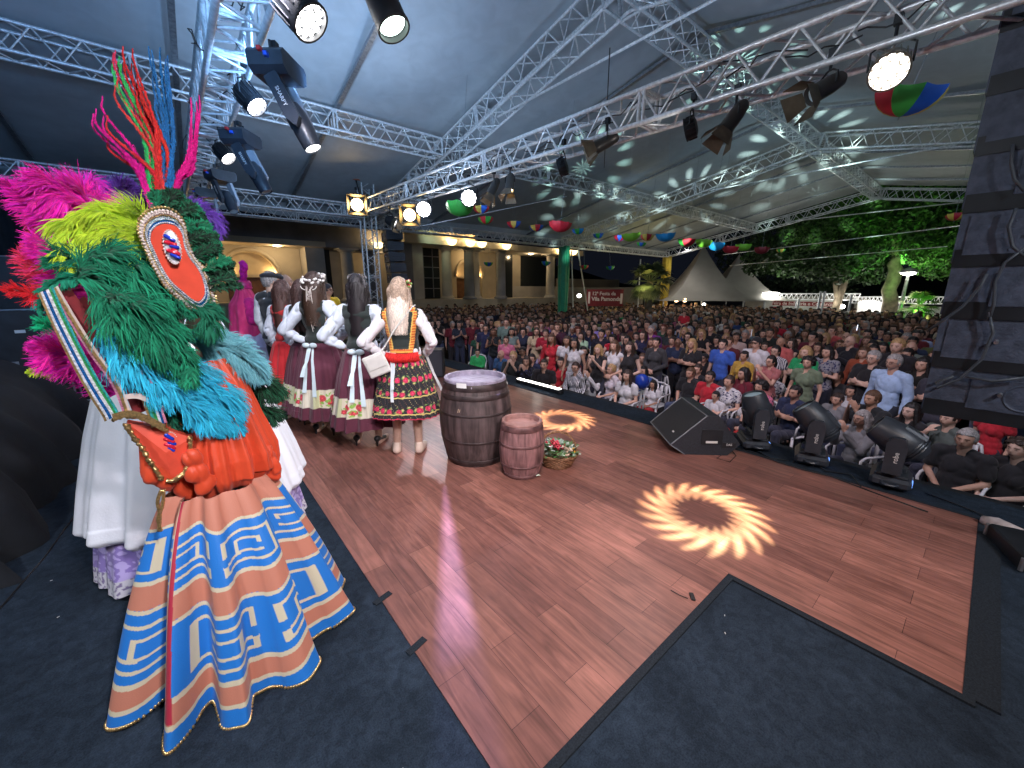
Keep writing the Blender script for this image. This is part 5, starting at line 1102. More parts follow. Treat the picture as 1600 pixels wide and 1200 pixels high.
def skirt(name,prof,pleats,amp,colf,parent,nu=260,nv=60,seed=0,mat=None,ell=(1,1),open_=None,x0=(0,0)):
    # prof: (z,r) from waist down ; colf(u,v,z)->rgb
    zs=np.linspace(prof[0][0],prof[-1][0],nv); rr=np.interp(-zs,[-p[0] for p in prof],[p[1] for p in prof]); V=[];C=[];F=[]
    rs=np.random.RandomState(seed); ph=rs.uniform(0,6,4); k2=rs.uniform(.7,1.3,pleats)
    for j,(z,r_) in enumerate(zip(zs,rr)):
        v=j/(nv-1)
        for i in range(nu):
            a=2*PI*i/nu; q=pleats*i/nu; wv=math.sin(2*PI*q+.8*math.sin(v*3+q)); wv=wv*(.6+.4*math.sin(q*2.1+ph[0]))
            dr=amp*(v**.8+.12)*wv+.25*amp*math.sin(2*PI*q*2.3+ph[1])*v
            r2=r_+dr; V.append((r2*math.cos(a)*ell[0]+x0[0]*v,r2*math.sin(a)*ell[1]+x0[1]*v,z+.012*v*math.sin(a*3+ph[2])*(v>.9))); C.append(colf(i/nu,v,z))
    for j in range(nv-1):
        for i in range(nu): k=(i+1)%nu; F.append((j*nu+i,(j+1)*nu+i,(j+1)*nu+k,j*nu+k))
    return mobj(name,mesh_data(name,V,np.array(F),[mat or PRT],col=np.array(C)),parent=parent)
def rosef(spots,base,cols):
    pass
def place(kind,loc,rz,label,P,skin,vox=.0075,scale=1.,turn=0.,nod=0.,legs=True):
    me=body_mesh(P,vox,turn=turn,nod=nod,legs=legs); T=mobj('person',me,label=label,cat='person',color=skin); T.location=loc; T.rotation_euler=(0,0,rz); T.scale=(scale,)*3; return T
def child(T,name,me,col=(1,1,1),loc=None,rot=None):
    o=mobj(name,me,parent=T,color=col)
    if loc is not None: o.location=loc
    if rot is not None: o.rotation_euler=rot
    return o
def headchild(T,P,name,me,col,turn=0.,nod=0.,s=1.): o=child(T,name,me,col,P['head'],(nod,0,turn)); o.scale=(s,)*3; o.rotation_euler=(Matrix.Rotation(turn,3,'Z')@Matrix.Rotation(nod,3,'X')).to_euler(); return o
def akimbo(i_left=True,both=False,fem=True,lo=.0):
    P=pose('down',fem); P['shz']=1.352; P['sh']=.158
    for i in ((0,1) if both else ((0,) if i_left else (1,))):
        s=(-1,1)[i]; P['e'][i]=(s*.36,.10,1.13); P['w'][i]=(s*.185,-.01,1.00); P['hd'][i]=(-s*.35,-.75,-.25); P['hn'][i]=(-s,.3,-.2); P['th'][i]=(0,.4,1)
    return P
def face_to(az): return PI-az if 0 else None
# rz so that local -Y points to world azimuth az (measured from +Y toward +X)
def rz_az(az): return PI-az
WHT=(.74,.76,.80); 
def floral(u,v,scale,reps,base,rows=None,seed=0,rose=(.62,.03,.10),green=(.14,.26,.06),gold=(.6,.48,.2),dens=1.):
    # rows of roses with leaves: u around, v down (both in metres/scale)
    x=u*reps; c=base
    for row,(vc,size) in enumerate(rows):
        dy=(v-vc)/size
        if abs(dy)>1.9: continue
        k=math.floor(x+row*.37); fx=x+row*.37-k-.5; h=(math.sin(k*12.9+row*7.1)*43758.5)%1; 
        dx=(fx-(h-.5)*.25)/.34; d=math.hypot(dx,dy+.35*(h-.5))
        if d<.95:
            ri=(d*4.2+.7*math.sin(4*math.atan2(dy,dx)+h*6))
            c=tuple(q*(1.15 if int(ri)%2 else .62) for q in rose); 
            if d<.2: c=tuple(min(1,q*1.8) for q in rose)
            return c
        l=math.sin(x*9.7+row)*.5+math.sin(dy*3.1+x*4)*.5
        if 0.95<=d<1.75 and l>.15: return green if l<.72 else gold
    l=math.sin(x*6.3+v*90)*math.sin(x*17+v*45)
    if dens and l>.90: return gold if math.sin(x*3)>.3 else (.3,.10,.06)
    return base
# --- blonde dancer, seen from behind
P=akimbo(both=True); P['girth']=1.08
P['e']=[(-.285,.08,1.12),(.345,.09,1.12)]; P['w']=[(-.20,-.08,.99),(.20,-.02,.99)]
bp=(1.56,3.50,.012); az=R(36)
T=place('w',bp,rz_az(az),'blonde dancer in black floral skirt and gold edged black vest, hands on hips',P,(.55,.36,.28),turn=R(-12))
child(T,'blouse',top_mesh(P,1.93,.09,.014,'blouse',wr=.016,vox=.007,g=.008),(.72,.70,.73))
def vestf(b): torso_prims(b,P,.020,low=False); b.ell(np.array(P['pelvis'])+(0,0,.10),(.155,.128,.10))
V,F,N=blob(vestf,.008,3); cc=[];
for p in V:
    x,y,z=p; ax=abs(x); 
    w0=.140-.045*max(0,(1.36-z)/.28) if z<1.40 else .12
    bord=abs(ax-w0)<.016 or (z<1.055 and ax<w0) and z>1.025 or (z>1.395 and ax<w0)
    gold=abs(ax-(w0-.018))<.006
    c=(.012,.02,.018)
    if y>.0:
        if bord: c=(.58,.10,.015) if math.sin(z*260)>-.2 else (.75,.45,.08)
        elif gold: c=(.8,.52,.12)
    cc.append(c)
V=V+N*np.array([.004 if c[0]>.3 else 0 for c in cc])[:,None]
keep=set(np.where((np.abs(V[:,0])<.172)&(V[:,2]<1.44)&(V[:,2]>.985))[0].tolist()); Fk=[f for f in F.tolist() if all(q in keep for q in f)]
mobj('vest',mesh_data('vest',V,Fk,[PRT],col=np.array(cc)),parent=T)
b=MB(); n=70
for k in range(n):
    a=PI*.1+PI*.8*k/n; r_=.155+.012*math.sin(k*2.1); b.pipe([(.92*r_*math.cos(a),.02+r_*.85*math.sin(a),1.02),( .98*r_*math.cos(a+.02),.035+r_*.9*math.sin(a),.985),(1.05*r_*math.cos(a),.03+r_*.95*math.sin(a),.945)],.0085,5)
b.build('red_fringe',M('red_wool_fringe',(.62,.015,.012),.8,noise_=(60,.3)),smooth=True,parent=T)
rowsb=[(.12,.048),(.37,.045),(.585,.04),(.86,.045)]
def cb(u,v,z):
    if abs(v-.645)<.010 or abs(v-.915)<.009: return (.62,.50,.16)
    if v>.985: return (.6,.03,.09)
    if v<.03: return (.65,.22,.12)
    return floral(u,v,1,22,(.010,.011,.016),rowsb)
skirt('skirt',[(1.0,.150),(.96,.185),(.80,.245),(.42,.33)],24,.016,cb,T,nu=520,nv=170,seed=2,ell=(1,.88))
# white apron edge, ribbon, bag
b=MB(); 
for s in (-1,):
    P_=[(.236,-.10,.97),(.30,-.11,.78),(.35,-.11,.44)]
for s in (-1,1):
    pts=[(s*.19,-.06,.985),(s*.245,-.09,.80),(s*.325,-.11,.60),(s*.335,-.12,.45)]
    for q in range(len(pts)-1):
        p0,p1=np.array(pts[q]),np.array(pts[q+1]); b.add([p0+(0,.02,0),p0+(s*.01,-.05,0),p1+(s*.01,-.06,0),p1+(0,.02,0)],[(0,1,2,3)])
b.build('apron_edge',M('white_apron',(.75,.75,.76),.8),parent=T)
b=MB(); 
for x0,L in ((.075,.36),(.065,.24)):
    pts=[(x0,.165,.955),(x0-.004,.205,.86),(x0+.004,.24,.955-L*.7),(x0,.27,.955-L)]
    for q in range(3):
        p0,p1=np.array(pts[q]),np.array(pts[q+1]); b.add([p0-(.014,0,0),p0+(.014,0,0),p1+(.014,0,0),p1-(.014,0,0)],[(0,1,2,3)])
b.build('ribbon',M('pale_ribbon',(.6,.64,.68),.5),parent=T)
b=MB(); rt=np.array(Matrix.Rotation(.38,3,'Y')); b.box((.205,.20,.93),(.20,.035,.20),rot=rt,bev=.01); b.box((.205,.221,.955),(.17,.006,.11),rot=rt,bev=.002)
b.build('shoulder_bag',M('white_leather',(.68,.66,.62),.4,noise_=(9,.1)),label=None,parent=T)
b=MB(); b.pipe([(.17,.22,1.03),(.12,.185,1.10),(.05,.17,1.22),(-.06,.13,1.36),(-.12,.07,1.44),(-.13,.0,1.45)],.007,6); b.build('bag_strap',M('white_strap',(.62,.6,.56),.5),parent=T)
hs=empty('hair',P['head'],R(-12),parent=T)
BL=(.80,.66,.56)
strands('hair_lengths',None,900,.40,BL,hs,.010,.0045,seed=3,side=.115,yb=.085,taper=.75,cvar=.35)
child(hs,'hair_base',hair_mesh('long',2.),(.42,.30,.22))
b=MB(); fr=random.Random(4)
for k in range(16):
    a=-.6+1.9*k/15; c=(.088*math.cos(a)*.9+.0,.02+.03*math.sin(k),.075+.03*math.sin(a)); c=(-.075-fr.uniform(-.012,.02),fr.uniform(-.05,.06),.05+fr.uniform(-.03,.05)); b.ell(c,(.016,.016,.014),8,6,m=k%3)
b.build('flower_clip',[M('cream_petal',(.75,.65,.45),.7),M('red_petal',(.6,.03,.03),.7),M('leaf_petal',(.2,.3,.08),.7)],smooth=True,parent=hs)
child(T,'shoes',shoes_mesh(P),(.62,.48,.40))
def pump(T,P,col):
    for i in (0,1):
        A=np.array(P['ank'][i])+(0,.03,0); Ft=np.array(P['foot'][i])
        def f(b): b.cap(A+(0,.015,-.005),(A+Ft)/2+(0,0,-.012),.034,.030); b.cap((A+Ft)/2+(0,0,-.012),Ft+(0,0,-.004),.031,.024); b.cap(A+(0,.02,-.01),A+(0,.025,-.082),.018,.010)
        V,F,N=blob(f,.007,2); o=mobj('shoe',mesh_data('shoe',V,F,[SHOEM]),parent=T,color=col)
# --- maroon skirted dancers
def maroon(u,v,z,h0,h1,patch):
    m=(.095,.014,.034)
    if h0<v<h1:
        w=(u*5.2+patch)%1.
        if w<.33: return (.62,.58,.47) if (u*90)%1>.12 else (.5,.46,.36)
        if w<.45: return (.50,.52,.30)
        c=floral(u,v,1,17,(.66,.60,.46),[((h0+h1)/2-.015,.045),((h0+h1)/2+.05,.03)],rose=(.62,.05,.07),green=(.22,.42,.06),gold=(.3,.5,.1),dens=0)
        return c
    return m
def dancer(loc,az,label,hair,haircol,seed,arms='both',crown=False,tiara=False,scale=1.,skirtcol=None,white_sash=True,vest=(.014,.022,.020),strn=None):
    P=akimbo(both=arms=='both',i_left=arms=='left')
    P['e']=[(-.34,.09,1.12),(.34,.09,1.12)] if arms=='both' else P['e']; 
    T=place('w',loc,rz_az(az),label,P,(.6,.42,.33),scale=scale,turn=R(8))
    child(T,'blouse',top_mesh(P,1.88,.08,.022,'blouse',wr=.018,vox=.007,g=.006),(.60,.66,.75))
    def vf(b): torso_prims(b,P,.020,low=False); b.ell(np.array(P['pelvis'])+(0,0,.10),(.155,.128,.09))
    V,F,N=blob(vf,.009,3); keep=set(np.where((np.abs(V[:,0])<.135)&(V[:,2]<1.42))[0].tolist()); o=mobj('vest',mesh_data('vest',V,[f for f in F.tolist() if all(q in keep for q in f)],[FAB]),parent=T,color=vest)
    skirt('skirt',[(1.0,.145),(.96,.185),(.75,.255),(.24,.37)],15,.030,skirtcol or (lambda u,v,z: maroon(u,v,z,.60,.84,seed*.31)),T,nu=420,nv=120,seed=seed,ell=(1,.88),mat=PRT)
    if white_sash:
        b=MB(); 
        for x0,L,dx in ((-.03,.50,-.06),(.02,.46,.0),(-.005,.3,.03)):
            q=[np.array((x0,.155,.985)),np.array((x0+dx*.3,.215,.85)),np.array((x0+dx*.7,.262,.985-L*.7)),np.array((x0+dx,.30,.985-L))]
            for k in range(3): p0,p1=q[k],q[k+1]; w0,w1=.010+.005*k,.014+.005*k; b.add([p0-(w0,0,0),p0+(w0,.0,0),p1+(w1,0,0),p1-(w1,0,0)],[(0,1,2,3)])
        b.ell((-.045,.175,.985),(.045,.02,.028),10,6); b.ell((.035,.175,.985),(.045,.02,.026),10,6); b.build('apron_bow',M('pale_blue_sash',(.60,.72,.76),.7,bump=(30,.4)),parent=T,smooth=True)
    hs=empty('hair',P['head'],R(8),parent=T); child(hs,'hair_base',hair_mesh('long' if hair!='wavy' else 'longwavy',seed),tuple(c*.8 for c in haircol))
    strands('hair_lengths',None,800,.46 if hair=='straight' else .42,haircol,hs,.0 if hair=='straight' else .014,.0045,seed=seed,side=.10,yb=.075,taper=.8)
    if crown:
        b=MB(); fr=random.Random(9)
        for k in range(46):
            a=2*PI*k/46; r_=.102+fr.uniform(-.01,.012); b.ell((r_*math.cos(a),.01+r_*1.08*math.sin(a),.062+fr.uniform(-.02,.022)-.03*math.sin(a)),(.015,.015,.013),7,5,m=0)
        for s in (-1,1): b.pipe([(s*.06*math.cos(a)+s*.02,.115,-.01-.04*math.sin(a)) for a in np.linspace(0,PI,10)],.004,5)
        b.build('flower_crown',M('white_petal',(.75,.73,.70),.7),smooth=True,parent=hs)
        b=MB()
        for k in range(5): b.pipe([(-.02+.01*k,.12,0),(-.03+.014*k,.135,-.15),(-.05+.012*k,.13,-.34-.03*k)],.003,4)
        b.build('crown_ribbon',M('thin_ribbon',(.7,.66,.6),.5),parent=hs)
    if tiara:
        b=MB(); b.pipe([(.088*math.cos(a),.0,.085+.0+.03*math.sin(a)) for a in np.linspace(0,PI,14)],.004,5)
        for k in range(9): a=PI*(k+1)/10; b.ell((.088*math.cos(a),0,.094+.034*math.sin(a)),(.006,.006,.011),7,5)
        b.build('tiara',M('silver_tiara',(.8,.8,.82),.2,.8),parent=hs)
    pump(T,P,(.012,.012,.014)); return T
t_=dancer((1.34,3.98,.012),R(42),'dancer in maroon skirt with long straight dark hair and small silver tiara','straight',(.016,.012,.014),5,tiara=True,scale=1.02)
b=MB(); b.ell(at(570,572,4.32),(.05,.05,.07),14,10); b.build('green_ball',M('green_felt',(.02,.22,.06),.8,noise_=(30,.3)),smooth=True,label='dark green ball peeping out between the two maroon skirts',cat='ball')
dancer((1.10,4.60,.012),R(50),'dancer in maroon skirt with wavy brown hair under a white flower crown','wavy',(.055,.030,.020),6,crown=True,scale=1.04)
dancer((.93,5.35,.012),R(58),'girl in red skirt and red vest with straight brown hair, left in the line','straight',(.075,.035,.028),7,scale=1.0,white_sash=False,vest=(.45,.02,.02),arms='left',
    skirtcol=lambda u,v,z: ((.6,.6,.62) if v>.965 else ((.32,.12,.2) if abs(v-.66)<.012 or abs(v-.84)<.015 or abs(v-.86)<.005 else (.50,.012,.018))))
dancer((1.06,5.0,.012),R(55),'dancer with smooth brown hair and maroon skirt between the red skirt and the flower crown','straight',(.085,.045,.038),8,scale=1.0,white_sash=False,arms='left')
# --- men at the back of the line
def man(loc,az,label,shirt,trous,hair,haircol,kind='down',sleeve=1.9,vest=None,cap_=None,glasses=False,scale=1.04,skin=(.6,.4,.3),turn=0.,girth=1.05):
    P=pose(kind); P['girth']=girth; T=place('m',loc,rz_az(az),label,P,skin,scale=scale,turn=turn)
    child(T,'shirt',top_mesh(P,sleeve,.12,.012,'shirt',wr=.014),shirt)
    if vest:
        def vf(b): torso_prims(b,P,.026); 
        V,F,N=blob(vf,.011,3); keep=set(np.where((V[:,2]<1.47)&(V[:,2]>.9))[0].tolist()); mobj('waistcoat',mesh_data('waistcoat',V,[f for f in F.tolist() if all(q in keep for q in f)],[FAB]),parent=T,color=vest)
    child(T,'trousers',trouser_mesh(P),trous); child(T,'shoes',shoes_mesh(P),(.02,.02,.02))
    if hair: headchild(T,P,'hair',HAIRS[hair],haircol,turn)
    if cap_=='flat':
        def cf(b): b.ell((0,.0,.075),(.108,.125,.040)); b.cap((-.05,-.10,.05),(.05,-.10,.05),.022); b.ell((0,-.05,.062),(.095,.085,.025))
        V,F,N=blob(cf,.008,3); o=mobj('flat_cap',mesh_data('flat_cap',V,F,[FAB]),parent=T,color=(.02,.022,.03)); o.location=P['head']; o.rotation_euler=(0,0,turn)
    if cap_=='cap': headchild(T,P,'cap',CAPM,(.05,.055,.07),turn)
    if glasses: headchild(T,P,'glasses',GLS,(0,0,0),turn)
    return T
man((.93,6.0,.012),R(62),'man in flat black cap and dark waistcoat over white shirt, back half turned',(.68,.72,.76),(.02,.02,.025),'short',HAIRC['grey'],vest=(.02,.028,.035),cap_='flat',scale=1.07,turn=R(-20))
man((1.30,7.2,.012),R(110),'balding man whose head shows just behind the flat capped man',(.4,.4,.42),(.03,.03,.03),None,None,scale=1.08,skin=(.55,.36,.28),turn=R(10))
man((2.05,7.7,.012),R(155),'man in yellow shirt and dark cap standing between the flower crown and the tiara',(.72,.55,.03),(.03,.03,.04),'short',HAIRC['dark brown'],sleeve=.6,cap_='cap',glasses=True,scale=1.0,turn=R(20))
# --- pink veiled costume farther left
cp=ontop(405,612,.02); loc=tuple(ontop(404,604,.012))
P=pose('clasped',True); T=place('w',loc,rz_az(R(75)),'costumed person in hot pink turban and veil over a wide lilac white hoop dress',P,(.5,.3,.22))
PINK=(.75,.02,.28)
child(T,'bodice',top_mesh(P,1.9,.10,.035,'bodice',wr=.02),PINK)
def lil(u,v,z): k=noise.noise((u*40,v*9,1)); return (.52+.15*k,.50+.12*k,.72+.1*k)
skirt('hoop_dress',[(1.02,.15),(.98,.22),(.7,.44),(.1,.60)],18,.035,lil,T,seed=11,nu=260,nv=70)
def veil(u,v,z): k=noise.noise((u*30,v*8,7)); return (.85+.2*k,.04+.1*max(k,0),.22+.1*k)
skirt('veil',[(1.62,.10),(1.5,.14),(1.36,.235),(1.0,.27),(.78,.31)],9,.02,veil,T,seed=12,nu=200,nv=60)
hs=empty('turban',P['head'],0,parent=T)
b=MB(); b.lathe([(.10,.02),(.112,.05),(.11,.12),(.09,.16),(.0001,.165)],24); b.lathe([(.108,.03),(.12,.045),(.108,.06)],24); b.build('turban_cloth',M('pink_satin',(.72,.03,.26),.35,noise_=(14,.5)),parent=hs,smooth=True)
def pl(b): b.cap((-.03,0,.14),(-.13,.03,.27),.035,.045); b.cap((-.13,.03,.27),(-.19,.03,.37),.045,.05); b.cap((-.19,.03,.37),(-.13,.02,.41),.05,.045)
V,F,N=blob(pl,.010,1); V=wrinkle(V,N,.02,40); mobj('curled_plume',mesh_data('curled_plume',V,F,[M('hot_pink_plume',(.85,.02,.50),.8,bump=(120,.9))]),parent=hs)
# ---------------------------------------------------------------- feathered costume in the foreground
FEA=M('feather',(.5,.1,.3),.75,mode='col',sheen=.3,spec=.25)
def catmull(P,n):
    P=[np.array(p,float) for p in P]; P=[2*P[0]-P[1]]+P+[2*P[-1]-P[-2]]; out=[]; m=len(P)-3
    for k in range(n):
        t=k/(n-1)*m; i=min(int(t),m-1); t-=i; a,b_,c,d=P[i:i+4]
        out.append(.5*((2*b_)+(-a+c)*t+(2*a-5*b_+4*c-d)*t*t+(-a+3*b_-3*c+d)*t**3))
    return np.array(out)
VIEW=unit(np.array((-.0,2.0,-.1)))
def plume(name,path,barb,n,cols,parent,droop=.5,curl=.6,wd=.0022,seed=0,flat=.45,fwd=.9,taper=.35,seg=7,rach=True,clump=.45,tip=0.):
    rs=np.random.RandomState(seed+int(barb*1000)+n); Q=catmull(path,60); Tg=np.gradient(Q,axis=0); Tg/=np.linalg.norm(Tg,axis=1)[:,None]
    t=rs.uniform(.02,1,n)**.85; idx=np.clip(t*59,0,58.99); i0=idx.astype(int); fr=(idx-i0)[:,None]; p=Q[i0]*(1-fr)+Q[i0+1]*fr; tg=Tg[i0]
    vd=-p+np.array((0,0,CH)); vd/=np.linalg.norm(vd,axis=1)[:,None]
    side=np.cross(tg,vd); side/=np.linalg.norm(side,axis=1)[:,None]; nor=np.cross(side,tg)
    sg=np.where(rs.rand(n)<.5,-1,1)[:,None]; tilt=rs.normal(0,flat,n)[:,None]
    f=fwd*(rs.uniform(.5,1.3,n))[:,None]; cl=(t*26).astype(int)*2+(sg[:,0]>0); n=int(n*1.0); cr=rs.normal(size=(60,3))*clump; cL=rs.uniform(.62 if clump>.2 else .9,1.12,60); d=side*sg+nor*tilt+tg*f+cr[cl]; d/=np.linalg.norm(d,axis=1)[:,None]
    L=barb*(1-(1-taper)*np.clip((t-.55)/.45,0,1)**2)*(.55+.45*np.clip(t/.12,0,1))*rs.uniform(.55,1.15,n)*cL[cl]*(1-tip*t)
    end=np.clip((t-.9)/.1,0,1)[:,None]; d=d*(1-end)+(tg+d*.4)*end; d/=np.linalg.norm(d,axis=1)[:,None]
    g=np.array((0,0,-1.)); cu=rs.normal(size=(n,3))*.35+tg*curl*.8-side*sg*curl*.25
    V=np.zeros((n,seg+1,2,3)); pos=p.copy(); dd=d.copy(); w0=wd*rs.uniform(.7,1.4,n)
    for s in range(seg+1):
        q=s/seg; wv=np.cross(dd,vd); wv/=(np.linalg.norm(wv,axis=1)[:,None]+1e-9); ww=(w0*(1-.8*q**2))[:,None]
        V[:,s,0]=pos-wv*ww; V[:,s,1]=pos+wv*ww
        dd=dd+(g*droop+cu)*(1.6/seg)*(.3+q); dd/=np.linalg.norm(dd,axis=1)[:,None]; pos=pos+dd*(L/seg)[:,None]
    base=(np.arange(n)*(seg+1)*2)[:,None]; F=[]
    for s in range(seg): F.append(np.stack([base[:,0]+2*s,base[:,0]+2*s+1,base[:,0]+2*s+3,base[:,0]+2*s+2],1))
    F=np.concatenate(F); cc=np.array(cols)[rs.randint(0,len(cols),n)]*rs.uniform(.7,1.25,n)[:,None]; C=np.repeat(cc[:,None],(seg+1)*2,1).reshape(-1,3)
    VV=V.reshape(-1,3); 
    if rach:
        b=MB(); b.pipe([q for q in Q[::3]],list(np.linspace(.003,.001,20)),5); F=np.concatenate([F,np.array([f_ for f_ in b.f if len(f_)==4])+len(VV)]); VV=np.concatenate([VV,np.array(b.v)]); C=np.concatenate([C,np.tile(np.array(cols[0])*.8,(len(b.v),1))])
    o=np.array(parent.location); return mobj(name,mesh_data(name,VV-o,F,[FEA],col=C),parent=parent)
CX,CY=-.02,2.04
P=pose('clasped',True,e=[(-.17,-.05,1.12),(.17,-.05,1.12)]); pc=body_mesh(P,.012); T=mobj('person',pc,label='costumed person under bright plumes, jewelled orange shield and blue and salmon key patterned skirt',cat='person',color=(.45,.27,.2))
T.location=(CX+.08,CY+.12,.0); T.scale=(.9,)*3; T.rotation_euler=(0,0,PI)
CT=T; ORG=np.array(T.location)
CTP=empty('costume',tuple(ORG)); CTP.parent=T; CTP.matrix_parent_inverse=T.matrix_basis.inverted() if 0 else Matrix.Identity(4)
CTP.location=(0,0,0); CTP.rotation_euler=(0,0,-PI); CTP.scale=(1/.9,)*3   # children below are in metres around the person's base
class _Q: pass
def cpart(o): return o
def W(pts,d=2.0,dd=None):
    out=[]
    for k,(x,y) in enumerate(pts): out.append(at(x,y,d if dd is None else dd[k]))
    return out
def pl(name,pts,barb,n,cols,d=2.0,dd=None,**k):
    if barb>.05 and 'tall' not in name and 'fringe' not in name: n=int(n*1.45); k['wd']=k.get('wd',.0022)*.72
    o=plume(name,W(pts,d,dd),barb,n,cols,_PP,**k); o.parent=CTP; return o
class PP: location=tuple(ORG)
_PP=PP()
def mobj(name,me,**k):   # allow the light-weight parent stand-in used above
    p=k.get('parent')
    if isinstance(p,PP): k=dict(k); k['parent']=None
    o=bpy.data.objects.new(name,me); link(o); return fix(o,**k)
MAG=[(.85,.0,.42),(.80,.01,.55),(.88,.02,.36)]; RP=[(.80,.02,.10),(.85,.04,.20),(.75,.03,.06)]; LIME=[(.48,.70,.02),(.58,.75,.04),(.40,.62,.03)]; GRE=[(.0,.19,.09),(.005,.25,.12),(.0,.11,.055)]
TUR=[(.02,.45,.68),(.03,.52,.75),(.02,.38,.60)]; PTUR=[(.14,.42,.50),(.18,.48,.55)]; DKG=[(.002,.015,.008),(.005,.05,.02),(.01,.11,.05)]; PUR=[(.10,.03,.34),(.14,.05,.42)]
pl('magenta_plume',[(225,480),(175,395),(140,320),(90,300),(62,315)],.125,3000,MAG,2.16,droop=.9)
pl('magenta_plume',[(200,470),(150,400),(105,350),(60,325),(16,292)],.09,2200,MAG,2.2,droop=.6)
pl('magenta_plume',[(190,420),(150,335),(135,295),(160,298),(190,330)],.09,1500,[(.7,.01,.5),(.75,.02,.6)],2.22,droop=1.2,curl=.8)
pl('magenta_plume',[(170,470),(115,440),(85,400),(60,370)],.09,1800,MAG,2.2,droop=.8)
pl('red_plume',[(190,520),(120,480),(75,430),(52,385)],.085,1900,RP,2.24,droop=.7)
pl('red_plume',[(170,500),(110,485),(60,462),(5,452)],.06,500,[(.7,.01,.02)],2.26,droop=.2,curl=.2)
pl('red_plume',[(150,460),(115,400),(80,370),(60,345)],.07,1000,RP,2.25,droop=.6)
pl('lime_plume',[(262,430),(225,355),(170,335),(125,352),(110,395),(116,425)],.092,3400,LIME,1.93,droop=1.1,curl=.8)
pl('lime_plume',[(265,440),(235,385),(180,365),(140,385)],.085,2000,LIME,1.90,droop=1.3,curl=.9)
pl('lime_plume',[(250,440),(235,410),(215,395),(195,405)],.07,1000,LIME,1.88,droop=1.6,curl=1.)
pl('green_plume',[(125,410),(175,420),(228,475),(265,540),(285,578)],.135,3600,GRE,1.88,droop=1.1,curl=.6,wd=.0026)
pl('green_plume',[(115,435),(160,440),(205,500),(250,560)],.13,3200,GRE,1.87,droop=1.2,curl=.5,wd=.0026)
pl('green_plume',[(140,405),(190,405),(235,440),(300,490)],.095,2400,GRE,1.86,droop=1.,curl=.5,wd=.0026)
pl('green_plume',[(165,475),(205,485),(250,525),(285,575)],.12,2600,GRE,1.84,droop=1.3,curl=.5,wd=.0026)
pl('green_plume',[(190,440),(150,438),(105,436),(72,455),(62,490)],.035,900,[(.0,.20,.11)],1.90,droop=.8,curl=.1)
pl('green_plume',[(180,440),(130,405),(80,408)],.08,600,GRE,1.92,droop=.2)
pl('green_plume',[(290,480),(318,480),(330,505),(315,520)],.08,700,[(.0,.12,.06)],1.86,droop=1.2)
pl('green_plume',[(275,530),(292,560),(300,590),(285,600)],.05,600,GRE,1.82,droop=1.,curl=.2)
pl('turquoise_plume',[(150,490),(220,555),(290,610),(352,668)],.13,3600,TUR,1.90,droop=1.,wd=.0024)
pl('turquoise_plume',[(160,520),(230,590),(300,640),(345,672)],.10,2800,TUR,1.88,droop=1.,wd=.0024)
pl('turquoise_plume',[(240,540),(300,590),(350,640),(372,672)],.10,2600,TUR,1.93,droop=1.,wd=.0024)
pl('turquoise_plume',[(260,560),(320,585),(365,625),(378,668)],.09,1800,[(.06,.45,.62)],1.97,droop=1.2)
pl('pale_turquoise_plume',[(270,530),(330,540),(380,560),(410,590)],.11,2200,PTUR,2.04,droop=.8)
pl('pale_turquoise_plume',[(300,520),(350,525),(395,560),(412,580)],.08,1300,PTUR,2.08,droop=.9)
pl('teal_plume',[(140,480),(95,465),(60,478)],.06,900,[(.02,.40,.38),(.05,.5,.5)],2.28,droop=1.3)
pl('dark_green_plume',[(350,590),(385,590),(415,600),(430,618)],.11,2600,DKG,2.14,droop=.9)
pl('dark_green_plume',[(355,620),(390,630),(420,645),(432,655)],.08,1700,DKG,2.16,droop=.8)
pl('dark_green_plume',[(255,640),(275,655),(290,672)],.05,900,[(.0,.06,.03),(.0,.15,.08)],1.96,droop=.9)
pl('magenta_plume',[(190,620),(140,575),(95,552),(62,548)],.09,2400,MAG,2.12,droop=.5,curl=.3)
pl('lime_plume',[(140,565),(90,578),(48,582)],.035,700,LIME,2.15,droop=.2,curl=.1)
pl('green_plume',[(150,520),(100,515),(60,505)],.06,500,[(.0,.5,.22)],2.2,droop=.2,curl=.1)
pl('lime_plume',[(170,560),(140,515),(100,510)],.06,900,LIME,2.2,droop=.7)
pl('lime_plume',[(205,600),(185,560),(165,520),(150,470)],.06,1300,[(.3,.42,.04),(.4,.5,.06)],2.14,droop=.6)
pl('purple_plume',[(215,360),(190,310),(205,290)],.07,1000,PUR,2.2,droop=.7)
pl('purple_plume',[(170,330),(195,300),(180,320)],.06,600,PUR,2.25,droop=.7)
pl('purple_plume',[(275,350),(300,330),(325,345),(333,370)],.08,1600,PUR,2.2,droop=.9)
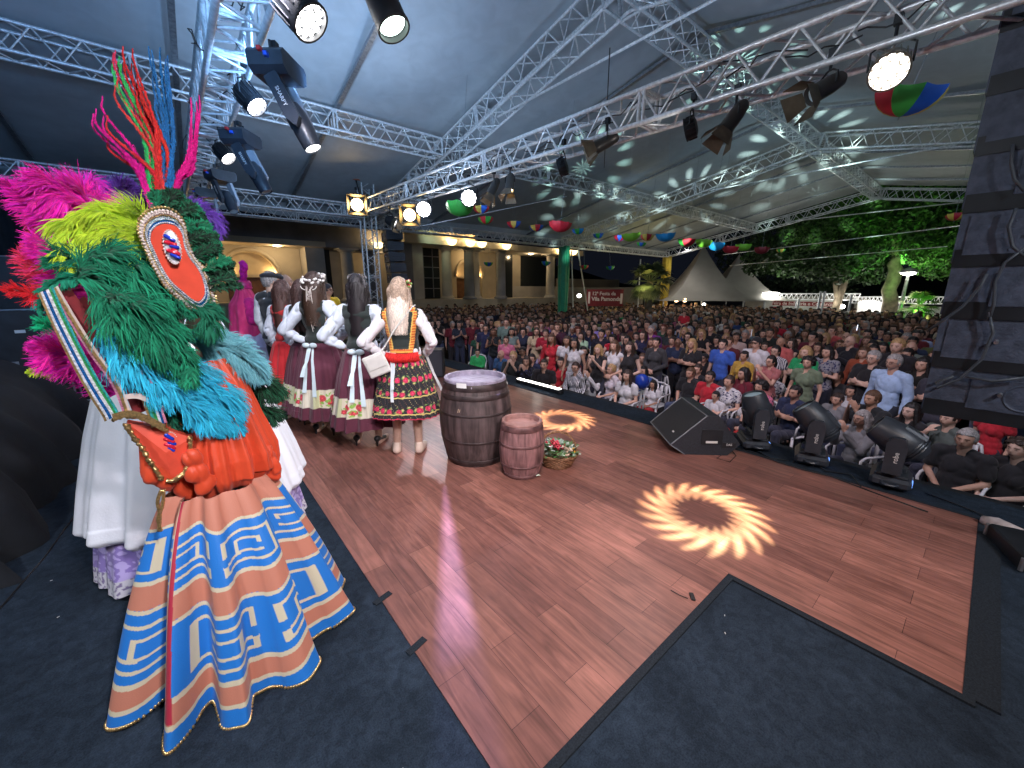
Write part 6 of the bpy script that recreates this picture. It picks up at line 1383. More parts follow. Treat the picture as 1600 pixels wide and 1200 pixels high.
# tall narrow feathers
TF=[((150,170),(.75,.0,.30)),((160,150),(.75,.0,.30)),((176,95),(.03,.55,.14)),((180,78),(.75,.03,.12)),((192,72),(.72,.02,.02)),((207,75),(.72,.02,.02)),((214,110),(.72,.02,.02)),((186,88),(.03,.5,.12)),
    ((232,72),(.01,.16,.45)),((250,74),(.01,.18,.5)),((262,86),(.01,.14,.42)),((258,100),(.01,.16,.45)),((298,152),(.75,.0,.25)),((311,148),(.75,.0,.25)),((305,175),(.7,.0,.25)),((168,180),(.72,.02,.04)),((184,120),(.75,.05,.05)),((222,130),(.72,.03,.02)),((238,120),(.01,.16,.45))]
TF+=[((x+rnd.uniform(-6,6),y+rnd.uniform(4,34)),c) for (x,y),c in TF]
for i,((x,y),c) in enumerate(TF):
    bx=246+(i%19)*1.8; mx_=x+(bx-x)*.42+(8 if x>235 else 16); 
    pl('tall_feather',[(bx,352),(bx+(x-bx)*.22,290),(mx_,y+(352-y)*.45),(x+(4 if x<240 else 1),y+28),(x,y)],.030,1300,[c,tuple(q*.7 for q in c)],2.02+.01*(i%5),droop=.05,curl=.0,fwd=9.,taper=.05,flat=.3,clump=.0,tip=.8,wd=.0016,seed=i)
# shield
ctr=np.array((279,408.)); OUT=[(222,346),(234,334),(254,329),(274,335),(287,352),(292,378),(303,402),(320,424),(331,450),(334,476),(323,492),(308,488),(286,470),(262,448),(244,420),(230,390),(220,365)]
OUTs=catmull([(x,y,0) for x,y in OUT]+[(OUT[0][0],OUT[0][1],0)],90)[:-1,:2]
def ringpts(s): return ctr+(OUTs-ctr)*s
dsh=lambda x: 1.80+.0009*(x-230)
def plate(name,s,off,m,s2=None):
    p=ringpts(s); b=MB(); A=[at(x,y,dsh(x)-off) for x,y in p]; B_=[at(x,y,dsh(x)-off+.02) for x,y in p]; n=len(A)
    c=at(*ctr,dsh(ctr[0])-off); b.add(A+B_+[c],[(i,(i+1)%n,2*n) for i in range(n)]+[(i,n+i,n+(i+1)%n,(i+1)%n) for i in range(n)]); o=b.build(name,m,origin=tuple(ORG)); o.location=(0,0,0); o.parent=CTP; return o
GOLDB=M('gold_beads',(.62,.42,.18),.3,.8,noise_=(120,.4)); PEARL=M('pearl_beads',(.72,.60,.55),.3,.1); SEQB=M('blue_sequins',(.02,.16,.50),.25,.4,noise_=(200,.6)); SEQT=M('teal_sequins',(.05,.45,.42),.25,.4,noise_=(200,.6)); SEQP=M('pink_sequins',(.62,.25,.38),.3,.3,noise_=(200,.5)); SEQG=M('green_sequins',(.05,.38,.12),.3,.3,noise_=(200,.5)); CORAL=M('coral_satin',(.75,.09,.05),.35,noise_=(18,.08)); DRED=M('dark_red_velvet',(.20,.006,.012),.7,noise_=(30,.3),sheen=.4); WHB=M('white_sequin_band',(.6,.62,.66),.3,.2,noise_=(150,.5))
plate('gold_border',1.0,.0,GOLDB); plate('pink_band',.95,.006,SEQP); plate('pearl_band',.90,.011,WHB); plate('teal_band',.86,.016,SEQT); plate('blue_band',.81,.021,SEQB); plate('coral_field',.74,.026,CORAL)
def beads(name,pts,d,r,m,n):
    b=MB(); A=np.array([at(x,y,(dsh(x) if d is None else d)) for x,y in pts]); s=np.concatenate([[0],np.cumsum(np.linalg.norm(np.diff(A,axis=0),axis=1))]); 
    for q in np.linspace(0,s[-1],n,endpoint=False): b.ell([np.interp(q,s,A[:,k]) for k in range(3)],(r,r,r),6,4)
    o=b.build(name,m,smooth=True,origin=tuple(ORG)); o.location=(0,0,0); o.parent=CTP
def off(pts,q): return [(x,y) for x,y in pts]
for s,r,m,o_ in ((1.0,.0055,PEARL,.006),(1.07,.005,GOLDB,0.),(.955,.0038,PEARL,.012),(.91,.003,GOLDB,.016),(.835,.003,WHB,.022),(.765,.003,WHB,.028)):
    p=ringpts(s); p=np.vstack([p,p[:1]]); b=MB(); A=np.array([at(x,y,dsh(x)-o_) for x,y in p]); sl=np.concatenate([[0],np.cumsum(np.linalg.norm(np.diff(A,axis=0),axis=1))])
    for q in np.arange(0,sl[-1],r*2.1): b.ell([np.interp(q,sl,A[:,k]) for k in range(3)],(r,r,r),6,4)
    o=b.build('bead_row',m,smooth=True,origin=tuple(ORG)); o.location=(0,0,0); o.parent=CTP
def motif(cx,cy,rx,ry,ang,d,name='jewel_motif'):
    b=MB(); ca,sa=math.cos(ang),math.sin(ang)
    def pt(u,v,o): return at(cx+(u*rx*ca-v*ry*sa),cy+(u*rx*sa+v*ry*ca),d-o)
    P=[pt(math.cos(a),math.sin(a),.0) for a in np.linspace(0,2*PI,28,endpoint=False)]+[pt(0,0,.008)]; b.add(P,[(i,(i+1)%28,28) for i in range(28)],0)
    for i in range(30): a=2*PI*i/30; b.ell(pt(math.cos(a),math.sin(a),.002),(.003,)*3,6,4,m=3)
    for k,(u0,v0,u1,v1) in enumerate(((-.4,-.7,.35,-.35),(-.5,-.35,.4,-.1),(0,-.05,.6,.1),(-.5,.15,.1,.35),(-.2,.45,.45,.7),(.1,.2,.55,.5))): b.cap(pt(u0,v0,.01),pt(u1,v1,.012),.007,.006,8,m=1+k%2)
    o=b.build(name,[WHB,M('blue_jewel',(.02,.05,.5),.1,.2),M('ruby_jewel',(.6,.02,.05),.1,.2),PEARL],smooth=True,origin=tuple(ORG)); o.location=(0,0,0); o.parent=CTP
motif(269,386,13,27,-.25,1.79); motif(265,692,13,17,.0,1.90)
# feather fringe around the shield edge
rs=np.random.RandomState(3); 
for k in range(30):
    q=k/29; i=int(8+q*34); p0=ringpts(1.03)[i%89]; pr_=ringpts(1.03)[(i+1)%89]; 
    x,y=p0; dn=np.array((pr_[1]-y,-(pr_[0]-x))); dn=dn/np.linalg.norm(dn); 
    if dn@(p0-ctr)<0: dn=-dn
    L=27+8*math.sin(q*3)+rs.uniform(-6,6)+ (10 if q>.5 else 0)
    e=p0+dn*L+np.array((2,6)); m_=(p0+e)/2+np.array((3,-3))
    pl('fringe_feather',[tuple(p0-dn*6),tuple(m_),tuple(e)],  .030,420,DKG if k%3 else [(.0,.16,.07),(.01,.22,.10)],1.86+.01*(k%4),droop=.15,curl=.1,fwd=1.6,wd=.002,seed=k)
# harness arches with sequinned stripes
def bandstrip(name,line,offs,mats,d,thick=.006):
    Q=catmull([(x,y,0) for x,y in line],26)[:,:2]; tg=np.gradient(Q,axis=0); tg/=np.linalg.norm(tg,axis=1)[:,None]; nn=np.stack([-tg[:,1],tg[:,0]],1)
    for k in range(len(offs)-1):
        b=MB(); a0,a1=offs[k],offs[k+1]; A=[];
        rise=.004*(k%2)
        for i in range(26):
            dk=d+(.10*i/25 if False else 0)
            for o_ in (a0,a1):
                p=Q[i]+nn[i]*o_; A.append(at(p[0],p[1],dk-rise)); A.append(at(p[0],p[1],dk+thick))
        F=[]
        for i in range(25):
            o_=i*4; F+=[(o_,o_+2,o_+6,o_+4),(o_+1,o_+5,o_+7,o_+3),(o_,o_+4,o_+5,o_+1),(o_+2,o_+3,o_+7,o_+6)]
        b.add(A,F); o=b.build(name,mats[k],origin=tuple(ORG)); o.location=(0,0,0); o.parent=CTP
LA=[(74,452),(95,500),(124,558),(150,605),(172,640),(178,652)]
bandstrip('sequin_stripe',LA,[16,12,8,3,-2,-6,-10],[GOLDB,WHB,SEQB,WHB,SEQG,SEQT],1.86)
bandstrip('sequin_stripe',[(84,450),(112,498),(146,552),(180,600),(200,650)],[6,2,-3,-7],[SEQP,GOLDB,PEARL],1.87)
bandstrip('velvet_side',[(92,448),(125,495),(160,545),(195,592),(212,645)],[2,-14],[DRED],1.93)
bandstrip('velvet_back',[(120,470),(160,530),(200,570),(232,640)],[24,-14],[DRED],2.06)
bandstrip('sequin_stripe',[(214,565),(226,600),(240,635),(250,664)],[14,10,5,0,-4,-8,-12],[GOLDB,SEQT,SEQG,WHB,SEQB,SEQP],1.88)
bandstrip('gold_trim',[(176,652),(200,646),(225,652),(256,668)],[6,-5],[GOLDB],1.855,.02); bandstrip('gold_cross_bar',[(196,620),(215,619),(236,627)],[4,-4],[PEARL],1.87,.02)
def blobpart(name,fn,m,vox=.009,wr=.01,sc_=9,st=(1,1,1)):
    V,F,N=blob(fn,vox,3); V=wrinkle(V,N,wr,sc_,3,st); o=mobj(name,mesh_data(name,V-ORG,F,[m])); o.parent=CTP; return o
# gold crusty trims
for nm,line in (('gold_trim',[(178,655),(200,650),(228,656),(258,672)]),('gold_trim',[(196,664),(214,690),(238,725),(252,748)]),('gold_trim',[(297,684),(297,712),(290,735),(276,748),(262,752)])):
    P_=W(line,1.875); C_=catmull(P_,26)
    def f(b):
        for k,q in enumerate(C_): b.ell(q,(.0085,.008,.0085),8,6)
    blobpart(nm,f,GOLDB,.005,.010,80)
# v shaped bodice panel
b=MB(); V_=W([(198,660),(250,668),(300,684),(293,730),(268,752),(240,730)],1.90); c=np.mean(V_,axis=0)-np.array((0,.02,0)); V2=[v+np.array((0,.04,0)) for v in V_]
b.add(V_+[c]+V2,[(i,(i+1)%6,6) for i in range(6)]+[(i,7+i,7+(i+1)%6,(i+1)%6) for i in range(6)]); o=b.build('bodice_panel',CORAL,origin=tuple(ORG)); o.location=(0,0,0); o.parent=CTP
# satin blouse and puffed peplum
SAT=M('orange_satin',(.62,.065,.022),.48,noise_=(4,.12),sheen=.1,spec=.4,bump=(14,.5))
def local(x,y): return (x-ORG[0],y-ORG[1])
def satin(u,v,z): return (1,1,1)
o=skirt('satin_blouse',[(1.32,.08),(1.22,.13),(1.05,.165),(.90,.205),(.82,.205),(.775,.17),(.76,.13)],15,.030,satin,None,nu=340,nv=90,seed=21,mat=SAT,ell=(1,.85)); o.location=(*local(.035,2.06),0); o.parent=CTP
def f(b):
    for a,c,r in (((232,690),(236,745),.028),((240,700),(262,752),.03),((228,740),(262,762),.016)): b.cap(at(*a,1.93),at(*c,1.92),r)
blobpart('satin_fold',f,SAT,.008,.006,9)
def f(b):
    for x,y,r in ((302,715,.035),(308,740,.042),(318,760,.036),(330,752,.028)): b.ell(at(x,y,1.88),(r,r*.7,r*1.1),12,8)
blobpart('satin_bow',f,SAT,.006,.010,9,(1.4,1.4,.35))
def f(b):
    for a,c,r in (((415,700),(430,735),.03),((400,735),(432,745),.022),((385,742),(410,752),.02)): b.cap(at(*a,2.0),at(*c,2.0),r)
blobpart('satin_fold',f,SAT,.008,.012,16)
b=MB(); b.pipe(catmull(W([(252,765),(246,785),(250,805),(248,830)],1.84),24),.006,6); b.pipe(catmull(W([(256,765),(254,790),(247,810),(252,830)],1.84),24),.006,6)
o=b.build('gold_cord',GOLDB,smooth=True,origin=tuple(ORG)); o.location=(0,0,0); o.parent=CTP
# key patterned skirt
BLU=(.008,.17,.58); CRE=(.58,.53,.38); SAL=(.50,.19,.125); DRD=(.40,.02,.05)
def key(x,y,flip):
    if flip: x=1-x
    ax,ay=x-.5,y-.5; r=max(abs(ax)*1.0,abs(ay)*1.15)
    if .345<r<.415 and not (ay>0 and ax>.30 and ay<.30 and r<.45 and abs(ay)<.12): 
        return not(ax>0 and -.02<ay<.16)
    if .13<r<.19: return not(ax<0 and -.02<ay<.1)
    if abs(ay-.02)<.045 and -.1<ax<.40 and False: return True
    if .13<ay<.19 and ax>.1 and ax<.42: return True
    return False
def cskirt(u,v,z):
    s=u*7.0; w=.012*math.sin(u*31)+.01*math.sin(u*57+v*5); v=v+w
    pan=(u*9.+.35)%3.
    if pan<.07+.05*v and v<.90: return DRD if pan>.015 else CRE
    line=lambda c,h: abs(v-c)<h
    if v<.13: return SAL
    if line(.137,.008): return CRE
    if v<.375: 
        k=int(s); return CRE if key(s-k,(v-.155)/.215,k%2) else BLU
    if line(.385,.010): return CRE
    if v<.50: return SAL
    if line(.51,.009): return CRE
    if v<.80:
        k=int(s+.5); return CRE if key(s+.5-k,(v-.525)/.275,(k+1)%2) else BLU
    if line(.812,.012): return CRE
    if v<.905: return SAL
    if line(.915,.011): return CRE
    return BLU
nu_,nv_=1000,330
zs=np.linspace(.80,.012,nv_); V=[];C=[]; ph=[.3,1.7,4.1]
NP=10; hemr=[]
for j,z in enumerate(zs):
    v=j/(nv_-1); r_=.155+.245*v**.8
    for i in range(nu_):
        u=i/nu_; a=2*PI*u; q=NP*u+.12*math.sin(3*a)+.05*math.sin(v*4+a*2); w_=math.sin(2*PI*q); w_=math.copysign(abs(w_)**.75,w_)*(.75+.25*math.sin(a*2+1)); amp=.026+.078*v**1.05
        dr=amp*w_+.008*v*math.sin(2*PI*q*2.7+2); rr=r_+dr; sh=v*.9
        rr*=(1-.06*v); V.append((CX+.03+.0*v+rr*math.cos(a+.06*v*math.sin(2*PI*q)),CY-.04-.06*v+rr*.98*math.sin(a+.06*v*math.sin(2*PI*q)),z+.03*v*max(0,-w_)+.015*v*math.sin(a*2+2))); C.append(cskirt(u,v,z))
V=np.array(V)-ORG; ii=np.arange(nu_); kk=(ii+1)%nu_; F=np.concatenate([np.stack([j*nu_+ii,(j+1)*nu_+ii,(j+1)*nu_+kk,j*nu_+kk],1) for j in range(nv_-1)])
SKM=M('key_print_cotton',(.5,.5,.5),.62,mode='col',bump=(260,.15),sheen=.1)
o=mobj('patterned_skirt',mesh_data('patterned_skirt',V,F,[SKM],col=np.array(C))); o.parent=CTP
hem=V[(nv_-1)*nu_:]
b=MB()
for i in range(0,nu_,2): b.ell(hem[i]+(0,0,.002),(.0062,.0062,.0075),6,4)
o=b.build('gold_hem',GOLDB,smooth=True); o.parent=CTP
# ---------------------------------------------------------------- white and lavender dress behind the plumes
P=pose('clasped',True); T=place('w',(-.06,2.98,.0),rz_az(R(20)),'woman in white draped overskirt and lavender lace hoop dress behind the plumed costume',P,(.55,.36,.28),turn=0)
child(T,'bodice',top_mesh(P,1.9,.10,.03,'bodice',wr=.02),(.62,.66,.80)); hs=child(T,'hair',HAIRS['long'],(.03,.02,.015),P['head'])
WD=M('white_chiffon',(.80,.84,.92),.75,sheen=.3,bump=(90,.15))
skirt('white_overskirt',[(1.40,.16),(1.28,.26),(1.1,.36),(.85,.44),(.55,.52),(.36,.56),(.33,.53)],15,.030,lambda u,v,z:(1,1,1),T,nu=420,nv=90,seed=31,mat=WD)
def lace(u,v,z):
    x,y=u*60,v*16; k=noise.noise((x*.9,y*.9,3.)); e=v>.84
    if e: return (.62,.62,.70) if noise.noise((u*260,v*30,5))>-.15 else (.22,.18,.34)
    return (.50,.42,.80) if abs(k)>.16 else (.27,.20,.55)
skirt('lace_underskirt',[(.55,.44),(.40,.48),(.05,.535)],15,.028,lace,T,nu=900,nv=140,seed=33)
# ---------------------------------------------------------------- audience
GZ=-1.1
B_={}
def variant(kind,fem):
    k=(kind,fem)
    if k in B_: return B_[k]
    P=pose(kind,fem); d=dict(P=P,body=body_mesh(P,.0105,head=HEADLO)); d['t_short']=top_mesh(P,.62 if not fem else .45,.13,.012,'top',vox=.012); d['t_long']=top_mesh(P,1.9,.13,.006,'top',vox=.012)
    if fem: d['t_tank']=top_mesh(P,0,.12,0,'top',vox=.012)
    d['tr']=trouser_mesh(P); d['sh']=shoes_mesh(P); B_[k]=d; return d
def patmat(kind):
    m=M(kind+'_shirt_cloth',(.5,.5,.5),.85,mode='obj'); t=m.node_tree; b=t.nodes['Principled BSDF']; tc=_n(t,'ShaderNodeTexCoord'); L=t.links.new
    src=b.inputs['Base Color'].links[0].from_socket; mm=_n(t,'ShaderNodeMix',data_type='RGBA'); mm.inputs[7].default_value=(.02,.022,.05,1) if kind!='floral' else (.03,.035,.10,1)
    if kind=='striped':
        w=_n(t,'ShaderNodeTexWave'); w.bands_direction='Z'; w.inputs['Scale'].default_value=9; L(tc.outputs['Object'],w.inputs[0]); r=_n(t,'ShaderNodeMath',operation='GREATER_THAN'); r.inputs[1].default_value=.55; L(w.outputs['Fac'],r.inputs[0]); L(r.outputs[0],mm.inputs[0])
    elif kind=='vertical striped':
        w=_n(t,'ShaderNodeTexWave'); w.bands_direction='X'; w.inputs['Scale'].default_value=11; L(tc.outputs['Object'],w.inputs[0]); r=_n(t,'ShaderNodeMath',operation='GREATER_THAN'); r.inputs[1].default_value=.55; L(w.outputs['Fac'],r.inputs[0]); L(r.outputs[0],mm.inputs[0])
    else:
        w=_n(t,'ShaderNodeTexNoise'); w.inputs['Scale'].default_value=28; L(tc.outputs['Object'],w.inputs[0]); r=_n(t,'ShaderNodeMath',operation='GREATER_THAN'); r.inputs[1].default_value=.56; L(w.outputs[0],r.inputs[0]); L(r.outputs[0],mm.inputs[0])
    L(src,mm.inputs[6]); L(mm.outputs[2],b.inputs['Base Color']); return m
PAT={k:patmat(k) for k in ('striped','vertical striped','floral')}
CLR={'black':(.012,.012,.015),'charcoal':(.045,.047,.052),'grey':(.20,.205,.215),'white':(.62,.62,.64),'navy':(.015,.025,.07),'blue':(.03,.09,.30),'light blue':(.36,.50,.72),'maroon':(.14,.012,.03),'red':(.48,.015,.03),'pink':(.58,.16,.26),'salmon':(.58,.13,.12),'green':(.01,.30,.10),'dark green':(.02,.09,.05),
     'olive':(.12,.12,.05),'beige':(.42,.34,.24),'brown':(.12,.06,.035),'mustard':(.48,.30,.05),'purple':(.20,.03,.30),'rust':(.32,.07,.03),'lilac':(.42,.36,.60),'cream':(.60,.54,.42)}
USED={}
CH_=None
def chair(loc,rz,lab):
    global CH_
    parts=CH_
    if parts is None:
        cm=M('white_plastic',(.62,.64,.66),.35); parts=[]
        b=MB(); b.box((0,-.0,.42),(.44,.44,.03),bev=.01); parts.append(('seat',b))
        b=MB(); 
        for x in (-.15,-.05,.05,.15): b.box((x,.22,.63),(.05,.015,.34))
        b.pipe([(-.22,.21,.42),(-.225,.235,.68),(-.18,.25,.80),(-.06,.255,.84),(.06,.255,.84),(.18,.25,.80),(.225,.235,.68),(.22,.21,.42)],.018,8); parts.append(('backrest',b))
        for sx in (-1,1):
            for sy in (-1,1): b=MB(); b.tube((sx*.2,sy*.2,.41),(sx*.235,sy*.24,0),.022,8,.016); parts.append(('leg',b))
            b=MB(); b.pipe([(sx*.23,-.20,.42),(sx*.25,-.21,.60),(sx*.25,-.15,.64),(sx*.24,.2,.65)],.016,7); parts.append(('armrest',b))
        parts=[(n_,mesh_data(n_,b.v,b.f,[cm],smooth=True)) for n_,b in parts]; CH_=parts
    T=empty('plastic_chair',loc,rz,label=lab,cat='chair',group='white plastic chairs of the front rows')
    for n_,me in parts: mobj(n_,me,parent=T)
def person(loc,rz,kind,fem,top,topc,hair,hairc,skin,pants,label,scale=1.,pattern=None,glasses=False,cap_=None,beard=False,group=None,detail=True):
    v=variant(kind,fem); P=v['P']; T=mobj('person',v['body'],label=label,cat='person',color=skin,group=group); T.location=loc; T.rotation_euler=(0,0,rz); T.scale=(scale,)*3
    o=child(T,'top',v['t_'+top] if 't_'+top in v else v['t_short'],topc)
    if pattern: o.material_slots[0].link='OBJECT'; o.material_slots[0].material=PAT[pattern]
    child(T,'trousers',v['tr'],pants)
    if detail: child(T,'shoes',v['sh'],(.03,.03,.035))
    if hair!='bald': child(T,'hair',HAIRS[hair],hairc,P['head'])
    if glasses: child(T,'glasses',GLS,(0,0,0),P['head'])
    if cap_: child(T,'cap',CAPM,cap_,P['head'])
    return T
def faceaz(x,y,tx=1.6,ty=4.2): return math.atan2(tx-x,ty-y)
TAKEN=[]
def hc(px,py,sit,desc,kind=None,fem=True,top='short',topc='white',hair='long',hairc='dark brown',skin=None,s=1.,pants=(.03,.035,.06),turn=0.,**k):
    kind=kind or ('sit' if sit else 'down'); hz=(1.105 if sit else 1.575)*s+GZ+(0 if sit else 0)
    p=ontop(px,py,hz); az=faceaz(p[0],p[1])+turn; rz=rz_az(az)
    sk=SKINS[rnd.randrange(4)] if skin is None else skin
    # shift so that the head (not the base) sits on the ray
    person((p[0],p[1],GZ),rz,kind,fem,top,CLR[topc] if isinstance(topc,str) else topc,hair,HAIRC[hairc],sk,pants,desc,scale=s,**k)
    if sit and s>.6:
        chair((p[0]-math.sin(az)*.05,p[1]-math.cos(az)*.05,GZ),rz,'white plastic chair under the '+' '.join(desc.split(',')[0].replace('seated ','').split()[:11]))
    TAKEN.append((p[0],p[1],.42 if not sit else .40)); return p
D_=R(1)
hc(1397,567,0,'standing man in light blue shirt and glasses, tallest near the right speaker stack','down',False,'long','light blue','short','grey',(.5,.3,.22),1.04,pants=(.02,.025,.04),glasses=True)
hc(1365,560,0,'standing man in black polo with crossed arms left of the light blue shirt','crossed',False,'short','black','short','grey',s=1.03,glasses=True)
hc(1350,552,0,'woman in rust blouse behind the black polo man','down',True,'long','rust','mid','brown')
hc(1308,590,1,'seated man in charcoal t-shirt with crossed arms at right','sitfold',False,'short','charcoal','short','dark brown')
hc(1294,581,1,'seated woman with glasses in charcoal top left of the crossed arms man','sit',True,'short','charcoal','bun','black',glasses=True)
hc(1330,612,1,'boy in white t-shirt seated right of the charcoal t-shirt man','sit',False,'short','white','short','black',s=.93)
hc(1308,625,1,'boy in grey t-shirt seated in front of the white t-shirt boy','sit',False,'short','grey','short','dark brown',s=.9)
hc(1362,630,1,'boy in striped top seated left of the long haired woman in black','sit',False,'tank','grey','short','black',s=.88,pattern='striped')
hc(1346,655,1,'grey haired woman with dark glasses and camera seated behind the moving heads','sitphone',True,'long','grey','mid','grey',glasses=True,s=.97)
hc(1423,643,1,'seated woman in black tank top with long black hair at right','sitfold',True,'tank','black','long','black',(.62,.42,.34))
hc(1483,654,1,'seated man in dark green shirt resting chin on hand','sitchin',False,'short',(.09,.11,.10),'short','dark brown')
hc(1509,687,1,'seated man in black v-neck t-shirt and pale shorts under the near speaker stack','sit',False,'short','black','short','grey',(.5,.3,.22),pants=(.45,.5,.52),turn=-.5)
hc(1592,702,1,'woman with curly dark hair and black top at the right picture edge','sit',True,'tank','black','curly','dark brown',(.6,.4,.32),turn=-.2)
hc(1560,640,0,'woman in red top mostly hidden behind the near speaker stack','down',True,'short','red','short','brown',s=.8)
hc(1259,551,0,'standing blonde grey woman in bright green blouse with crossed arms','crossed',True,'short','green','mid','blonde',s=1.)
hc(1252,580,1,'seated woman in bright green top with very long black hair','sit',True,'long','green','long','black')
hc(1242,614,1,'seated man in navy t-shirt with folded arms behind the first moving head','sitfold',False,'short','navy','short','black',(.48,.28,.2))
hc(1208,586,1,'seated woman with short grey hair in navy floral shirt','sit',True,'short','white','short','grey',pattern='floral')
hc(1188,605,1,'woman in pink shirt with curly black hair seated behind the flower crowned girl','sit',True,'short','pink','curly','black',pattern='floral')
hc(1178,578,1,'seated man in black cap and dark jacket over white shirt, hand at chin','sitchin',False,'long','charcoal','short','black',cap_=(.012,.012,.014))
hc(1170,631,1,'girl with flower crown, white blouse and red skirt behind the wedge monitor','sit',True,'short','white','long','dark brown',s=.74,pants=(.5,.02,.02))
hc(1139,597,1,'seated woman in white and blue floral shirt left of the flower crowned girl','sit',True,'short','white','bun','dark brown',pattern='floral')
hc(1118,619,1,'boy in white shirt and black hair directly above the wedge monitor','sit',False,'long','white','short','black',s=.76)
hc(1109,590,1,'bearded man in red t-shirt seated left of the wedge monitor top','sit',False,'short','red','short','black',(.5,.3,.22))
hc(1090,578,1,'seated man in black t-shirt left of the red t-shirt man','sit',False,'short','black','short','dark brown')
hc(1100,560,1,'seated man with dark cap and black shirt behind the red t-shirt man','sit',False,'short','black','short','black',cap_=(.015,.015,.018))
hc(1020,601,1,'girl in white blouse and red skirt with floral headband near the stage edge','sit',True,'short','white','long','black',s=.76,pants=(.5,.02,.03))
hc(1021,584,1,'girl with pink top and black hair behind the white blouse girl','sit',True,'short','blue','long','black',s=.8)
hc(1005,580,1,'woman in blue top seated right of the white t-shirt women','sit',True,'short','blue','long','black',s=.92)
hc(980,588,1,'seated woman in white t-shirt with long brown hair, near the stage edge','sit',True,'short','white','long','dark brown')
hc(955,578,1,'seated blonde woman in white t-shirt turned aside, near the stage edge','sit',True,'short',(.66,.6,.64),'bun','blonde',turn=.4)
hc(926,575,1,'seated woman in white blouse holding both hands before her face','sitphone',True,'long','white','mid','black')
hc(899,575,1,'seated woman in black and white striped jacket with glasses','sit',True,'long','white','short','dark brown',pattern='vertical striped',glasses=True)
hc(876,567,1,'seated woman in red dress with long black hair right of the pale blue t-shirt man','sit',True,'tank','red','long','black')
hc(858,561,1,'seated man with sunglasses in pale blue t-shirt above the LED bar','sit',False,'short',(.48,.56,.70),'short','black',glasses=True)
hc(831,561,1,'seated man in navy t-shirt with folded arms left of the pale blue t-shirt man','sitfold',False,'short','navy','short','black')
hc(817,549,1,'seated man in black t-shirt with black cap behind the navy t-shirt man','sit',False,'short','black','short','black',cap_=(.012,.012,.012))
hc(783,554,1,'seated bald man in blue polo near the far end of the front row','sit',False,'short',(.03,.10,.24),'bald','grey',turn=.5)
hc(746,551,1,'boy in bright green hoodie in the front row at far left','sit',False,'long',(.03,.42,.12),'short','black',s=.85)
hc(935,547,0,'woman in black tank top raising both hands behind the white blouse woman','phone',True,'tank','black','mid','blonde',s=.95)
hc(960,541,0,'standing woman in white strap top right of the raised hands woman','clasped',True,'tank','white','long','brown')
hc(984,543,0,'standing woman in black tank top with hands clasped in front','clasped',True,'tank','black','long','dark brown',(.64,.43,.34))
hc(1026,536,0,'standing woman in black shirt under grey waistcoat','clasped',True,'long','charcoal','short','black')
hc(1081,538,0,'standing blonde woman in black dress with crossed arms','crossed',True,'short','black','long','blonde')
hc(862,530,0,'standing woman in red sweater above the navy t-shirt man','down',True,'long','red','long','brown')
hc(886,533,0,'standing woman in white blouse right of the red sweater','clasped',True,'short','white','mid','dark brown')
hc(898,537,0,'standing woman in white top with black hair behind the striped jacket','down',True,'tank','white','long','black')
hc(1130,539,0,'standing person in bright blue shirt before the purple coat','down',False,'short',(.04,.12,.5),'short','black')
hc(1120,564,1,'seated person in purple jacket between black shirts','sit',True,'long','purple','mid','dark brown',s=.95)
hc(1182,537,0,'tall standing man in white t-shirt and black cap looking down','clasped',False,'short','white','short','black',s=1.05,cap_=(.012,.012,.015))
hc(1163,557,0,'woman with mustard scarf below the white t-shirt man','clasped',True,'long','mustard','bun','black',s=.9)
hc(1220,535,0,'bald man in salmon shirt behind the striped blouse','down',False,'short','salmon','bald','grey')
hc(1212,549,0,'woman in striped blouse with sunglasses in front of the bald salmon man','down',True,'short','white','pony','black',pattern='vertical striped',glasses=True,s=.97)
hc(1222,577,1,'seated man in black t-shirt left of the long haired green top woman','sit',False,'short','black','short','dark brown')
hc(1293,551,0,'standing woman in dark floral blouse with crossed arms right of the green blouse','crossed',True,'short',(.25,.25,.28),'mid','black',pattern='floral')
hc(745,527,0,'woman in green top standing far left behind the green hoodie boy','down',True,'short','dark green','short','brown',s=.8)
hc(791,532,0,'woman in pink top standing behind the bald blue polo man','down',True,'short','pink','pony','dark brown',s=.92)
p=hc(1066,512,0,'man in light blue shirt carrying a child in red on his shoulders','phone',False,'short','light blue','short','dark brown')
q=np.array(p); person((q[0]+.05,q[1],GZ+1.60-.46*.62),rz_az(faceaz(q[0],q[1])),'sit',False,'short',CLR['red'],'short',HAIRC['brown'],SKINS[3],(.03,.03,.05),'small child in red shirt sitting on the shoulders of a man',scale=.62)
# rest of the crowd on a jittered grid
def okpx(x,y): 
    d=x*math.sin(AZ)+y*math.cos(AZ); 
    return d
def proj(x,y,z):
    v=np.array((x,y,z-CH)); f=v@_F; return 800+CF*(v@_R)/f,600-CF*(v@_U)/f
cand=[]
r2=random.Random(11)
X=5.75
while X<27.5:
    step=.58 if X<14 else .64; Y=-1.2+r2.random()*.4
    while Y<22.3:
        x=X+r2.uniform(-.14,.14); y=Y+r2.uniform(-.15,.15); Y+=.50 if X<14 else .56
        px,py=proj(x,y,.45)
        if px<648 or px>1625: continue
        if x<7.15 and y<5.9: continue
        if y>7.2 and X<6.4: continue
        if y>8 and x<5.6+0.12*(y-8): continue
        if any((x-a)**2+(y-c)**2<q*q for a,c,q in TAKEN): continue
        if (x-15.35)**2+(y-14.4)**2<.35 or (x-25.3)**2+(y-14.4)**2<.35: continue
        cand.append((math.hypot(x,y),x,y,px))
    X+=step
cand.sort()
SIT_X=8.0
near=cand[:235]; far=cand[235:]
names=list(CLR); wts=[44,20,8,7,14,3,2,10,4,1.5,1,.8,4,3,3,6,.6,.6,1.2,1,1.5]
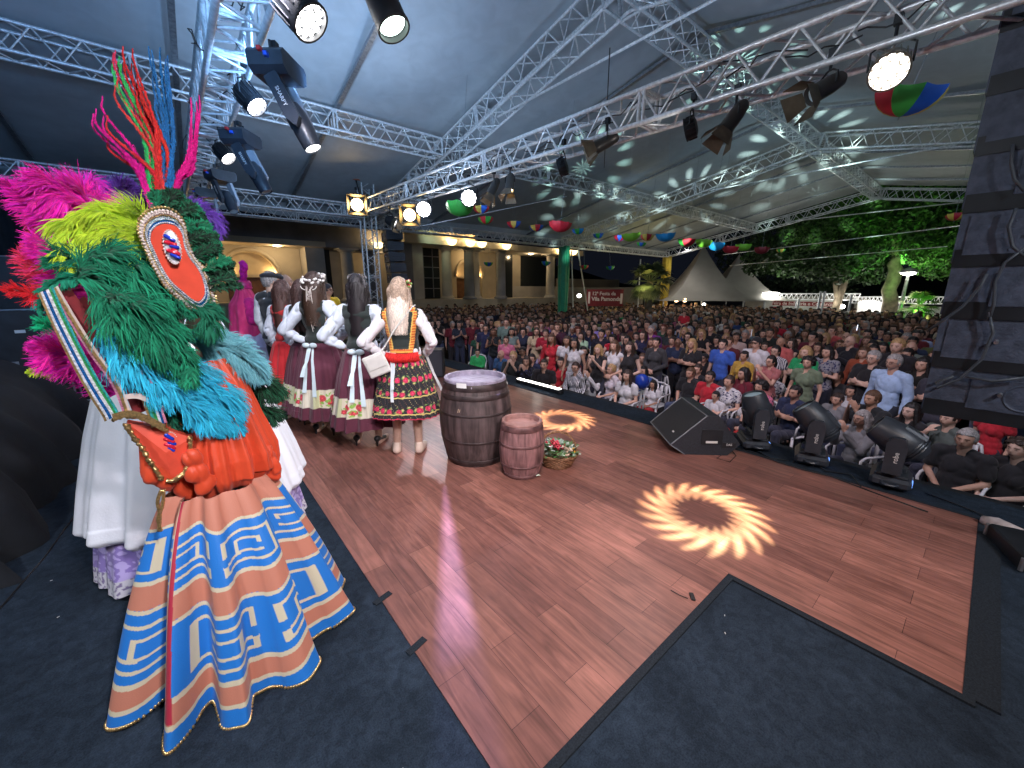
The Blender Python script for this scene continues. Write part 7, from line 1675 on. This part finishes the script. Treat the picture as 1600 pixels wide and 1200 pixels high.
hn={'short':'short','long':'long','longwavy':'wavy','mid':'shoulder length','bun':'tied up','pony':'ponytailed','curly':'curly','bald':'no'}
kn={'down':'arms down','crossed':'crossed arms','clasped':'hands clasped','phone':'hands raised','clap':'clapping hands','sit':'hands in lap','sitfold':'folded arms','sitphone':'raised hands','sitchin':'chin on hand'}
seen=set()
for d,x,y,px in near:
    sit=x<SIT_X and y<7.5
    zone='near the wedge monitor' if px>1020 and px<1250 and d<9 else 'at right by the speaker stack' if px>1320 else 'before the trees' if px>1150 else 'before the peaked tents' if px>1020 else 'before the palm' if px>940 else 'before the green column' if px>850 else 'before the building columns' if px>740 else 'by the far speaker stack'
    for tries in range(400):
        fem=r2.random()<.58; kind=r2.choice(['sit','sit','sitfold','sitphone','sitchin'] if sit else ['down','down','clasped','crossed','crossed','phone','clap'])
        c=r2.choices(names,wts)[0]; hair=r2.choice(['long','long','longwavy','mid','mid','bun','pony','curly']) if fem else r2.choice(['short']*9+['bald'])
        hc_=r2.choices(['black','dark brown','brown','blonde','grey','auburn'],[8,8,4,1.6,.9,1])[0]; pat=r2.choice([None]*8+['striped','floral','vertical striped']); gl=r2.random()<.2
        row='seated' if sit else ('standing' if d<10 else 'mid crowd')
        lab=f"{row} {'woman' if fem else 'man'} in {(pat+' ') if pat else ''}{c}, {hn[hair]+' '+(hc_+' ' if hair!='bald' else '')}hair, {kn[kind]}{', glasses' if gl else ''}, {zone}"
        if lab not in seen and len(lab.split())<=16: break
    seen.add(lab)
    top=r2.choice(['short','long','tank']) if fem else r2.choice(['short','short','long'])
    s=r2.gauss(.97 if fem else 1.03,.035); rz=rz_az(faceaz(x,y)+r2.gauss(0,.22))
    cc=tuple(min(.6,q*r2.uniform(.55,1.05)) for q in CLR[c])
    person((x,y,GZ),rz,kind,fem,top,cc,hair,HAIRC[hc_],SKINS[r2.choices(range(6),[4,4,4,3,2,1])[0]],r2.choice([(.03,.04,.08),(.02,.02,.025),(.05,.07,.14)]),lab,scale=s,pattern=pat,glasses=gl,group='spectators in the crowd',detail=d<8)
# phones held up
def phone(px,py,d,lab):
    p=at(px,py,d); T=empty('mobile_phone',p,r2.uniform(-.5,.5),label=lab,cat='phone'); b=MB(); b.box((0,0,0),(.075,.01,.15),bev=.004); b.build('phone_case',BLACK,parent=T); b=MB(); b.box((0,.007,0),(.066,.002,.14)); b.build('screen',M('phone_screen',(.7,.75,.9),emit=1.2),parent=T)
for px,py,d,lab in ((925,548,6.6,'lit phone raised in front of the woman in black tank top'),(1175,520,9.5,'phone held up in mid crowd above the white t-shirt man'),(890,500,13,'phone held up far back below the green column'),(1340,512,13,'phone held up before the trees at right')): phone(px,py,d,lab)
p=ontop(1003,596,-.1); b=MB(); b.ell(p,(.13,.13,.15),16,12); b.build('blue_balloon',M('balloon_rubber',(.015,.05,.35),.2),smooth=True,label='round blue balloon held in the seated front rows left of the wedge monitor',cat='balloon')
# far part of the crowd as one mass
V=[];F=[];C=[]
def lowsphere(n,k):
    P=[];Q=[]
    for a in range(k+1):
        t=PI*a/k
        for i in range(n): q=2*PI*i/n; P.append((math.sin(t)*math.cos(q),math.sin(t)*math.sin(q),math.cos(t)))
    for a in range(k):
        for i in range(n): j=(i+1)%n; Q.append((a*n+i,(a+1)*n+i,(a+1)*n+j,a*n+j))
    return np.array(P),np.array(Q)
SP,SQ=lowsphere(10,7); cnt=0; VV=[];FF=[];CC=[]
def addel(c,r,rot,col):
    global cnt
    P=SP*np.array(r); P=P@rot.T+np.array(c); VV.append(P); FF.append(SQ+cnt); CC.append(np.tile(col,(len(P),1))); cnt+=len(P)
for d,x,y,px in far:
    s=r2.gauss(1.,.045); az=faceaz(x,y)+r2.gauss(0,.3); rot=np.array(Matrix.Rotation(rz_az(az),3,'Z')); c=np.array(CLR[r2.choices(names,wts)[0]])*r2.uniform(.4,.9); sk=np.array(SKINS[r2.randrange(6)])*.75; hcx=np.array(HAIRC[r2.choice(['black','black','black','dark brown','dark brown','dark brown','brown','brown','grey','blonde'])])
    o=np.array((x,y,GZ)); L=lambda p:o+rot@(np.array(p)*s)
    addel(L((0,0,1.18)),(.19*s,.12*s,.27*s),rot,c); addel(L((0,0,1.38)),(.20*s,.085*s,.075*s),rot,c); addel(L((0,0,.8)),(.17*s,.12*s,.35*s),rot,c*.6)
    for q in (-1,1):
        addel(L((q*.225,.0,1.22)),(.05*s,.055*s,.19*s),rot,c)
        ph=r2.random()<.07
        addel(L((q*.13,-.17,1.08 if not ph else 1.42)),(.10*s,.045*s,.045*s) if not ph else (.035*s,.045*s,.13*s),rot,sk)
    addel(L((0,-.01,1.46)),(.05*s,.05*s,.08*s),rot,sk); addel(L((0,-.015,1.575)),(.074*s,.088*s,.108*s),rot,sk)
    addel(L((0,.018,1.605)),(.088*s,.092*s,.108*s),rot,hcx)
    addel(L((0,-.030,1.662)),(.076*s,.068*s,.038*s),rot,hcx)
    for q in (-1,1): addel(L((q*.03,-.096,1.582)),(.013*s,.006*s,.007*s),rot,sk*.25)
    if r2.random()<.55: addel(L((0,.045,1.48)),(.105*s,.06*s,.17*s),rot,hcx)
V=np.concatenate(VV);F=np.concatenate(FF);C=np.concatenate(CC)
mobj('crowd',mesh_data('crowd',V,F,[M('crowd_cloth_and_skin',(.3,.3,.3),.8,mode='col')],col=C),kind='stuff',label='far crowd of many standing spectators filling the square',cat='crowd')
print('FAR',len(far),'NEAR',len(near),'cand',len(cand))

LINT=M('white_lint',(.6,.6,.58),.9); lr=random.Random(8)
for i in range(26):
    x,y=(lr.uniform(-.9,.5),lr.uniform(.5,3.4)) if i%3 else (lr.uniform(1.,4.4),lr.uniform(-1.,.6))
    if -.55<x<.5 and 1.4<y<2.5: continue
    if y>.66 and x>.5 : continue
    b=MB(); a=lr.random()*6; l=lr.uniform(.004,.012); b.box((x,y,.003),(l,.003,.002),rz=a); b.build('lint_speck',LINT,label='tiny white speck of lint on the dark carpet, one of many alike',cat='lint',group='lint specks on the dark carpet')
for pts,lab in (([(1238,722),(1262,716),(1290,736),(1330,742),(1345,760)],'thin cable lying between the middle and right floor moving heads'),([(1185,706),(1205,716),(1232,720)],'thin cable between the two left floor moving heads'),([(1445,770),(1500,790),(1560,815),(1600,832)],'black cable trailing right from the last moving head to the pale rolled cloth')):
    cord([ontop(x,y,.014) for x,y in pts],lab,.005)
for (x0,y0,x1,y1,lab) in ((640,95,955,30,'thin steel cable under the roof fabric at the nearest frame'),(430,330,560,345,'slack black cable along the far side truss')):
    pass
